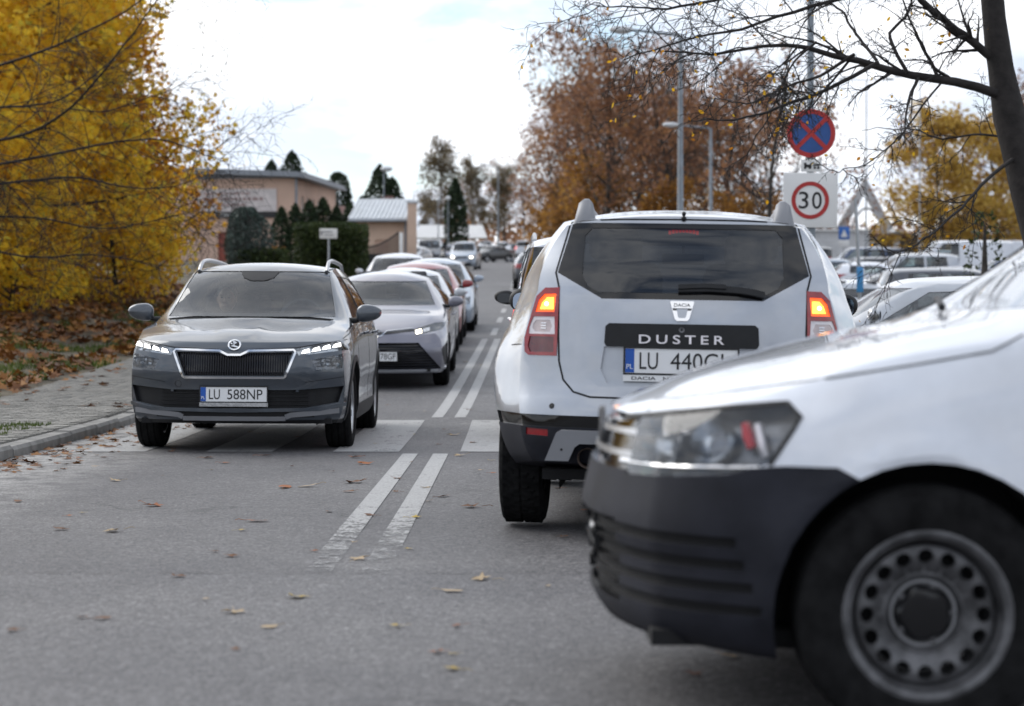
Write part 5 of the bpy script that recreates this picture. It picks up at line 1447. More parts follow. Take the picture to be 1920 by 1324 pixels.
def paver_mat():
    m, nt, b = base_mat('paver_concrete')
    g = nt.nodes.new('ShaderNodeNewGeometry'); oi = nt.nodes.new('ShaderNodeObjectInfo')
    n = noise_node(nt, 1.1, 5, .65, vec=g.outputs['Position']); f = noise_node(nt, 90, 3, .7, vec=g.outputs['Position'])
    rnd = math_node(nt, 'ADD', math_node(nt, 'MULTIPLY', g.outputs['Random Per Island'], .5), math_node(nt, 'MULTIPLY', oi.outputs['Random'], .5))
    s_ = math_node(nt, 'ADD', math_node(nt, 'MULTIPLY', n.outputs['Fac'], .6), math_node(nt, 'MULTIPLY', rnd, .4))
    c = ramp(nt, s_, [(.25, (.165, .158, .142)), (.5, (.235, .228, .21)), (.8, (.30, .29, .265))])
    c2 = mixc(nt, ramp(nt, f.outputs['Fac'], [(.40, (.5, .5, .5)), (.5, (0, 0, 0))]).outputs[0], c.outputs[0], (.10, .095, .085))
    nt.links.new(c2, b.inputs['Base Color']); b.inputs['Roughness'].default_value = .85
    return m
M['paver'] = paver_mat()
M['joint'] = mat('joint_sand', (.040, .037, .032), .95, var=.4, vscale=12)
ROAD_L, ROAD_R = -3.78, 2.85
sheet('ground', [-600, -200, -60, -30, -20, -14, -10, -8.0, -3.9, 0, 3, 9, 15, 30, 60, 200, 600], YS, M['earth'], -.03, shift=False, zf=lambda x, y: gxy(x, y) - gz(y))
sheet('road', [lambda y: ROAD_L, -2.8, -.7, 1.0, lambda y: ROAD_R], YS[:-3], M['asphalt'], 0.0)
sheet('side_road', [ROAD_R, 6, 12, 30], [-30, -10, 0, 5, 10, 14.2], M['asphalt'], 0.0)
sheet('car_park', [8.6, 14, 20, 30, 60], list(np.arange(28, 40, 1.0)) + list(range(41, 150, 6)), M['lot'], -.012, shift=False, zf=lambda x, y: gxy(x, y) - gz(y))
M['line'] = roadpaint_mat('line_paint', None, .45); M['line_near'] = roadpaint_mat('line_paint_worn', (7.9, 11.4), .455); M['zebra'] = roadpaint_mat('zebra_paint', None, .475)
def marking(name, x0, x1, y0, y1, m, label):
    n = max(2, int((y1 - y0) / .8) + 1)
    o = sheet(name, [x0, x1], list(np.linspace(y0, y1, n)), m, .004)
    return o
for x0 in (-.868, -.632):
    marking('lane_line', x0, x0 + .118, 7.9, 15.42, M['line_near'], '')
    marking('lane_line', x0, x0 + .118, 20.5, 37.5, M['line'], '')
for k in range(26):
    y = 39 + 6 * k
    marking('lane_dash', -.75, -.63, y, y + 3, M['line'], '')
for k in range(7): marking('zebra_stripe', -3.43 + k - .0, -2.91 + k, 15.65, 20.1, M['zebra'], '')
# transverse joint: a ragged bitumen line across the lane
rng = random.Random(5)
mb = MB(); pts = [(-3.7 + .12 * i, 8.1 + .010 * math.sin(i * 1.7) + rng.uniform(-.012, .012), .0) for i in range(56)]
vs = []; fs = []
for i, p in enumerate(pts):
    w = rng.uniform(.001, .005) if i % 9 else .0; vs += [(p[0], p[1] - w, .0045), (p[0], p[1] + w, .0045)]
for i in range(len(pts) - 1): fs.append((2 * i, 2 * i + 2, 2 * i + 3, 2 * i + 1))
mb.add(vs, fs); tag(mb.build('road_joint', M['seal']), kind='structure')

# kerb: separate stones with chamfered edges along the left side
kerb = thing('kerb', 'grey concrete kerb stones edging the street on the left', 'kerb'); kerb['kind'] = 'structure'
km = MB(); km.prism([(-.075, -.10), (.075, -.10), (.075, .060), (.055, .088), (-.075, .091)], -.495, .495, axis='y')
kme = km.mesh('kerb_stone', M['kerb'], 20)
rng = random.Random(3)
for k in range(122):
    y = 1.5 + k; x = ROAD_L - .075 + road_x(y)
    o = link('kerb_stone', kme, kerb); o.location = (x + rng.uniform(-.010, .010), y, gz(y) + rng.uniform(-.009, .009)); o.rotation_euler = (slope(y), 0, rng.uniform(-.006, .006))

# pavement of small concrete blocks: nearest as single pieces, the rest joined
pav = sheet('pavement', [-5.9, -5, ROAD_L - .16], [y for y in YS if -10 <= y <= 130], M['joint'], .068)
oct_ = [(-.096, -.032), (-.082, -.046), (.082, -.046), (.096, -.032), (.096, .032), (.082, .046), (-.082, .046), (-.096, .032)]
pm_ = MB(); pm_.prism(oct_, -.03, .026); pm_.prism([(a * .96, b * .92) for a, b in oct_], .0262, .030); pme = pm_.mesh('paver', M['paver'], 30)
rng = random.Random(11); cells = []
for j in range(420):
    y = 2.0 + j * .1
    for i in range(22):
        x = ROAD_L - .26 - i * .2 - (.1 if j % 2 else 0)
        if x < -5.72: continue
        px = x / y * 3733
        if y > 40: continue
        cells.append((x, y))
cells.sort(key=lambda c: (c[0] / c[1] * 3733 < -985, c[1]))      # those in the picture first, nearest first
pv = np.array([v.co[:] for v in pme.vertices]); pf = [tuple(p.vertices) for p in pme.polygons]
rest = []
for n, (x, y) in enumerate(cells):
    z = gz(y) + .068 + .004 + rng.uniform(-.004, .004)
    if n < 300:
        o = link('paver', pme, pav); o.location = (x, y, z); o.rotation_euler = (rng.uniform(-.012, .012), rng.uniform(-.012, .012), rng.uniform(-.02, .02))
    else: rest.append((x, y, z))
bv = np.array([(a * .094, b * .044, c) for c in (-.03, .03) for a, b in ((-1, -1), (1, -1), (1, 1), (-1, 1))]); bf = np.array([(4, 5, 6, 7), (0, 1, 5, 4), (1, 2, 6, 5), (2, 3, 7, 6), (3, 0, 4, 7)])
R_ = np.array(rest); jit = np.random.default_rng(2).uniform(-1, 1, (len(R_), 2))
V = R_[:, None, :] + bv[None]
V[:, :, 2] += bv[None, :, 0] * jit[:, :1] * .02 + bv[None, :, 1] * jit[:, 1:] * .02
F = (np.arange(len(R_)) * 8)[:, None, None] + bf[None]
o = link('far_pavers', mesh_np('far_pavers', V.reshape(-1, 3), F.reshape(-1, 4), M['paver']), pav); o['kind'] = 'stuff'

# ---------------------------------------------------------------- leaves and grass
def leaf_outline(kind):
    if kind == 'maple':
        return [(0, -.5), (.10, -.12), (.46, -.22), (.32, .02), (.52, .22), (.20, .20), (0, .55), (-.20, .20), (-.52, .22), (-.32, .02), (-.46, -.22), (-.10, -.12)]
    return [(0, -.5), (.22, -.25), (.28, .05), (.14, .35), (0, .52), (-.14, .35), (-.28, .05), (-.22, -.25)]
def leaves_np(name, P, size, m, kind='maple', seed=0, flat=0.0, curl=.12, sizevar=.35):
    """one mesh of many single leaves at the given points"""
    r = np.random.default_rng(seed); n = len(P); T = np.array(leaf_outline(kind)); k = len(T)
    nz = r.normal(size=(n, 3)); nz[:, 2] = np.abs(nz[:, 2]) + flat * 6
    nz /= np.linalg.norm(nz, axis=1)[:, None]
    t = r.normal(size=(n, 3)); t -= (t * nz).sum(1)[:, None] * nz; t /= np.linalg.norm(t, axis=1)[:, None]
    b = np.cross(nz, t)
    s = size * (1 + sizevar * r.uniform(-1, 1, n))
    c = curl * r.uniform(-.3, 1, n)
    w = (T[:, 0] ** 2)[None, :] * c[:, None] * 2
    V = P[:, None, :] + s[:, None, None] * (T[None, :, :1] * t[:, None, :] + T[None, :, 1:] * b[:, None, :] + w[:, :, None] * nz[:, None, :])
    F = np.arange(n * k).reshape(n, k)
    return mesh_np(name, V.reshape(-1, 3), F, m)
M['leaf_yellow'] = leafmat('maple_leaves', [(0, (.16, .07, .014)), (.14, (.46, .21, .02)), (.32, (.70, .43, .03)), (.54, (.84, .58, .05)), (.74, (.66, .52, .06)), (.9, (.42, .40, .06)), (1, (.30, .32, .05))], .75, .58)
M['leaf_orange'] = leafmat('orange_leaves', [(0, (.16, .05, .012)), (.25, (.46, .18, .014)), (.5, (.72, .38, .02)), (.8, (.76, .50, .03)), (1, (.5, .42, .04))], .8, .58)
M['leaf_rust'] = leafmat('rust_leaves', [(0, (.07, .045, .035)), (.3, (.19, .098, .062)), (.6, (.30, .148, .075)), (.85, (.39, .20, .08)), (1, (.48, .28, .09))], .35, .4)
M['leaf_gold'] = leafmat('gold_leaves', [(0, (.18, .09, .02)), (.3, (.38, .23, .05)), (.6, (.52, .35, .08)), (.85, (.60, .44, .11)), (1, (.42, .37, .10))], .4, .5)
M['leaf_litter'] = leafmat('leaf_litter', [(0, (.03, .016, .010)), (.25, (.085, .034, .014)), (.5, (.17, .065, .018)), (.75, (.27, .12, .022)), (1, (.38, .20, .04))], 1.1, .1)
M['leaf_amber'] = leafmat('amber_leaves', [(0, (.09, .045, .02)), (.3, (.24, .12, .035)), (.6, (.40, .20, .045)), (.85, (.50, .28, .06)), (1, (.40, .28, .07))], .4, .5)
M['needles'] = leafmat('needles', [(0, (.010, .018, .010)), (.5, (.022, .040, .018)), (1, (.045, .068, .026))], 1.2, .1)
M['needles_blue'] = leafmat('blue_needles', [(0, (.03, .045, .04)), (.5, (.062, .090, .078)), (1, (.10, .135, .115))], 1.0, .1)
M['hedge'] = leafmat('hedge_leaves', [(0, (.015, .024, .010)), (.5, (.036, .055, .016)), (1, (.078, .095, .024))], 1.0, .2)
M['birch_leaf'] = leafmat('birch_leaves', [(0, (.07, .055, .035)), (.5, (.15, .115, .065)), (1, (.24, .18, .09))], .5, .4)
M['grass'] = leafmat('grass_blades', [(0, (.030, .050, .010)), (.4, (.060, .095, .018)), (.75, (.10, .125, .025)), (1, (.17, .145, .05))], 1.4, .3)
M['bark'] = mat('bark', (.040, .034, .030), .92, var=.5, vscale=9, bump=.8, bscale=25, vdetail=8)
M['bark_dark'] = mat('bark_dark', (.022, .019, .018), .92, var=.5, vscale=9, bump=.6, bscale=30, vdetail=7)
M['bark_birch'] = mat('bark_birch', (.20, .19, .18), .85, var=.6, vscale=4, vdetail=7)

def bank(x, y):
    return .085 + .62 * sstep((-6.0 - x) / 5.5) + .05 * sstep((-5.9 - x) / 1.0) * math.sin(x * 1.7 + y * .9)
sheet('verge', [-5.75, -6.3, -7, -7.7, -8.4, -9.2, -10, -11, -12.5, -14.5, -17, -22, -40], [y for y in YS if -10 <= y <= 130], M['earth'], 0.0, shift=False, zf=bank)
sheet('right_verge', [ROAD_R, 4.2, 5.5, 7, 8.7], [14.3, 16, 17] + list(np.arange(18, 40, 1.0)) + list(range(41, 150, 6)), M['earth'], .03, shift=False, zf=lambda x, y: gxy(x, y) - gz(y))
def scatter(n, xr, yr, zf, seed, bias=1.0):
    r = np.random.default_rng(seed); y = yr[0] + (yr[1] - yr[0]) * r.uniform(0, 1, n) ** bias; x = r.uniform(xr[0], xr[1], n)
    z = np.array([gz(b) + zf(a, b) for a, b in zip(x, y)])
    return np.stack([x, y, z], 1)
P = scatter(24000, (-16.5, -5.8), (8, 58), lambda a, b: bank(a, b) + .02, 21, 1.3)
keep = np.array([(noise.noise(Vector((p[0] * .55, p[1] * .35, 3.1))) > -.12) or p[0] < -8.0 for p in P])
P = P[keep]; P[:, 2] += np.random.default_rng(4).uniform(0, .07, len(P))
tag(link('leaf_litter', leaves_np('leaf_litter', P, .17, M['leaf_litter'], 'maple', 7, .25, .3)), kind='stuff')
def blades(name, P, h, m, seed=0, w=.012):
    r = np.random.default_rng(seed); n = len(P); a = r.uniform(0, 2 * PI, n); hh = h * r.uniform(.5, 1.3, n); lean = r.normal(0, .35, (n, 2))
    dx = np.stack([np.cos(a), np.sin(a), np.zeros(n)], 1) * w
    up = np.stack([lean[:, 0] * hh, lean[:, 1] * hh, hh], 1)
    V = np.stack([P - dx, P + dx, P + up], 1).reshape(-1, 3)
    return mesh_np(name, V, np.arange(3 * n).reshape(n, 3), m)
P = scatter(36000, (-8.6, -5.72), (6, 58), lambda a, b: bank(a, b), 31, 1.2)
keep = np.array([noise.noise(Vector((p[0] * .8, p[1] * .42, 9.4))) > .02 for p in P]); P = P[keep]
tag(link('verge_grass', blades('verge_grass', P, .10, M['grass'], 3, .012)), kind='stuff')
P = scatter(1700, (-5.1, -4.15), (16.2, 17.9), lambda a, b: .10, 35)
keep = np.array([noise.noise(Vector((p[0] * 2.2, p[1] * 1.4, 1.2))) > -.15 for p in P]); P = P[keep]
tag(link('kerb_grass', blades('kerb_grass', P, .035, M['grass'], 5, .006)), kind='stuff')
P = scatter(9000, (3.0, 8.6), (15, 60), lambda a, b: .03 + gxy(a, b) - gz(b), 41, 1.2)
tag(link('roadside_grass', blades('roadside_grass', P, .16, M['grass'], 6, .012)), kind='stuff')
P = scatter(900, (-5.75, -3.95), (16, 55), lambda a, b: .105, 51); keep = np.array([(p[0] < -5.3 or noise.noise(Vector((p[0], p[1] * .6, 5))) > .30) for p in P]); P = P[keep]
tag(link('pavement_leaves', leaves_np('pavement_leaves', P, .12, M['leaf_litter'], 'maple', 8, .9, .3)), kind='stuff')

P = scatter(420, (-3.76, -2.9), (13.5, 40), lambda a, b: .006, 57, 1.4); P[:, 0] = -3.76 + (P[:, 0] + 3.76) ** 2 * .9 + np.array([road_x(b) for b in P[:, 1]])
tag(link('gutter_leaves', leaves_np('gutter_leaves', P, .085, M['leaf_litter'], 'maple', 12, .8, .3)), kind='stuff')
# single fallen leaves on the asphalt
lm = {'brown': leafmat('fallen_brown', [(0, (.09, .04, .02)), (1, (.20, .095, .045))], 9, .1), 'pale': leafmat('fallen_pale', [(0, (.30, .22, .13)), (1, (.46, .35, .22))], 9, .1), 'rust': leafmat('fallen_rust', [(0, (.20, .06, .02)), (1, (.36, .13, .04))], 9, .1), 'yellow': leafmat('fallen_yellow', [(0, (.34, .22, .03)), (1, (.5, .36, .05))], 9, .1)}
lme = {}
for c, m_ in lm.items():
    for v in range(3):
        r = random.Random(v * 7 + len(c)); T = leaf_outline('maple' if v < 2 else 'oval')
        vs = [(a * (1 + r.uniform(-.15, .15)), b * (1 + r.uniform(-.15, .15)), .14 * (abs(a) ** 1.5) * r.uniform(.2, 1.4) + (.08 if r.random() < .2 else .01)) for a, b in T]
        vs.append((0, 0, .015)); n = len(T)
        mb = MB(); mb.add(vs, [(i, (i + 1) % n, n) for i in range(n)]); mb.tube([(0, -.45, .03), (.03, -.8, .10), (.02, -.95, .05)], .012, 4)
        lme[c, v] = mb.mesh('fallen_leaf', m_, 60)
spots = [(-1.42, 12.29, .16, 'rust'), (-1.29, 12.35, .13, 'pale'), (-1.02, 12.65, .16, 'brown'), (-1.96, 9.71, .11, 'pale'), (-.99, 7.0, .085, 'pale'), (-.13, 7.9, .10, 'pale'), (-.24, 10.98, .13, 'brown'), (-.18, 5.85, .06, 'yellow'), (.52, 5.77, .05, 'rust'), (-2.23, 9.78, .09, 'brown'), (-1.32, 10.2, .12, 'rust'), (-1.34, 9.75, .05, 'yellow'), (-2.01, 11.05, .12, 'rust'), (-1.24, 8.67, .08, 'brown'), (-.41, 11.65, .10, 'brown'), (-1.08, 14.3, .12, 'rust'), (-1.9, 15.2, .11, 'rust'), (-2.3, 14.9, .12, 'brown'), (-1.2, 15.0, .11, 'rust'), (-.35, 16.8, .12, 'brown'), (-.42, 15.2, .10, 'pale'), (-.55, 17.9, .12, 'pale'), (-2.1, 14.4, .1, 'rust'), (-3.3, 16.2, .13, 'brown'), (-3.5, 15.6, .11, 'rust'), (-3.45, 18.0, .12, 'brown')]
rng = random.Random(77)
while len(spots) < 190:
    y = 6 + 26 * rng.random() ** 1.7; x = rng.uniform(-3.7, 2.3)
    if abs(x) > y * .27 and x < 0: continue
    spots.append((x, y, rng.choice([.035, .045, .055, .07, .09]), rng.choice(['brown', 'brown', 'rust', 'pale', 'yellow'])))
words = {'brown': 'dry brown leaf lying on the grey asphalt', 'pale': 'pale bleached leaf lying on the grey asphalt', 'rust': 'rust red leaf lying on the grey asphalt', 'yellow': 'small yellow leaf lying on the grey asphalt'}
for (x, y, s_, c) in spots:
    v = rng.randrange(3)
    o = link('fallen_leaf', lme[c, v]); o.location = (x, y, gz(y) + .006); o.scale = (s_, s_, s_); o.rotation_euler = (rng.uniform(-.12, .12), rng.uniform(-.12, .12), rng.uniform(0, 6.28))
    tag(o, words[c], 'leaf', c + ' leaves fallen on the road')

# ================================================================ trees
def tubes_np(name, polys, m, k=5):
    """many tapering branches in one mesh; polys = [(points Nx3, radii N)]"""
    V = []; F = []; base = 0
    ang = 2 * PI * np.arange(k) / k; ca, sa = np.cos(ang), np.sin(ang)
    for P, r in polys:
        P = np.asarray(P, float); r = np.asarray(r, float); n = len(P)
        t = np.gradient(P, axis=0); t /= np.maximum(1e-9, np.linalg.norm(t, axis=1))[:, None]
        ref = np.array([0.3, 0.2, 1.0]) if abs(t[0, 2]) < .9 else np.array([1.0, .2, 0.])
        a = np.cross(t, ref); a /= np.maximum(1e-9, np.linalg.norm(a, axis=1))[:, None]; b = np.cross(a, t)
        ring = P[:, None, :] + r[:, None, None] * (a[:, None, :] * ca[None, :, None] + b[:, None, :] * sa[None, :, None])
        V.append(ring.reshape(-1, 3))
        i = np.arange(n - 1)[:, None] * k; j = np.arange(k)[None, :]; j2 = (j + 1) % k
        F.append(np.stack([i + j, i + j2, i + k + j2, i + k + j], -1).reshape(-1, 4) + base); base += n * k
    return mesh_np(name, np.concatenate(V), np.concatenate(F), m, smooth=True)
def unit(v): return v / max(1e-9, np.linalg.norm(v))
def grow(out, r, p, d, L, rad, lvl, cfg):
    """one branch and, along it, its children"""
    n = cfg['seg'][lvl]; P = [p]; d = unit(d); step = L / n; trop = cfg['trop'][lvl]
    for i in range(n):
        d = unit(d + r.normal(0, cfg['wig'][lvl], 3) + np.array([0, 0, trop]))
        P.append(P[-1] + d * step)
    P = np.array(P); end = cfg.get('end', .25)
    R2 = rad * (1 - (1 - end) * np.linspace(0, 1, n + 1) ** .9)
    out.append((P, R2, lvl))
    if lvl + 1 >= len(cfg['seg']): return
    c = cfg['num'][lvl]; t0 = cfg['start'][lvl]
    az = r.uniform(0, 6.28)
    for i in range(c):
        t = t0 + (1 - t0) * (i + r.uniform(.1, .9)) / c; f = t * n; j = min(n - 1, int(f)); q = P[j] + (P[j + 1] - P[j]) * (f - j)
        ax = unit(P[j + 1] - P[j]); az += 2.4 + r.uniform(-.5, .5)
        u = unit(np.cross(ax, [.31, .17, .9])); w = np.cross(ax, u)
        an = R(cfg['ang'][lvl]) * r.uniform(.75, 1.25)
        nd = ax * math.cos(an) + (u * math.cos(az) + w * math.sin(az)) * math.sin(an)
        l2 = L * cfg['len'][lvl] * (1.0 - cfg.get('sh', .55) * (t - t0) / (1 - t0 + 1e-6)) * r.uniform(.75, 1.2)
        grow(out, r, q, nd, l2, max(.0035, rad * (1 - (1 - end) * t) * cfg['rr'][lvl]), lvl + 1, cfg)
def sample_on(polys, n, r, lv, spread):
    B = [P for P, R_, l in polys if l >= lv]
    Ls = np.array([len(P) for P in B], float); idx = r.choice(len(B), n, p=Ls / Ls.sum())
    out = np.zeros((n, 3))
    for i, b in enumerate(idx):
        P = B[b]; f = (.15 + .85 * r.random()) * (len(P) - 1); j = min(len(P) - 2, int(f)); out[i] = P[j] + (P[j + 1] - P[j]) * (f - j)
    return out + r.normal(0, spread, (n, 3))
CROWN = dict(seg=[9, 8, 6, 4], trop=[.02, .05, .03, -.01], wig=[.05, .10, .15, .2], num=[17, 10, 8], start=[.16, .22, .15], ang=[52, 48, 46], len=[.55, .48, .42], rr=[.5, .5, .5])
def make_tree(name, label, seed, H, nleaf, lsize, leafm, barkm, cfg=CROWN, rad=.17, spread=.28, leaf='maple', minlv=2, group=None, cat='tree', low=0, extra=None, gaps=None):
    r = np.random.default_rng(seed); out = []
    c = dict(cfg)
    grow(out, r, np.zeros(3), np.array([r.normal(0, .03), r.normal(0, .03), 1]), H, rad, 0, c)
    t = thing(name, label, cat, group=group)
    tr = link('trunk', tubes_np('trunk', [(P, R_) for P, R_, l in out if l == 0], barkm, 10), t)
    link('branches', tubes_np('branches', [(P, R_) for P, R_, l in out if l > 0], barkm, 4), t)
    if nleaf:
        Q = sample_on(out, nleaf, r, minlv, spread)
        if extra is not None: Q = np.concatenate([Q, extra(r)])
        Q = Q[Q[:, 2] > .15]
        if gaps: Q = Q[np.array([noise.noise(Vector(q) * gaps[0]) > gaps[1] for q in Q])]
        o = link('crown', leaves_np('crown', Q, lsize, leafm, leaf, seed), t)
    return t
def put(t, x, y, rz=0.0, s=1.0, dz=0.0):
    t.location = (x, y, gxy(x, y) + dz); t.rotation_euler = (0, 0, rz); t.scale = (s, s, s); return t

# tall yellow maples above the left pavement
MAPLE = dict(seg=[9, 8, 6, 4], trop=[.02, .02, -.01, -.03], wig=[.05, .10, .15, .2], num=[20, 9, 6], start=[.05, .12, .12], ang=[68, 50, 46], len=[.52, .46, .42], rr=[.42, .5, .5], sh=.62)
def skirt_cloud(n, cx, cy, rx, ry, z0, z1):
    def f(r):
        q = r.normal(0, 1, (n, 3)); q /= np.linalg.norm(q, axis=1)[:, None]; q *= (r.random(n) ** .33)[:, None]
        return np.stack([cx + q[:, 0] * rx, cy + q[:, 1] * ry, z0 + (z1 - z0) * (q[:, 2] * .5 + .5)], 1)
    return f
tA = put(make_tree('maple_tree', 'big yellow maple beside the pavement, branches down to the leafy bank', 101, 11.5, 22000, .18, M['leaf_yellow'], M['bark_dark'], MAPLE, .19, .30, extra=lambda r: np.concatenate([skirt_cloud(3500, 0, 0, 3.3, 3.3, .1, 4.5)(r), skirt_cloud(7000, .3, 0, 3.3, 3.3, 3.5, 10.5)(r)]), gaps=(.75, -.34)), -12.3, 41, .4, 1, .45)
tB = put(make_tree('maple_tree', 'orange yellow maple behind the big yellow one, nearer the grey SUV roof', 102, 8.6, 16000, .17, M['leaf_orange'], M['bark_dark'], MAPLE, .15, .28, extra=lambda r: np.concatenate([skirt_cloud(5500, .2, 0, 2.7, 2.6, -.3, 3.6)(r), skirt_cloud(7000, .1, 0, 2.2, 2.4, 2.2, 8.3)(r)]), gaps=(.8, -.28)), -10.95, 50, 1.9, .96, .35)
tC = put(make_tree('maple_tree', 'golden maple further back along the left bank, at the picture edge', 103, 12.5, 19000, .18, M['leaf_yellow'], M['bark_dark'], MAPLE, .2, .32, gaps=(.7, -.34), extra=lambda r: np.concatenate([skirt_cloud(2500, 0, 0, 3.4, 3.4, .1, 5)(r), skirt_cloud(6000, 0, 0, 3.4, 3.4, 4, 11.5)(r)])), -15.2, 50, 2.9, 1, .5)
tD = put(make_tree('maple_tree', 'low bushy yellow maple in front at the left edge', 104, 6.4, 9500, .165, M['leaf_yellow'], M['bark_dark'], MAPLE, .11, .26, gaps=(.8, -.2), extra=skirt_cloud(3000, 0, 0, 2.7, 2.6, .0, 4.2)), -11.4, 36.5, 4.2, 1, .4)
tE = put(make_tree('young_maple', 'slim yellow maple between the big maples', 105, 9.8, 16000, .17, M['leaf_yellow'], M['bark_dark'], MAPLE, .14, .3, gaps=(.8, -.34), extra=lambda r: np.concatenate([skirt_cloud(3000, 0, 0, 2.7, 2.6, .0, 4)(r), skirt_cloud(7000, 0, 0, 2.5, 2.6, 2, 9.3)(r)])), -12.0, 47.5, 5.0, 1, .45)

t = copy_tree(tD); put(t, -8.9, 44.5, 2.2, .62, .3); t['label'] = 'low golden maple bush beside the pavement behind the grey SUV mirror'
t = copy_tree(tD); put(t, -9.6, 38, 5.2, .5, .4); t['label'] = 'small yellow maple bush low on the leafy bank, left of the grey SUV'
def pix_path(path, d, x_off=0):
    """branch sketched by its corner points at a given distance (metres)"""
    out = []
    for i, (px, py) in enumerate(path):
        dd = d[0] + (d[1] - d[0]) * i / max(1, len(path) - 1)
        out.append(((px - 965) * dd / 3733, dd, 1.027 - (py - 603) * dd / 3733))
    return np.array(out)
def smooth_path(P, n):
    t = np.linspace(0, 1, len(P)); tt = np.linspace(0, 1, n); Q = np.stack([np.interp(tt, t, P[:, i]) for i in range(3)], 1)
    for _ in range(2): Q[1:-1] = (Q[:-2] + 2 * Q[1:-1] + Q[2:]) / 4
    return Q
BARE = dict(seg=[12, 7, 5, 4], trop=[0, -.02, -.05, -.09], wig=[.05, .13, .18, .2], num=[16, 6, 4], start=[.12, .15, .15], ang=[52, 46, 44], len=[.42, .50, .5], rr=[.42, .55, .62], sh=.4)
def bare_tree(name, label, seed, trunk, limbs, dens=1.0, leaves=None, cfg=BARE, barkm=None, lenk=1.0):
    r = np.random.default_rng(seed); barkm = barkm or M['bark_dark']
    t = thing(name, label, 'tree')
    P0 = smooth_path(trunk[0], 18); base = P0[-1].copy()
    t.location = base
    R0 = np.interp(np.linspace(0, 1, 18), np.linspace(0, 1, len(trunk[1])), trunk[1])
    R0 = R0 * (1 + .06 * r.normal(size=18))
    link('trunk', tubes_np('trunk', [(P0 - base, R0)], barkm, 14), t)
    allb = []
    for path, r0, r1, nk in limbs:
        Q = smooth_path(path, 20) + np.cumsum(r.normal(0, .016, (20, 3)), 0) * np.linspace(0, 1, 20)[:, None]; rr = np.linspace(r0, r1, 20)
        ps = [(Q, rr, 1)]
        L = np.linalg.norm(np.diff(Q, axis=0), axis=1).sum()
        for i in range(int(nk * dens * 1.45)):
            f = r.uniform(.12, 1) * 18.9; j = int(f); ax = unit(Q[j + 1] - Q[j]); u = unit(np.cross(ax, [.2, .9, .3])); w = np.cross(ax, u); a = r.uniform(0, 6.28)
            an = R(50) * r.uniform(.6, 1.3); nd = ax * math.cos(an) + (u * math.cos(a) + w * math.sin(a) * .8) * math.sin(an)
            c2 = dict(cfg)
            grow(ps, r, Q[j] + (Q[j + 1] - Q[j]) * (f - j), nd, lenk * r.uniform(.45, 1.15) * min(2.0, L * .42), max(.006, rr[j] * .45), 1, c2)
        allb += ps
        link('limb', tubes_np('limb', [(P - base, R_) for P, R_, l in ps], barkm, 5), t)
    if leaves:
        n, m_, sz, lv = leaves
        link('last_leaves', leaves_np('last_leaves', sample_on(allb, n, r, lv, .05) - base, sz, m_, 'oval', seed), t)
    return t, allb
pp = pix_path
trunk = (pp([(1852, -120), (1856, 0), (1868, 95), (1884, 190), (1905, 290), (1935, 385), (1972, 520), (2003, 690), (2020, 812)], (19, 19)), [.10, .115, .13, .15, .165, .18, .20, .24])
limbs = [
    (pp([(1893, 190), (1845, 162), (1772, 147), (1702, 139), (1642, 115), (1600, 102), (1570, 100), (1530, 79), (1508, 73), (1440, 75), (1350, 84), (1270, 72)], (19, 17.6)), .062, .008, 15),
    (pp([(1866, 118), (1812, 72), (1748, 22), (1690, -40), (1640, -90)], (19, 18.4)), .052, .030, 9),
    (pp([(1915, 285), (1850, 335), (1790, 395), (1725, 445), (1660, 470)], (19, 17.5)), .026, .006, 10),
    (pp([(1645, 118), (1560, 165), (1500, 190), (1440, 212), (1360, 225), (1290, 228)], (18.3, 17.6)), .026, .006, 12),
    (pp([(1600, 104), (1540, 140), (1480, 165), (1400, 205), (1330, 200)], (18.2, 19.5)), .022, .005, 11),
    (pp([(1760, -60), (1640, -20), (1500, 12), (1380, 52), (1280, 68), (1190, 95)], (19, 17.4)), .030, .006, 13),
    (pp([(1660, -70), (1520, -40), (1330, 5), (1240, 20), (1160, 16), (1105, 4)], (18.6, 17.8)), .026, .005, 10),
    (pp([(1700, 138), (1660, 70), (1715, 18), (1725, -30)], (18.5, 18.8)), .024, .014, 6),
    (pp([(1642, 115), (1600, 60), (1560, 10), (1500, -50)], (18.4, 19.3)), .020, .010, 8),
    (pp([(1770, 148), (1715, 215), (1680, 260), (1600, 310), (1560, 320)], (18.8, 18.2)), .014, .004, 7),
    (pp([(1900, 260), (1830, 250), (1760, 262), (1690, 235), (1600, 240)], (19, 20)), .016, .004, 7),
    (pp([(1930, 120), (1985, 40), (2050, -40)], (19, 18.5)), .05, .03, 4),
    (pp([(1530, 80), (1480, 120), (1450, 190), (1400, 280), (1380, 330)], (18, 18.6)), .014, .004, 9),
]
bt, allb = bare_tree('bare_tree', 'dark leaning tree, almost bare, spreading twigs over the road signs', 7, trunk, [(p, a * .85, b * .8, k) for p, a, b, k in limbs], .95, (260, M['leaf_orange'], .045, 2), lenk=.74)
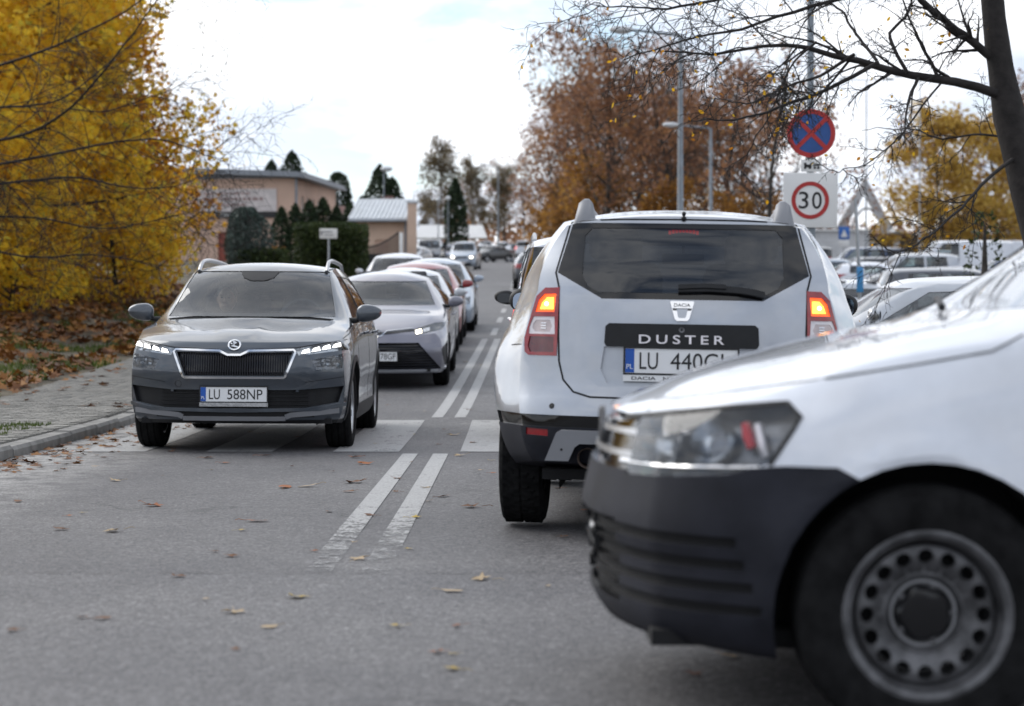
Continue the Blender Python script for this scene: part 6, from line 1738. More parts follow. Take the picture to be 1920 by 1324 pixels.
# a near, leafless tree at the left whose boughs cross in front of the yellow maples
trunk2 = (pp([(-260, -200), (-250, 100), (-235, 400), (-230, 640), (-230, 716)], (33.5, 33.5)), [.12, .15, .19, .24])
limbs2 = [
    (pp([(-250, 150), (-120, 142), (-20, 128), (60, 100), (150, 60), (230, 18), (290, -30)], (33.5, 32)), .055, .014, 9),
    (pp([(-245, 300), (-120, 285), (-20, 265), (60, 250), (130, 205), (180, 150), (240, 80), (300, 0), (330, -40)], (33.5, 31.5)), .060, .010, 11),
    (pp([(-245, 240), (-100, 205), (80, 197), (130, 180), (220, 100), (330, 20)], (33.5, 34)), .045, .008, 9),
    (pp([(-235, 380), (0, 345), (150, 328), (250, 350), (330, 345), (405, 328)], (33.5, 32)), .045, .007, 10),
    (pp([(-240, 350), (60, 300), (170, 277), (300, 260), (395, 297), (440, 320)], (33.5, 31)), .048, .006, 10),
    (pp([(130, 205), (200, 213), (280, 180), (340, 160), (400, 108)], (32.4, 31.6)), .022, .005, 8),
    (pp([(-235, 420), (-60, 405), (80, 412), (200, 440), (280, 422), (360, 403)], (33.5, 32)), .040, .006, 10),
    (pp([(-235, 470), (-50, 460), (60, 485), (180, 470), (280, 495), (370, 500)], (33.5, 32.5)), .040, .006, 9),
    (pp([(-240, 280), (-40, 310), (20, 345), (80, 420), (120, 520)], (33.5, 32.5)), .028, .006, 8),
]
bt2, _ = bare_tree('bare_tree', 'leafless dark boughs reaching across the yellow maples from the left', 17, trunk2, [(p, a * .62, b * .7, k) for p, a, b, k in limbs2], 1.6, None, lenk=.95)

# rust brown roadside trees on the right
rust = [make_tree('roadside_tree', '', 201, 13.5, 4300, .27, M['leaf_rust'], M['bark'], CROWN, .21, .42, gaps=(.5, -.12), group='rust brown trees along the right of the street'),
        make_tree('roadside_tree', '', 202, 12.5, 3900, .27, M['leaf_rust'], M['bark'], CROWN, .19, .40, gaps=(.55, -.05), group='rust brown trees along the right of the street'),
        make_tree('roadside_tree', '', 203, 11.5, 2600, .26, M['leaf_rust'], M['bark'], CROWN, .18, .35, gaps=(.5, .0), group='rust brown trees along the right of the street')]
spots_r = [(4.9, 103, 0, .83, 'tallest rust brown tree left of the first lamp post'), (5.0, 124, 1, .92, 'rust brown tree down the street behind the tallest one'), (8.3, 100, 1, .84, 'rust brown tree just right of the first lamp post'),
    (11.0, 104, 2, .92, 'thin leaved brown tree right of the second lamp post'), (11.3, 92, 2, .86, 'thin leaved dark tree left of the speed limit board'), (4.9, 152, 0, 1.15, 'rust brown tree farther up the street beside the road'),
    (5.2, 186, 1, 1.15, 'small looking rust brown tree near the far end of the street'), (7.6, 122, 0, .93, 'rust brown tree behind the first lamp head'), (14.2, 122, 0, .86, 'rust brown tree at the back behind the speed limit board'), (4.6, 232, 0, 1.0, 'rust brown tree at the very end of the street'), (10.4, 146, 1, 1.0, 'rust brown tree far behind the second lamp post'), (6.3, 112, 2, .95, 'thin leaved tree between the tall rust brown trees'), (12.6, 112, 1, .80, 'rust brown tree at the back just left of the no stopping disc'), (9.2, 110, 0, .80, 'rust brown tree at the back between the two lamp posts'), (9.8, 128, 1, .85, 'far rust brown tree seen low between the lamp posts')]
first = set()
for i, (x, y, k, s_, lb) in enumerate(spots_r):
    t = rust[k] if k not in first else copy_tree(rust[k]); first.add(k)
    put(t, x, y, i * 1.3, s_); t['label'] = lb
gold = make_tree('gold_shrub_tree', 'low golden bush tree under the rust brown trees by the silver SUV roof', 221, 6.0, 4200, .24, M['leaf_amber'], M['bark'], MAPLE, .1, .35, gaps=(.6, -.1), group='low golden trees beneath the tall trees')
put(gold, 4.5, 110, 0, 1)
for i, (x, y, s_, lb) in enumerate([(4.3, 145, 1.0, 'low golden bush tree farther up the street beside the road'), (7.4, 98, .8, 'low golden bush tree between the first lamp post and the silver SUV'), (10.2, 96, .72, 'low golden bush tree right of the second lamp post'), (3.9, 172, 1.0, 'low golden bush tree half way up the street on the right'), (12.0, 98, .7, 'low golden bush tree behind the speed limit board'), (3.9, 205, 1.1, 'low golden bush tree at the far end of the street')]):
    t = copy_tree(gold); put(t, x, y, i * 2 + 1, s_); t['label'] = lb
# yellow tree and its neighbours beyond the car park
yt = make_tree('yellow_tree', 'round golden yellow tree beyond the car park', 231, 11.5, 7500, .34, M['leaf_gold'], M['bark'], MAPLE, .18, .5, gaps=(.45, -.22)); put(yt, 29.8, 138, 0, .92)
t = copy_tree(yt); put(t, 34.5, 142, 2, .9); t['label'] = 'golden tree right of the round yellow one, behind the dark trunk'
t = copy_tree(rust[2]); put(t, 32.0, 150, 2, .95); t['label'] = 'thin brown tree rising behind the round golden tree'; 
t = copy_tree(rust[1]); put(t, 38.5, 150, 4, 1.0); t['label'] = 'rust brown tree at the right edge beyond the car park'
t = copy_tree(rust[2]); put(t, 25.2, 160, 1, .62); t['label'] = 'small bare brown tree seen through the white arch'
t = copy_tree(rust[2]); put(t, 23.3, 158, 3, .58); t['label'] = 'small bare brown tree left of the white arch'
# far up the street on the left: birch, dark columnar conifer, grey thin trees
BIRCH = dict(seg=[10, 7, 5, 4], trop=[.0, .06, -.02, -.10], wig=[.03, .09, .15, .2], num=[16, 8, 6], start=[.18, .2, .15], ang=[38, 40, 45], len=[.36, .45, .5], rr=[.4, .5, .5])
b_ = make_tree('birch_tree', 'pale feathery birch behind the dark cypress far up the street', 241, 10.4, 8000, .22, M['birch_leaf'], M['bark_birch'], BIRCH, .16, .35, leaf='oval', gaps=(.5, -.1)); put(b_, -7.4, 202, 0, 1.05)
for i, (x, y, s_, lb) in enumerate([(-4.6, 235, 1.0, 'pale thin tree right of the cypress at the far end of the street'), (-9.6, 222, .62, 'small pale thin tree left of the birch'), (-2.3, 262, 1.0, 'greyish tree closing the view at the end of the street')]):
    t = copy_tree(b_); put(t, x, y, i * 2.2 + .7, s_); t['label'] = lb
for i, (x, y, s_, lb) in enumerate([(-1.4, 285, .85, 'far brown tree closing the end of the street'), (-5.8, 268, .72, 'far brown tree left of the end of the street'), (-9.5, 262, .62, 'far brown tree above the white tents'), (1.6, 300, .8, 'far brown tree right above the brow of the street')]):
    t = copy_tree(rust[i % 3]); put(t, x, y, i * 1.7, s_); t['label'] = lb
def conifer(name, label, seed, H, rad, n, m, shape='cone', size=.22, cat='conifer', group=None):
    r = np.random.default_rng(seed); t = thing(name, label, cat, group=group)
    link('trunk', tubes_np('trunk', [(np.array([[0, 0, 0], [0, 0, H * .5], [0, 0, H * .97]]), np.array([.12, .08, .02]))], M['bark'], 8), t)
    h = r.random(n) ** .85; a = r.uniform(0, 6.28, n)
    if shape == 'cone': w = rad * (1 - h) ** .8 * (1 + .12 * np.sin(h * 40 + a))
    elif shape == 'column': w = rad * np.minimum(1, (1 - h) * 2.6) ** .7 * (.82 + .18 * np.minimum(1, h * 5))
    else: w = rad * np.sqrt(np.maximum(0, 1 - ((h - .42) / .6) ** 2))
    lump = np.array([.86 + .3 * noise.noise(Vector((math.cos(q) * 1.6, math.sin(q) * 1.6, z * H * .8 + seed))) for q, z in zip(a, h)])
    rr = w * lump * (r.random(n) ** .28)
    P = np.stack([np.cos(a) * rr, np.sin(a) * rr, .12 + h * H * (1 + 0 * a)], 1)
    link('crown', leaves_np('crown', P, size, m, 'oval', seed), t)
    return t
cyp = put(conifer('cypress', 'dark columnar cypress beside the street far up the left', 301, 7.2, 1.25, 2600, M['needles'], 'column', .30), -5.3, 178)
con = [conifer('conifer_tree', '', 302, 5.6, 1.35, 2200, M['needles'], 'column', .26, group='dark conifers above the roofs'), conifer('conifer_tree', '', 303, 5.0, 1.3, 2000, M['needles'], 'round', .26, group='dark conifers above the roofs')]
seen = set()
for (x, y, k, s_, dz, lb) in [(-16.6, 136, 0, .98, 2.9, 'dark conifer peeping over the hall roof, left of the pair'), (-15.2, 136, 0, 1.05, 3.2, 'taller dark conifer peeping over the hall roof'), (-14.6, 139, 0, .85, 2.8, 'short dark conifer touching the taller one over the hall roof'), (-12.4, 140, 1, 1.12, 2.1, 'rounded dark conifer right of the hall roof'), (-10.75, 142, 1, .85, 1.7, 'low dark conifer left of the twin conifers'), (-9.75, 144, 0, 1.18, 1.9, 'tallest dark conifer above the gatehouse roof'), (-8.85, 144, 0, 1.0, 1.9, 'dark conifer right of the tallest one above the gatehouse')]:
    t = con[k] if k not in seen else copy_tree(con[k]); seen.add(k)
    put(t, x, y, x, s_ * .86, dz - .45); t['label'] = lb
# shrubs in front of the hall
put(conifer('spruce_bush', 'blue grey spruce bush at the edge of the yellow maples', 311, 3.3, 1.25, 4200, M['needles_blue'], 'round', .16, 'bush'), -10.2, 76, 0, .82, .3)
put(conifer('spruce_bush', 'small dark green spruce bush behind the blue grey one', 312, 3.9, 1.0, 2600, M['needles'], 'round', .18, 'bush'), -11.6, 84, 0, .72, .3)
th = conifer('thuja', 'pointed dark thuja', 313, 2.9, .62, 1500, M['needles'], 'column', .15, 'shrub', group='row of pointed thujas before the hall')
for i in range(8):
    t = th if i == 0 else copy_tree(th); put(t, -11.35 + .62 * i, 97 + .55 * i, i * 1.9, 1.05 + .16 * ((i * 37) % 7) / 6, .30)
    t['label'] = ['leftmost pointed thuja of the row before the hall', 'second pointed thuja before the hall, counted from the left', 'third pointed thuja before the hall, counted from the left', 'fourth pointed thuja before the hall, counted from the left', 'fifth pointed thuja, under the first hall windows', 'sixth pointed thuja, under the last hall windows', 'seventh pointed thuja, at the hall corner', 'rightmost pointed thuja, beside the small annex'][i]
def hedge(name, label, x0, x1, y, depth, h, n, m, seed, dz=0):
    r = np.random.default_rng(seed)
    P = np.stack([r.uniform(x0, x1, n), y + r.uniform(-depth, depth, n), gz(y) + dz + h * r.random(n) ** .7], 1)
    P[:, 2] += np.array([.10 * noise.noise(Vector((p[0] * 1.3, p[1], seed))) for p in P])
    o = link(name, leaves_np(name, P, .13, m, 'oval', seed)); tag(o, label, 'hedge'); return o
hedge('hedge', 'clipped green hedge behind the small white sign', -8.6, -5.75, 78, .9, 2.35, 9000, M['hedge'], 5, .15)
hedge('low_hedge', 'low brownish hedge left of the clipped green one', -10.6, -8.65, 76, .8, 1.35, 5000, M['leaf_gold'] if False else M['hedge'], 6, .15)
t = copy_tree(gold); put(t, -9.5, 80, 1, .24, .0); t['label'] = 'small golden shrub between the spruce bush and the thujas'
del t['group']

# ================================================================ buildings on the left
M['peach'] = mat('peach_render', (.60, .42, .33), .9, var=.10, vscale=.9, bump=.15, bscale=60, vdetail=7)
M['peach2'] = mat('peach_render_pale', (.60, .44, .34), .9, var=.10, vscale=1.1, bump=.15, bscale=60, vdetail=7)
M['orange_r'] = mat('orange_render', (.46, .23, .13), .9, var=.10, vscale=1.1, vdetail=7)
M['roof_grey'] = mat('roof_sheet_grey', (.24, .26, .29), .45, .4, var=.12, vscale=1.2)
M['roof_white'] = mat('roof_sheet_white', (.52, .55, .58), .4, .3, var=.10, vscale=1.5)
M['frame_w'] = mat('window_frame', (.55, .55, .54), .5)
M['pane'] = mat('window_pane', (.03, .036, .042), .08, var=.2, spec=.7)
M['sign_white'] = mat('sign_white', (.74, .74, .73), .45, var=.06, vscale=2)
M['sign_back'] = mat('galvanised', (.36, .38, .40), .45, .7, var=.2, vscale=6)
M['banner'] = mat('faded_banner', (.62, .57, .56), .7, var=.20, vscale=1.6, vdetail=6)
M['post'] = mat('lamp_post_grey', (.22, .25, .28), .5, .4, var=.2, vscale=3)
M['iron'] = mat('black_iron', (.014, .014, .016), .55, var=.3)
M['brick_roof'] = mat('brown_roof', (.14, .075, .065), .8, var=.25, vscale=3, vdetail=7)
M['red_door'] = mat('brick_red_door', (.24, .06, .04), .7, var=.15)
hall = thing('hall_building', 'peach rendered hall with grey roof, faded banner and a row of windows', 'building', (-12.1, 110, gz(110) - .28))
hall.rotation_euler = (0, 0, R(-7))
HZ = 5.55
mb = MB()
def wall_with_holes(mb, length, height, holes, th, M_):
    """front skin along +x at y=0 with real openings and reveals"""
    xs = sorted({0, length, *[h[0] for h in holes], *[h[1] for h in holes]}); zs = sorted({0, height, *[h[2] for h in holes], *[h[3] for h in holes]})
    for i in range(len(xs) - 1):
        for j in range(len(zs) - 1):
            cx, cz = (xs[i] + xs[i + 1]) / 2, (zs[j] + zs[j + 1]) / 2
            if any(h[0] < cx < h[1] and h[2] < cz < h[3] for h in holes): continue
            mb.add([(xs[i], 0, zs[j]), (xs[i + 1], 0, zs[j]), (xs[i + 1], 0, zs[j + 1]), (xs[i], 0, zs[j + 1])], [(0, 1, 2, 3)], M_)
    for h in holes:
        mb.add([(h[0], 0, h[2]), (h[1], 0, h[2]), (h[1], 0, h[3]), (h[0], 0, h[3]), (h[0], th, h[2]), (h[1], th, h[2]), (h[1], th, h[3]), (h[0], th, h[3])], [(0, 1, 5, 4), (1, 2, 6, 5), (2, 3, 7, 6), (3, 0, 4, 7)], M_)
# right side wall runs away from us (local +y), front wall runs to the left (local -x)
side_h = [(1.5 + 1.35 * i, 2.15 + 1.35 * i, 3.05, 4.65) for i in range(6)]
Ms = Matrix.Rotation(PI / 2, 4, 'Z')
wall_with_holes(mb, 10.5, HZ, side_h, .18, Ms)
Mf = Matrix.Translation((-14, 0, 0)) 
wall_with_holes(mb, 14, HZ, [(9.6, 10.6, 0, 2.6)], .2, Mf)
mb.add([(-14, 10.5, 0), (0, 10.5, 0), (0, 10.5, HZ), (-14, 10.5, HZ)], [(0, 1, 2, 3)])
mb.add([(-14, 0, 0), (-14, 10.5, 0), (-14, 10.5, HZ), (-14, 0, HZ)], [(0, 1, 2, 3)])
mb.build('wall', M['peach'], hall)
for h in side_h:
    c = ((h[0] + h[1]) / 2, (h[2] + h[3]) / 2); w, hh = h[1] - h[0], h[3] - h[2]
    f = MB()
    for (dx, dz, ww, h2) in ((0, hh / 2 - .04, w, .08), (0, -hh / 2 + .04, w, .08), (-w / 2 + .04, 0, .08, hh - .16), (w / 2 - .04, 0, .08, hh - .16), (0, .15, w - .16, .06)):
        f.box((c[0] + dx, .12, c[1] + dz), (ww, .06, h2), Ms)
    fo = f.build('window', M['frame_w'], hall); p = MB(); p.box((c[0], .14, c[1]), (w - .16, .012, hh - .16), Ms); p.build('pane', M['pane'], fo)
d = MB(); d.box((-14 + 10.1, .1, 1.3), (.98, .06, 2.58)); d.build('door', M['red_door'], hall)
mb = MB(); mb.add([(-14.5, -.6, HZ + .62), (.45, -.6, HZ + .02), (.45, 11.1, HZ + .02), (-14.5, 11.1, HZ + .62), (-14.5, -.6, HZ + .95), (.45, -.6, HZ + .32), (.45, 11.1, HZ + .32), (-14.5, 11.1, HZ + .95)], [(3, 2, 1, 0), (4, 5, 6, 7), (0, 1, 5, 4), (1, 2, 6, 5), (2, 3, 7, 6), (3, 0, 4, 7)])
mb.add([(-14, 0, HZ), (0, 0, HZ), (-14, 0, HZ + .6)], [(0, 1, 2)]); mb.add([(-14, 10.5, HZ), (0, 10.5, HZ), (-14, 10.5, HZ + .6)], [(0, 1, 2)])
mb.build('roof', M['roof_grey'], hall)
mb = MB(); mb.tube([(.06, -.06, HZ), (.06, -.06, 0)], .07, 8); mb.tube([(.5, -.5, HZ + .05), (.5, 11, HZ + .05)], .09, 8); mb.build('drainpipe', M['roof_grey'], hall)
mb = MB(); mb.box((-3.3, -.06, 4.35), (4.5, .05, 1.25)); bo = mb.build('banner', M['banner'], hall)
rng = random.Random(8); mb = MB()
for row, (z, n) in enumerate(((4.72, 9), (4.42, 12), (4.10, 7))):
    x = -5.2 + (.4 if row == 2 else 0)
    for k in range(n):
        w = rng.uniform(.14, .34); mb.box((x + w / 2, -.09, z), (w, .012, .13 + .05 * (row == 1))); x += w + .07
        if x > -1.3: break
mb.build('faded_lines', mat('faded_print', (.34, .24, .23), .7, var=.2), bo)
mb = MB(); mb.box((-3.0, -.07, 3.55), (3.9, .05, .34)); so = mb.build('name_board', M['iron'], hall)
t_ = MB(); text_on(t_, 'ul. Cmentarna 8', .2, (-3.5, -.098, 3.55), (1, 0, 0), (0, 0, 1), width=2.4, depth=.01); t_.build('lettering', M['sign_white'], so)
# annex and low houses between hall and gatehouse
an = thing('annex_building', 'orange rendered annex with white edged flat roof behind the thujas', 'building', (-9.6, 116, gz(116) - .25))
mb = MB(); mb.box((1.2, 2, 1.6), (3.6, 4, 3.2)); mb.build('wall', M['orange_r'], an); mb = MB(); mb.box((1.2, 2, 3.34), (4.0, 4.4, .26)); mb.build('roof', M['sign_white'], an); mb = MB(); mb.box((1.5, -.01, .9), (1.6, .06, 1.5)); mb.build('garage_door', M['iron'], an)
hb = thing('house', 'brown roofed house with a brick chimney behind the gatehouse', 'house', (-10.4, 134, gz(134) + .15))
mb = MB(); mb.box((0, 2, 1.5), (5.6, 4, 3.0)); mb.build('wall', M['peach2'], hb)
mb = MB(); mb.add([(-3, -.3, 3.0), (3, -.3, 3.0), (3, 4.3, 3.0), (-3, 4.3, 3.0), (-3, 2, 4.1), (3, 2, 4.1)], [(0, 1, 5, 4), (2, 3, 4, 5), (0, 4, 3), (1, 2, 5), (3, 2, 1, 0)]); rf = mb.build('roof', M['brick_roof'], hb)
mb = MB(); mb.box((1.75, 1.6, 4.2), (.8, .6, 1.1)); mb.build('chimney', mat('chimney_brick', (.22, .13, .12), .9, var=.3, vscale=4), rf)
for x in (-1.5, .5): 
    mb = MB(); mb.box((x, -.02, 1.6), (.9, .06, 1.1)); wv = mb.build('window', M['frame_w'], hb); mb = MB(); mb.box((x, -.045, 1.6), (.74, .02, .94)); mb.build('pane', M['pane'], wv)
# gatehouse with ribbed white roof, pillar and iron gate
gh = thing('gatehouse', 'small peach gatehouse under a white ribbed metal roof', 'building', (-6.35, 95, gz(95) - .18))
mb = MB()
wall_with_holes(mb, 2.5, 3.0, [(.95, 1.55, 1.25, 2.05)], .12, Matrix.Translation((-1.25, 0, 0)))
for Mx in (Matrix.Translation((1.25, 0, 0)) @ Matrix.Rotation(PI / 2, 4, 'Z'), Matrix.Translation((-1.25, 3, 0)) @ Matrix.Rotation(-PI / 2, 4, 'Z')): wall_with_holes(mb, 3, 3.0, [], .1, Mx)
mb.build('wall', M['peach2'], gh)
mb = MB(); mb.box((0, .10, 1.65), (.62, .03, .82)); mb.build('shutter', M['peach'], gh)
mb = MB(); mb.add([(-1.55, -.45, 2.92), (1.40, -.45, 2.92), (1.62, 2.2, 4.0), (-1.25, 2.2, 4.0), (-1.55, -.45, 3.04), (1.40, -.45, 3.04), (1.62, 2.2, 4.12), (-1.25, 2.2, 4.12), (1.4, 3.6, 3.0), (-1.4, 3.6, 3.0)], [(3, 2, 1, 0), (4, 5, 6, 7), (0, 1, 5, 4), (1, 2, 6, 5), (3, 0, 4, 7), (7, 6, 8, 9), (2, 8, 6)])
rf = mb.build('roof', M['roof_white'], gh)
for k in range(15):
    a = k / 14; mb = MB(); mb.tube([(-1.53 + 2.91 * a, -.47, 3.06), (-1.23 + 2.83 * a, 2.18, 4.14)], .030, 5); mb.build('roof_rib', M['roof_white'], rf)
mb = MB(); mb.tube([(-1.5, -.5, 2.93), (1.4, -.5, 2.93)], .06, 8); mb.tube([(1.15, -.12, 2.9), (1.15, -.12, 0)], .05, 8); mb.build('gutter', M['roof_grey'], gh)
gp = thing('gate_pillar', 'tall peach pillar right of the gatehouse', 'pillar', (-4.85, 94.2, gz(94) + .1)); mb = MB(); mb.box((0, 0, 1.75), (.42, .42, 3.5)); mb.build('shaft', M['peach2'], gp); mb = MB(); mb.box((0, 0, 3.55), (.52, .52, .1)); mb.build('cap', M['roof_white'], gp)
ig = thing('iron_gate', 'black iron gate with a dipping top before the gatehouse', 'gate', (-6.3, 91.5, gz(91.5)))
n = 24
for k in range(n):
    x = -1.15 + 2.1 * k / (n - 1); h = 1.9 - .55 * math.sin(PI * (.15 + .7 * k / (n - 1))) + .6 * k / (n - 1)
    mb = MB(); mb.tube([(x, 0, .08), (x, 0, h)], .028, 6); mb.build('bar', M['iron'], ig)
mb = MB(); mb.tube([(-1.15 + 2.1 * k / 12, 0, 1.85 - .55 * math.sin(PI * (.15 + .7 * k / 12)) + .6 * k / 12) for k in range(13)], .035, 6); mb.tube([(-1.15, 0, .25), (.95, 0, .25)], .035, 6); mb.box((-.1, .02, .75), (2.1, .02, .95)); mb.build('rail', M['iron'], ig)
gpost = thing('gate_post', 'white gate post at the right end of the iron gate', 'post', (-5.2, 91.3, gz(91.3))); mb = MB(); mb.rbox((0, 0, 1.1), (.16, .16, 2.2), .02); mb.build('post', M['sign_white'], gpost)
gp2 = thing('gate_pillar', 'dark gate pillar between hedge and iron gate', 'pillar', (-7.65, 91, gz(91))); mb = MB(); mb.rbox((0, 0, 1.0), (.3, .3, 2.0), .02); mb.build('shaft', M['iron'], gp2); mb = MB(); mb.box((0, 0, 2.05), (.38, .38, .08)); mb.build('cap', M['roof_grey'], gp2)

# ================================================================ signs, lamps and other street furniture
M['sign_red'] = mat('sign_red', (.40, .022, .020), .45, var=.12, vscale=5); M['sign_blue'] = mat('sign_blue', (.018, .075, .26), .45, var=.15, vscale=5)
M['lamp_glass'] = mat('lamp_bowl', (.62, .64, .66), .3, var=.05)
sp_ = thing('lamp_post', 'grey post carrying the no stopping disc and the speed limit board', 'post', (3.72, 25.1, gz(25)))
mb = MB(); mb.tube([(0, 0, 0), (0, 0, 2.4), (0, 0, 2.42), (0, 0, 8.2)], [.072, .068, .045, .038], 14); mb.build('pole', M['post'], sp_)
mb = MB(); mb.tube([(0, 0, 8.15), (-.3, 0, 8.35), (-1.5, 0, 8.45)], [.035, .03, .025], 8); mb.build('arm', M['post'], sp_); mb = MB(); mb.ball((-1.75, 0, 8.42), (.36, .14, .08), 16, 8); mb.build('lamp_head', M['lamp_glass'], sp_)
def disc(mb, cx, cz, r, y0, y1, n=48): mb.prism([(cx + r * math.cos(2 * PI * k / n), cz + r * math.sin(2 * PI * k / n)) for k in range(n)], y0, y1, axis='y')
def annulus(mb, cx, cz, r0, r1, y0, y1, n=48):
    vs = []
    for k in range(n):
        q = 2 * PI * k / n
        for r, y in ((r0, y0), (r1, y0), (r1, y1), (r0, y1)): vs.append((cx + r * math.cos(q), y, cz + r * math.sin(q)))
    mb.add(vs, [(4 * k + j, 4 * k + (j + 1) % 4, 4 * ((k + 1) % n) + (j + 1) % 4, 4 * ((k + 1) % n) + j) for k in range(n) for j in range(4)])
zc_ = 1.027 + (603 - 251) * 25 / 3733
ns = thing('no_stopping_sign', 'round blue sign with red border and red cross, top of the post', 'road sign', (3.715, 25.0, zc_))
mb = MB(); disc(mb, 0, 0, .302, -.012, .0); mb.build('sign_plate', M['sign_blue'], ns)
mb = MB(); annulus(mb, 0, 0, .245, .305, -.022, -.010); mb.build('sign_border', M['sign_red'], ns)
for sg in (1, -1):
    mb = MB(); Mx = Matrix.Rotation(sg * R(45), 4, 'Y'); mb.box((0, -.016 - .002 * (sg > 0), 0), (.052, .006, .50), Mx); mb.build('cross_bar', M['sign_red'], ns)
mb = MB(); mb.box((0, .03, .1), (.12, .08, .04)); mb.box((0, .03, -.1), (.12, .08, .04)); mb.build('bracket', M['sign_back'], ns)
zt = 1.027 + (603 - 311) * 25 / 3733
tp = thing('tow_plate', 'small white plate with a tow truck picture between the two signs', 'road sign', (3.72, 25.0, zt))
mb = MB(); mb.rbox((0, 0, 0), (.26, .012, .155), .01); mb.build('sign_plate', M['sign_white'], tp)
mb = MB(); mb.box((-.045, -.009, -.005), (.09, .006, .035)); mb.box((-.08, -.009, .02), (.03, .006, .03)); mb.box((.06, -.009, .005), (.08, .006, .022)); mb.tube([(-.02, -.009, .012), (.03, -.009, .045)], .006, 5)
for x in (-.08, -.02, .04, .085): disc(mb, x, -.028, .016, -.012, -.006, 14)
mb.build('tow_symbol', M['ink'], tp)
zs_ = 1.027 + (603 - 376) * 25 / 3733
ss = thing('speed_limit_board', 'square white board with a red ringed 30', 'road sign', (3.705, 25.0, zs_))
ss.rotation_euler = (0, R(.8), 0)
mb = MB(); mb.rbox((0, 0, 0), (.685, .016, .685), .03, 3); mb.build('sign_plate', M['sign_white'], ss)
mb = MB(); annulus(mb, 0, 0, .185, .235, -.016, -.006); mb.build('red_ring', M['sign_red'], ss)
for s2, cx in (('3', -.083), ('0', .083)):
    mb = MB(); text_on(mb, s2, .215, (cx, -.0085, 0), (1, 0, 0), (0, 0, 1), width=.122, depth=.004, bold=.004); mb.build('digit', M['ink'], ss)
mb = MB(); mb.box((0, .035, .2), (.14, .08, .04)); mb.box((0, .035, -.2), (.14, .08, .04)); mb.build('bracket', M['sign_back'], ss)
def street_lamp(label, x, y, h, arm, left=True, s_=1.0):
    t = thing('street_lamp', label, 'street lamp', (x, y, gxy(x, y)), group='grey street lamps on the right')
    mb = MB(); mb.tube([(0, 0, 0), (0, 0, h * .35), (0, 0, h * .36), (0, 0, h)], [.11, .10, .085, .06], 12); mb.build('pole', M['post'], t)
    mb = MB(); mb.tube([(0, 0, h - .05), (-.12, 0, h + .02), (-arm, 0, h + .16)], [.05, .045, .035], 8); mb.build('arm', M['post'], t)
    mb = MB(); mb.ball((-arm - .28, 0, h + .17), (.34, .16, .10), 18, 8, .8); hd = mb.build('lamp_head', M['lamp_glass'], t)
    mb = MB(); mb.ball((-arm - .26, 0, h + .10), (.22, .11, .06), 14, 6); mb.build('lamp_bowl', M['clear_lens'], hd)
    return t
street_lamp('nearer and taller grey street lamp rising over the silver SUV', 4.57, 55, 7.5, 1.35)
street_lamp('farther grey street lamp, its arm crossing behind the nearer pole', 8.36, 85, 7.1, 1.45)
t = street_lamp('thin far street lamp in front of the end of the street', -1.75, 210, 9.5, 1.2)
for (lb, x, y, h, ax) in (('short lamp above the gatehouse roof, tilted upwards', -7.35, 112, 5.8, 1), ('globe lamp in front of the dark cypress', -5.75, 172, 5.4, 1), ('globe lamp just left of the cypress', -6.6, 172, 5.3, 1)):
    t = thing('park_lamp', lb, 'lamp', (x, y, gz(y))); mb = MB(); mb.tube([(0, 0, 0), (0, 0, h)], [.06, .04], 8); mb.build('pole', M['post'], t)
    mb = MB(); mb.ball((.15 if y < 150 else 0, 0, h + .05), (.34, .2, .16) if y < 150 else (.22, .22, .2), 14, 8, M=None); mb.build('lamp_head', M['lamp_glass'], t)
for (lb, x, y, h) in (('twin armed lamp high over the car park', 20.8, 118, 12.2), ('twin armed lamp over the car park right of the arch', 26.0, 128, 13.2)):
    t = thing('car_park_lamp', lb, 'street lamp', (x, y, gxy(x, y) - .4), group='twin armed lamps over the car park')
    mb = MB(); mb.tube([(0, 0, 0), (0, 0, h)], [.06, .035], 8); mb.build('pole', M['sign_back'], t)
    for sg in (-1, 1):
        mb = MB(); mb.tube([(0, 0, h), (sg * 1.1, 0, h + .06)], .03, 6); mb.build('arm', M['sign_back'], t); mb = MB(); mb.ball((sg * 1.35, 0, h + .06), (.34, .13, .08), 12, 6); mb.build('lamp_head', M['sign_back'], t)
# small white board on a post by the hedge
wb = thing('notice_board', 'small white board on a post in front of the hedge', 'sign', (-6.35, 68, gz(68)))
mb = MB(); mb.tube([(0, 0, 0), (0, 0, 2.25)], .03, 8); mb.build('post', M['sign_back'], wb); mb = MB(); mb.rbox((0, -.05, 2.08), (.60, .03, .34), .01); bo = mb.build('board', M['sign_white'], wb)
mb = MB(); mb.box((-.04, -.068, 2.14), (.36, .006, .05)); mb.box((.02, -.068, 2.03), (.30, .006, .04)); mb.box((-.24, -.068, 2.1), (.08, .006, .16)); mb.build('faded_lines', M['sign_back'], bo)
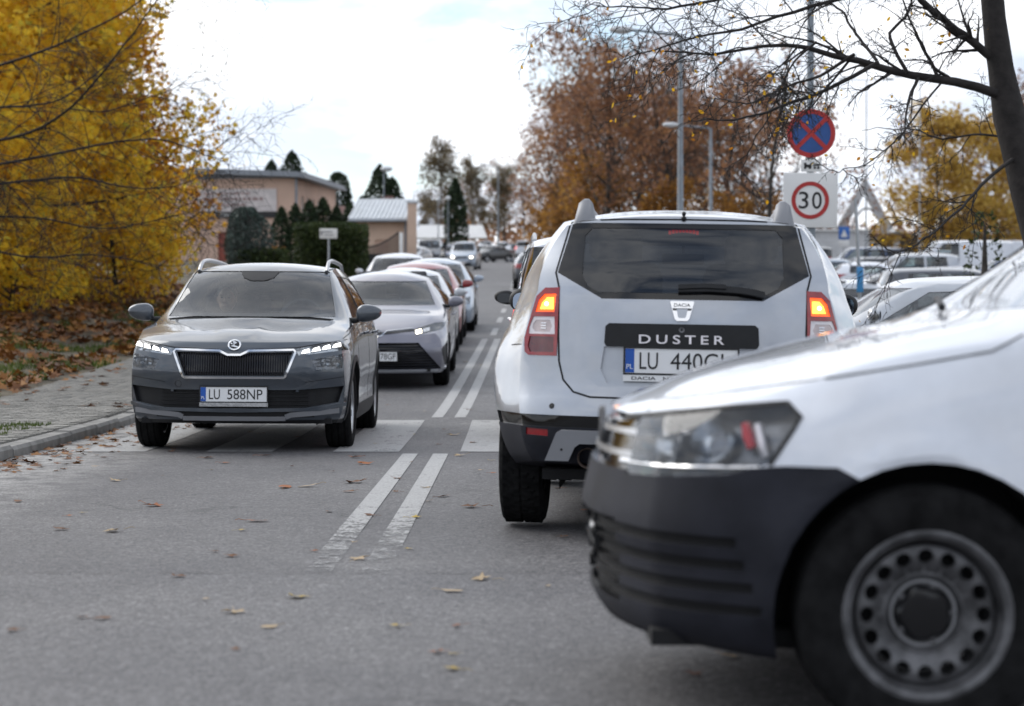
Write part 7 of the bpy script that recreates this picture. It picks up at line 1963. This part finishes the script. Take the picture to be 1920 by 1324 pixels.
# pole with a thin blue board seen edge on, barrier and parking sign
pl = thing('leaning_pole', 'thin leaning metal pole with a narrow blue board, right of the silver SUV', 'pole', (6.25, 36, gxy(6.25, 36)))
mb = MB(); mb.tube([(0, 0, 0), (-.02, 0, 1.4), (-.10, 0, 2.85)], [.035, .033, .03], 8); mb.build('post', M['sign_back'], pl); mb = MB(); mb.rbox((-.02, -.06, 1.38), (.12, .03, .46), .01); mb.build('board', mat('board_blue', (.05, .24, .50), .5, var=.15), pl)
br = thing('barrier_rail', 'low grey barrier rail beside the silver car', 'barrier', (6.0, 34, gxy(6, 34)))
for x in (-.2, .75): 
    mb = MB(); mb.tube([(x, 0, 0), (x, 0, .98)], .028, 8); mb.build('post', M['sign_back'], br)
mb = MB(); mb.tube([(-.2, 0, .98), (.75, 0, .95)], .03, 8); mb.tube([(-.2, 0, .5), (.75, 0, .48)], .02, 8); mb.build('rail', M['sign_back'], br)
pk = thing('parking_sign', 'small square blue sign on a thin post beyond the car roofs', 'road sign', (18.5, 112, gxy(18.5, 112)))
mb = MB(); mb.tube([(0, 0, 0), (0, 0, 3.1)], .04, 8); mb.build('post', M['sign_back'], pk); mb = MB(); mb.rbox((0, -.06, 2.75), (.62, .03, .72), .02); po = mb.build('sign_plate', mat('parking_blue', (.03, .14, .46), .5, var=.1), pk); mb = MB(); mb.rbox((0, -.06, 2.15), (.56, .03, .36), .02); mb.build('lower_plate', M['sign_white'], pk)
mb = MB(); mb.prism([(-.2, 2.52), (.2, 2.52), (0, 2.96)], -.085, -.076, axis='y'); mb.build('symbol', M['sign_white'], po)
# white A-shaped arch
M['arch'] = mat('arch_concrete', (.46, .46, .47), .8, var=.12, vscale=.8)
ar = thing('white_arch', 'tall white A shaped monument beyond the car park', 'monument', (29.8, 170, gxy(29.8, 170)))
for sg in (-1, 1):
    mb = MB(); mb.add([(sg * 4.2, -.4, 0), (sg * 3.5, -.4, 0), (sg * .02, -.4, 6.3), (sg * .02, -.4, 7.7), (sg * 4.2, .4, 0), (sg * 3.5, .4, 0), (sg * .02, .4, 6.3), (sg * .02, .4, 7.7)], [(0, 1, 2, 3), (7, 6, 5, 4), (0, 4, 5, 1), (1, 5, 6, 2), (2, 6, 7, 3), (3, 7, 4, 0)]); mb.build('slanted_leg', M['arch'], ar, angle=20)
mb = MB(); mb.tube([(1.75 * math.cos(a) * (1 - .15 * math.sin(a)), -1.2, 5.0 * math.sin(a) ** .8 if math.sin(a) > 0 else 0) for a in np.linspace(0, PI, 21)], .11, 8); mb.build('inner_arch', M['arch'], ar)
# long white stalls with pillars behind the car park
M['stall'] = mat('stall_white', (.58, .59, .60), .7, var=.12, vscale=1.0)
st = thing('market_hall', 'long low white building with pillars and dark openings behind the car park', 'building', (25.0, 150, gxy(25, 150) - .1))
mb = MB(); mb.box((9, 1.2, 2.75), (26, 4.2, .25)); mb.build('roof', M['brick_roof'], st)
mb = MB(); mb.box((9, 3.0, 1.3), (25.6, .2, 2.6)); mb.build('wall', M['stall'], st)
for k in range(15):
    mb = MB(); mb.rbox((-3.6 + 1.8 * k, -.6, 1.3), (.42 if k % 3 else 1.1, .4, 2.58), .02); mb.build('pillar', M['stall'], st)
for k in range(9):
    mb = MB(); mb.rbox((-2.6 + 2.9 * k, 2.86, 1.15), (1.0, .06, 1.9), .01); mb.build('dark_opening', M['pane'], st)
for k in range(9):
    mb = MB(); mb.ball((-2.2 + 2.9 * k, -.7, 3.02), (.9 if k % 2 else .6, .7, .20), 12, 6); mb.build('roof_bulge', M['stall'], st)
wbld = thing('white_stall', 'low white stall left of the arch behind the parked cars', 'stall', (21.0, 140, gxy(21, 140) - .1)); mb = MB(); mb.box((.9, 0, 1.5), (5.4, 3, 3.0)); mb.build('wall', M['stall'], wbld); mb = MB(); mb.box((.9, 0, 3.06), (5.8, 3.4, .12)); mb.build('roof', M['sign_white'], wbld)
for x, lb in ((-7.9, 'low white tent roof left of the cypress foot'), (-4.3, 'low white tent roof right of the cypress foot')):
    tn = thing('white_tent', lb, 'tent', (x, 192, gz(192))); mb = MB(); mb.add([(-1.7, -1.5, 2.0), (1.7, -1.5, 2.0), (1.7, 1.5, 2.0), (-1.7, 1.5, 2.0), (-1.2, 0, 3.3), (1.2, 0, 3.3)], [(0, 1, 5, 4), (2, 3, 4, 5), (0, 4, 3), (1, 2, 5), (3, 2, 1, 0)]); mb.build('canopy', M['sign_white'], tn)
    for px_ in (-1.6, 1.6):
        for py_ in (-1.4, 1.4): mb = MB(); mb.tube([(px_, py_, 0), (px_, py_, 2.0)], .04, 6); mb.build('leg', M['sign_back'], tn)
yb_ = thing('yellow_board', 'pale yellow board on two legs left of the parked vans', 'sign', (-8.0, 140, gz(140))); mb = MB(); mb.box((0, 0, 3.0), (.75, .06, .95)); mb.build('board', mat('board_yellow', (.62, .56, .30), .6), yb_)
for x in (-.3, .3): mb = MB(); mb.tube([(x, .05, 0), (x, .05, 3.4)], .04, 6); mb.build('leg', M['sign_back'], yb_)
# shrubs by the barrier
put(conifer('roadside_shrub', 'scruffy green brown shrub between the silver SUV and the barrier', 331, 1.1, .6, 900, M['leaf_gold'], 'round', .12, 'shrub'), 5.35, 36)
put(conifer('roadside_shrub', 'thin green shrub with yellowing leaves right of the dark trunk, over the van windscreen', 332, 2.6, .5, 260, M['hedge'], 'round', .10, 'shrub'), 7.9, 33.5)
# distant wood closing the horizon
r = np.random.default_rng(9); n = 14000
x = r.uniform(-190, 210, n); y = 330 + 60 * r.random(n); h = 7 + 4 * np.array([noise.noise(Vector((a * .05, 2.2, .3))) for a in x])
h = np.where((x > -60) & (x < -14), h * .45, h)
P = np.stack([x, y, gz(355) - 1 + h * r.random(n) ** .8], 1)
tag(link('distant_wood', leaves_np('distant_wood', P, 1.3, M['leaf_rust'], 'oval', 3)), kind='stuff')

# ================================================================ vehicles
def set_car(root, x, y, ang=0.0, roll=0.0, dz=0.0):
    """x, y: middle of the car; ang 0 drives away from us, 180 towards us, 90 to the left"""
    Mx = Matrix.Translation((x, y, gxy(x, y) + dz)) @ Matrix.Rotation(slope(y), 4, 'X') @ Matrix.Rotation(R(ang), 4, 'Z') @ Matrix.Rotation(R(roll), 4, 'Y')
    root.rotation_euler = Mx.to_euler(); root.location = Mx.translation
    return root
gs = build_grey_suv(); set_car(gs, -2.20, 15.55 + 2.12, 180, -.35)
ds = build_silver_suv(); a = R(-4.8); rear = Vector((.752, 9.17, 0)); c = rear + Vector((-math.sin(a), math.cos(a), 0)) * (4.315 / 2); set_car(ds, c.x, c.y, -4.8, 1.0)
dv_ = build_delivery_van(); set_car(dv_, .135 + 4.41 / 2, 4.76 + .885, 90)
# --- the queue coming towards us
sal = build_car('sedan', 'saloon_car', 'mauve grey saloon right behind the grey SUV, one headlamp glowing', 'car', M['p_mauve'], lit=True, front='wide', res=1.2)
set_car(sal, -1.72, 24.75 + 2.31, 180)
suv = build_car('suv', 'suv', 'white car with a broad windscreen standing farthest left behind the queue', 'car', M['p_white'], res=.8)
set_car(suv, -2.80, 46.0 + 2.2, 180); suv.scale = (.93, .93, .93)
est = build_car('estate', 'estate_car', 'pale silver car behind the red hatchback in the queue', 'car', M['p_bluesilver'], res=.8)
set_car(est, -1.70, 40.0 + 2.3, 180)
hat = build_car('hatch', 'hatchback', 'red hatchback in the queue with red door mirror', 'car', M['p_red'], res=.8)
set_car(hat, -1.77, 34.7 + 2.0, 180)
van = build_car('van', 'minibus', 'white minibus parked far left beyond the gatehouse', 'van', M['p_white'], res=.8)
set_car(van, -8.0, 138, 178)
mpv = build_car('mpv', 'people_carrier', 'silver people carrier coming down the street with both headlights on', 'car', M['p_bluesilver'], lit=True, res=.8)
set_car(mpv, -3.15, 124 + 2.1, 176)
# --- ahead of the silver SUV
mpw = build_car('tallvan', 'people_carrier', 'white people carrier just ahead of the silver SUV, half hidden by it', 'car', M['p_white'], res=1.2, brake=True, rails=True)
set_car(mpw, .87, 17.0 + 2.15, 0)
def dup(src, label, paint_m, x, y, ang, name=None, group=None, s=1.0):
    ovr = {}
    base = src.get('paint'); ovr[base] = paint_m
    t = copy_tree(src, None, ovr); t['label'] = label
    if name: t.name = name
    if 'group' in t and not group: del t['group']
    if group: t['group'] = group
    set_car(t, x, y, ang); t.scale = (s, s, s)
    return t
for t, p in ((sal, 'paint_mauve_grey'), (suv, 'paint_white'), (hat, 'paint_red'), (est, 'paint_blue_silver'), (van, 'paint_white'), (mpv, 'paint_blue_silver'), (mpw, 'paint_white')): t['paint'] = p
dup(hat, 'dark car far ahead in our lane, only its left mirror and tail lamp showing', M['p_darkgrey'], .78, 77, 0, 'hatchback')
dup(mpw, 'white van far ahead in our lane near the brow of the street', M['p_white'], .95, 205, 0, 'people_carrier')
dup(hat, 'dark red car ahead near the brow, right of the white van', M['p_red'], 2.6, 190, 0, 'hatchback')
dup(hat, 'light silver car in the queue between the mauve saloon and the red hatchback', M['p_light'], -1.75, 30.1 + 1.93, 180, 'hatchback', s=.97)
sh = build_car('hatch', 'hatchback', 'silver hatchback waiting on the right behind the van, greenish side windows', 'car', M['p_light'], glass_m=M['glass_green'], res=1.1)
sh['paint'] = 'paint_light_silver'
set_car(sh, 2.22 + 1.99, 19.8 + .9, 90)
# --- farther up the street, left side and oncoming
dup(sal, 'black saloon turning out far up the street', M['p_black'], -2.05, 168, 140, 'saloon_car')
dup(suv, 'white SUV coming far up the street in the oncoming lane', M['p_white'], -1.35, 228, 180, 'suv')
q = dup(mpv, 'white car parked at the left behind the people carrier with lights on', M['p_white'], -4.75, 188, 178, 'people_carrier')
dup(est, 'silver car parked half behind the black saloon up the street', M['p_light'], -3.4, 205, 178, 'estate_car')
dup(hat, 'dark car far off with bright red tail lamps near the brow', M['p_black'], -.2, 255, 0, 'hatchback')
for (src, lb, pm, x, y, a, nm) in [
    (van, 'dark grey minibus parked beside the white one beyond the gatehouse', M['p_darkgrey'], -6.2, 146, 178, 'minibus'),
    (hat, 'small silver car parked in front of the white minibus beyond the gatehouse', M['p_light'], -6.7, 132, 165, 'hatchback'), (est, 'blue estate parked between the minibuses and the street', M['p_blue'], -5.3, 158, 175, 'estate_car'),
    (suv, 'black SUV parked far up on the left below the cypress', M['p_black'], -4.9, 168, 178, 'suv'), (sal, 'white saloon parked far up on the left below the tent', M['p_white'], -4.6, 200, 178, 'saloon_car'), (hat, 'small white hatchback far up on the left below the cypress', M['p_white'], -3.5, 182, 178, 'hatchback'), (mpv, 'silver people carrier far up near the end of the parked row on the left', M['p_silver'], -3.3, 226, 178, 'people_carrier')]:
    dup(src, lb, pm, x, y, a, nm)
# --- the car park on the right
cargo = build_car('cargo', 'cargo_van', 'white panel van in the car park, its slanted windscreen to the left', 'van', M['p_white'], cargo=True, res=.6)
cargo['paint'] = 'paint_white'; set_car(cargo, 21.0, 95, 90)
lot = [
    (suv, 'dark grey SUV side on in the car park, right of the leaning pole', M['p_darkgrey'], 11.45, 51, -90, 'suv'),
    (mpw, 'white car with sloping windscreen just beyond the silver saloon', M['p_white'], 11.4, 43.5, 90, 'people_carrier'),
    (sal, 'black saloon in the car park behind the silver SUV corner', M['p_black'], 11.8, 60, 90, 'saloon_car'),
    (hat, 'silver hatchback in the car park showing its tail beside the leaning pole', M['p_light'], 7.75, 45.5, -8, 'hatchback'),
    (hat, 'dark grey hatchback nose to the left behind the leaning pole', M['p_darkgrey'], 10.1, 54.5, 90, 'hatchback'),
    (est, 'dark blue estate two rows behind the black saloon', M['p_blue'], 14.0, 66.5, 90, 'estate_car'),
    (sal, 'pale blue saloon beside the dark blue estate in the car park', M['p_bluesilver'], 16.2, 70.5, -90, 'saloon_car'),
    (hat, 'white hatchback with red tail lamp facing right in the car park', M['p_white'], 14.9, 82, -90, 'hatchback'),
    (mpv, 'silver people carrier behind the white hatchback in the car park', M['p_silver'], 17.0, 86, 90, 'people_carrier'),
    (est, 'grey blue estate with red tail lamp at the left end of the car park', M['p_bluesilver'], 15.3, 94, -90, 'estate_car'),
    (suv, 'dark blue SUV in the middle of the car park', M['p_blue'], 18.6, 76, 90, 'suv'),
    (sal, 'white saloon next to the dark blue SUV in the middle of the car park', M['p_white'], 20.0, 80.5, 90, 'saloon_car'),
    (hat, 'dark blue hatchback behind the panel van', M['p_blue'], 24.6, 99, 90, 'hatchback'),
    (van, 'dark blue minibus at the back left of the car park', M['p_blue'], 20.6, 118, 90, 'minibus'),
    (van, 'black minibus at the back of the car park beside the blue one', M['p_black'], 17.6, 126, 90, 'minibus'),
    (sal, 'black saloon roof seen over white roofs near the back of the car park', M['p_black'], 18.7, 108, 90, 'saloon_car'),
    (est, 'black estate near the back of the car park under the blue sign', M['p_black'], 19.6, 103, -90, 'estate_car'),
    (mpv, 'black people carrier left of the panel van', M['p_black'], 17.9, 91, 90, 'people_carrier'),
    (suv, 'silver SUV behind the panel van at the right of the car park', M['p_silver'], 26.4, 93, 90, 'suv'),
    (hat, 'red hatchback mostly hidden at the right of the car park', M['p_red'], 19.2, 64, 90, 'hatchback'),
    (est, 'dark estate at the right edge of the car park', M['p_darkgrey'], 20.6, 70, 90, 'estate_car'),
    (cargo, 'second white panel van at the back of the car park', M['p_white'], 28.6, 122, 90, 'cargo_van'),
    (mpv, 'blue grey people carrier in the last row of the car park', M['p_bluesilver'], 24.2, 116, 90, 'people_carrier'),
    (sal, 'silver saloon in the last row of the car park', M['p_silver'], 25.0, 110, -90, 'saloon_car'),
]
for args in lot: dup(*args)
dkr = None

# ================================================================ people
M['skin'] = mat('skin', (.42, .25, .18), .55, var=.12, vscale=20); M['hair'] = mat('grey_hair', (.16, .14, .13), .8, var=.4, vscale=60)
M['coat'] = mat('dark_coat', (.018, .019, .026), .85, var=.3, vscale=12); M['trouser'] = mat('dark_trousers', (.022, .022, .026), .85, var=.3, vscale=12); M['jumper'] = mat('grey_green_jumper', (.10, .11, .10), .9, var=.25, vscale=20)
def skin_body(name, joints, edges, m, parent, sub=2, root=0):
    me = bpy.data.meshes.new(name); me.from_pydata([j[0] for j in joints], edges, [])
    o = bpy.data.objects.new(name, me); COL.objects.link(o)
    md = o.modifiers.new('skin', 'SKIN'); md.use_smooth_shade = True
    for i, j in enumerate(joints):
        r = j[1] if hasattr(j[1], '__len__') else (j[1], j[1]); me.skin_vertices[0].data[i].radius = r
    me.skin_vertices[0].data[root].use_root = True
    s_ = o.modifiers.new('sub', 'SUBSURF'); s_.levels = sub; s_.render_levels = sub
    dg = bpy.context.evaluated_depsgraph_get(); new = bpy.data.meshes.new_from_object(o.evaluated_get(dg))
    bpy.data.objects.remove(o); bpy.data.meshes.remove(me)
    new.materials.clear(); new.materials.append(m)
    for p in new.polygons: p.use_smooth = True
    return link(name, new, parent)
def head(parent, c, face, s_=1.0):
    """head with nose, brow, ears and hair; face = unit direction it looks in (level)"""
    f = Vector(face).normalized(); rt = f.cross(Vector((0, 0, 1))); c = Vector(c)
    Mx = Matrix(((rt.x, f.x, 0, c.x), (rt.y, f.y, 0, c.y), (rt.z, f.z, 1, c.z), (0, 0, 0, 1))) @ Matrix.Scale(s_, 4)
    mb = MB(); mb.ball((0, 0, 0), (.078, .098, .118), 20, 14, .95, Mx); mb.ball((0, .035, -.06), (.058, .062, .058), 16, 10, 1, Mx)
    mb.ball((0, .102, -.012), (.014, .022, .026), 10, 8, 1, Mx)
    for sg in (-1, 1): mb.ball((sg * .080, -.005, -.005), (.012, .022, .032), 10, 8, 1, Mx); mb.ball((sg * .032, .088, .028), (.026, .012, .010), 10, 6, 1, Mx)
    mb.ball((0, .094, -.062), (.026, .010, .008), 10, 6, 1, Mx)
    h = mb.build('head', M['skin'], parent)
    mb = MB()
    for sg in (-1, 1): mb.ball((sg * .032, .094, .010), (.011, .007, .007), 10, 6, 1, Mx)
    mb.build('eyes', M['dark'], h)
    mb = MB(); mb.ball((0, -.022, .040), (.088, .098, .092), 20, 12, .95, Mx); mb.build('hair', M['hair'], h)
    return h
# passenger seen faintly through the windscreen of the grey SUV
ps = thing('person', 'passenger with grey hair sitting behind the windscreen of the grey SUV', 'person', (gs.location.x - .36, 15.55 + 2.14, .43))
J = [((0, .05, .02), (.17, .13)), ((0, .10, .28), (.17, .12)), ((0, .12, .50), (.19, .11)), ((0, .10, .60), (.06, .06)), ((0, .07, .68), (.055, .055)),
     ((-.21, .10, .50), (.07, .07)), ((-.25, -.02, .26), (.05, .05)), ((-.14, -.24, .20), (.04, .04)), ((.21, .10, .50), (.07, .07)), ((.25, -.02, .26), (.05, .05)), ((.14, -.24, .20), (.04, .04)),
     ((-.10, -.12, .03), (.09, .09)), ((-.12, -.46, .06), (.07, .07)), ((.10, -.12, .03), (.09, .09)), ((.12, -.46, .06), (.07, .07)), ((-.12, -.55, -.25), (.05, .05)), ((.12, -.55, -.25), (.05, .05))]
E = [(0, 1), (1, 2), (2, 3), (3, 4), (2, 5), (5, 6), (6, 7), (2, 8), (8, 9), (9, 10), (0, 11), (11, 12), (0, 13), (13, 14), (12, 15), (14, 16)]
skin_body('body', J, E, M['jumper'], ps)
head(ps, (0, .03, .80), (0, -1, 0))
def hand(parent, c, down, thumb, m):
    """a relaxed hand: palm, four unequal curled fingers, thumb from the side"""
    c = Vector(c); mb = MB(); d = Vector(down).normalized(); t = Vector(thumb).normalized(); n = d.cross(t)
    Mx = Matrix(((t.x, n.x, d.x, c.x), (t.y, n.y, d.y, c.y), (t.z, n.z, d.z, c.z), (0, 0, 0, 1)))
    mb.ball((0, 0, .045), (.042, .016, .050), 12, 8, .8, Mx)
    for k, (x, l) in enumerate(((.030, .070), (.010, .080), (-.010, .075), (-.030, .058))):
        mb.tube([(x, 0, .080), (x, .006, .080 + l * .45), (x, .022, .080 + l * .75), (x, .040, .080 + l * .9)], [.0095, .009, .008, .006], 7, M=Mx)
    mb.tube([(.034, 0, .025), (.056, .010, .050), (.058, .022, .085)], [.012, .011, .008], 7, M=Mx)
    return mb.build('hand', m, parent)
for sg in (-1, 1): hand(ps, (sg * .14, -.24, .20), (0, -1, -.1), (-sg, 0, .2), M['skin'])
# pedestrian in a dark coat on the far left pavement
wk = thing('person', 'person in a dark coat and trousers walking on the far left pavement', 'person', (-5.35, 150, gz(150) + .1)); wk.rotation_euler = (0, 0, R(12))
J = [((0, 0, .95), (.16, .12)), ((0, .01, 1.18), (.16, .12)), ((0, .02, 1.38), (.19, .11)), ((0, .02, 1.48), (.06, .06)), ((0, .01, 1.56), (.05, .05)),
     ((-.22, .02, 1.40), (.07, .07)), ((-.26, .08, 1.12), (.05, .055)), ((-.25, -.06, .88), (.042, .042)), ((.22, .02, 1.40), (.07, .07)), ((.26, .0, 1.12), (.05, .055)), ((.25, -.18, .90), (.042, .042)),
     ((-.10, 0, .86), (.10, .10)), ((-.10, -.14, .48), (.07, .07)), ((-.10, -.02, .08), (.05, .05)), ((-.10, -.16, .04), (.045, .04)), ((.10, 0, .86), (.10, .10)), ((.10, .12, .50), (.07, .07)), ((.10, .30, .12), (.05, .05)), ((.10, .17, .04), (.045, .04))]
E = [(0, 1), (1, 2), (2, 3), (3, 4), (2, 5), (5, 6), (6, 7), (2, 8), (8, 9), (9, 10), (0, 11), (11, 12), (12, 13), (13, 14), (0, 15), (15, 16), (16, 17), (17, 18)]
skin_body('body', J, E, M['coat'], wk)
head(wk, (0, .0, 1.67), (0, -1, 0))
hand(wk, (-.25, -.06, .88), (0, -.3, -1), (0, -1, .2), M['skin']); hand(wk, (.25, -.18, .90), (0, -.5, -1), (0, -1, .3), M['skin'])
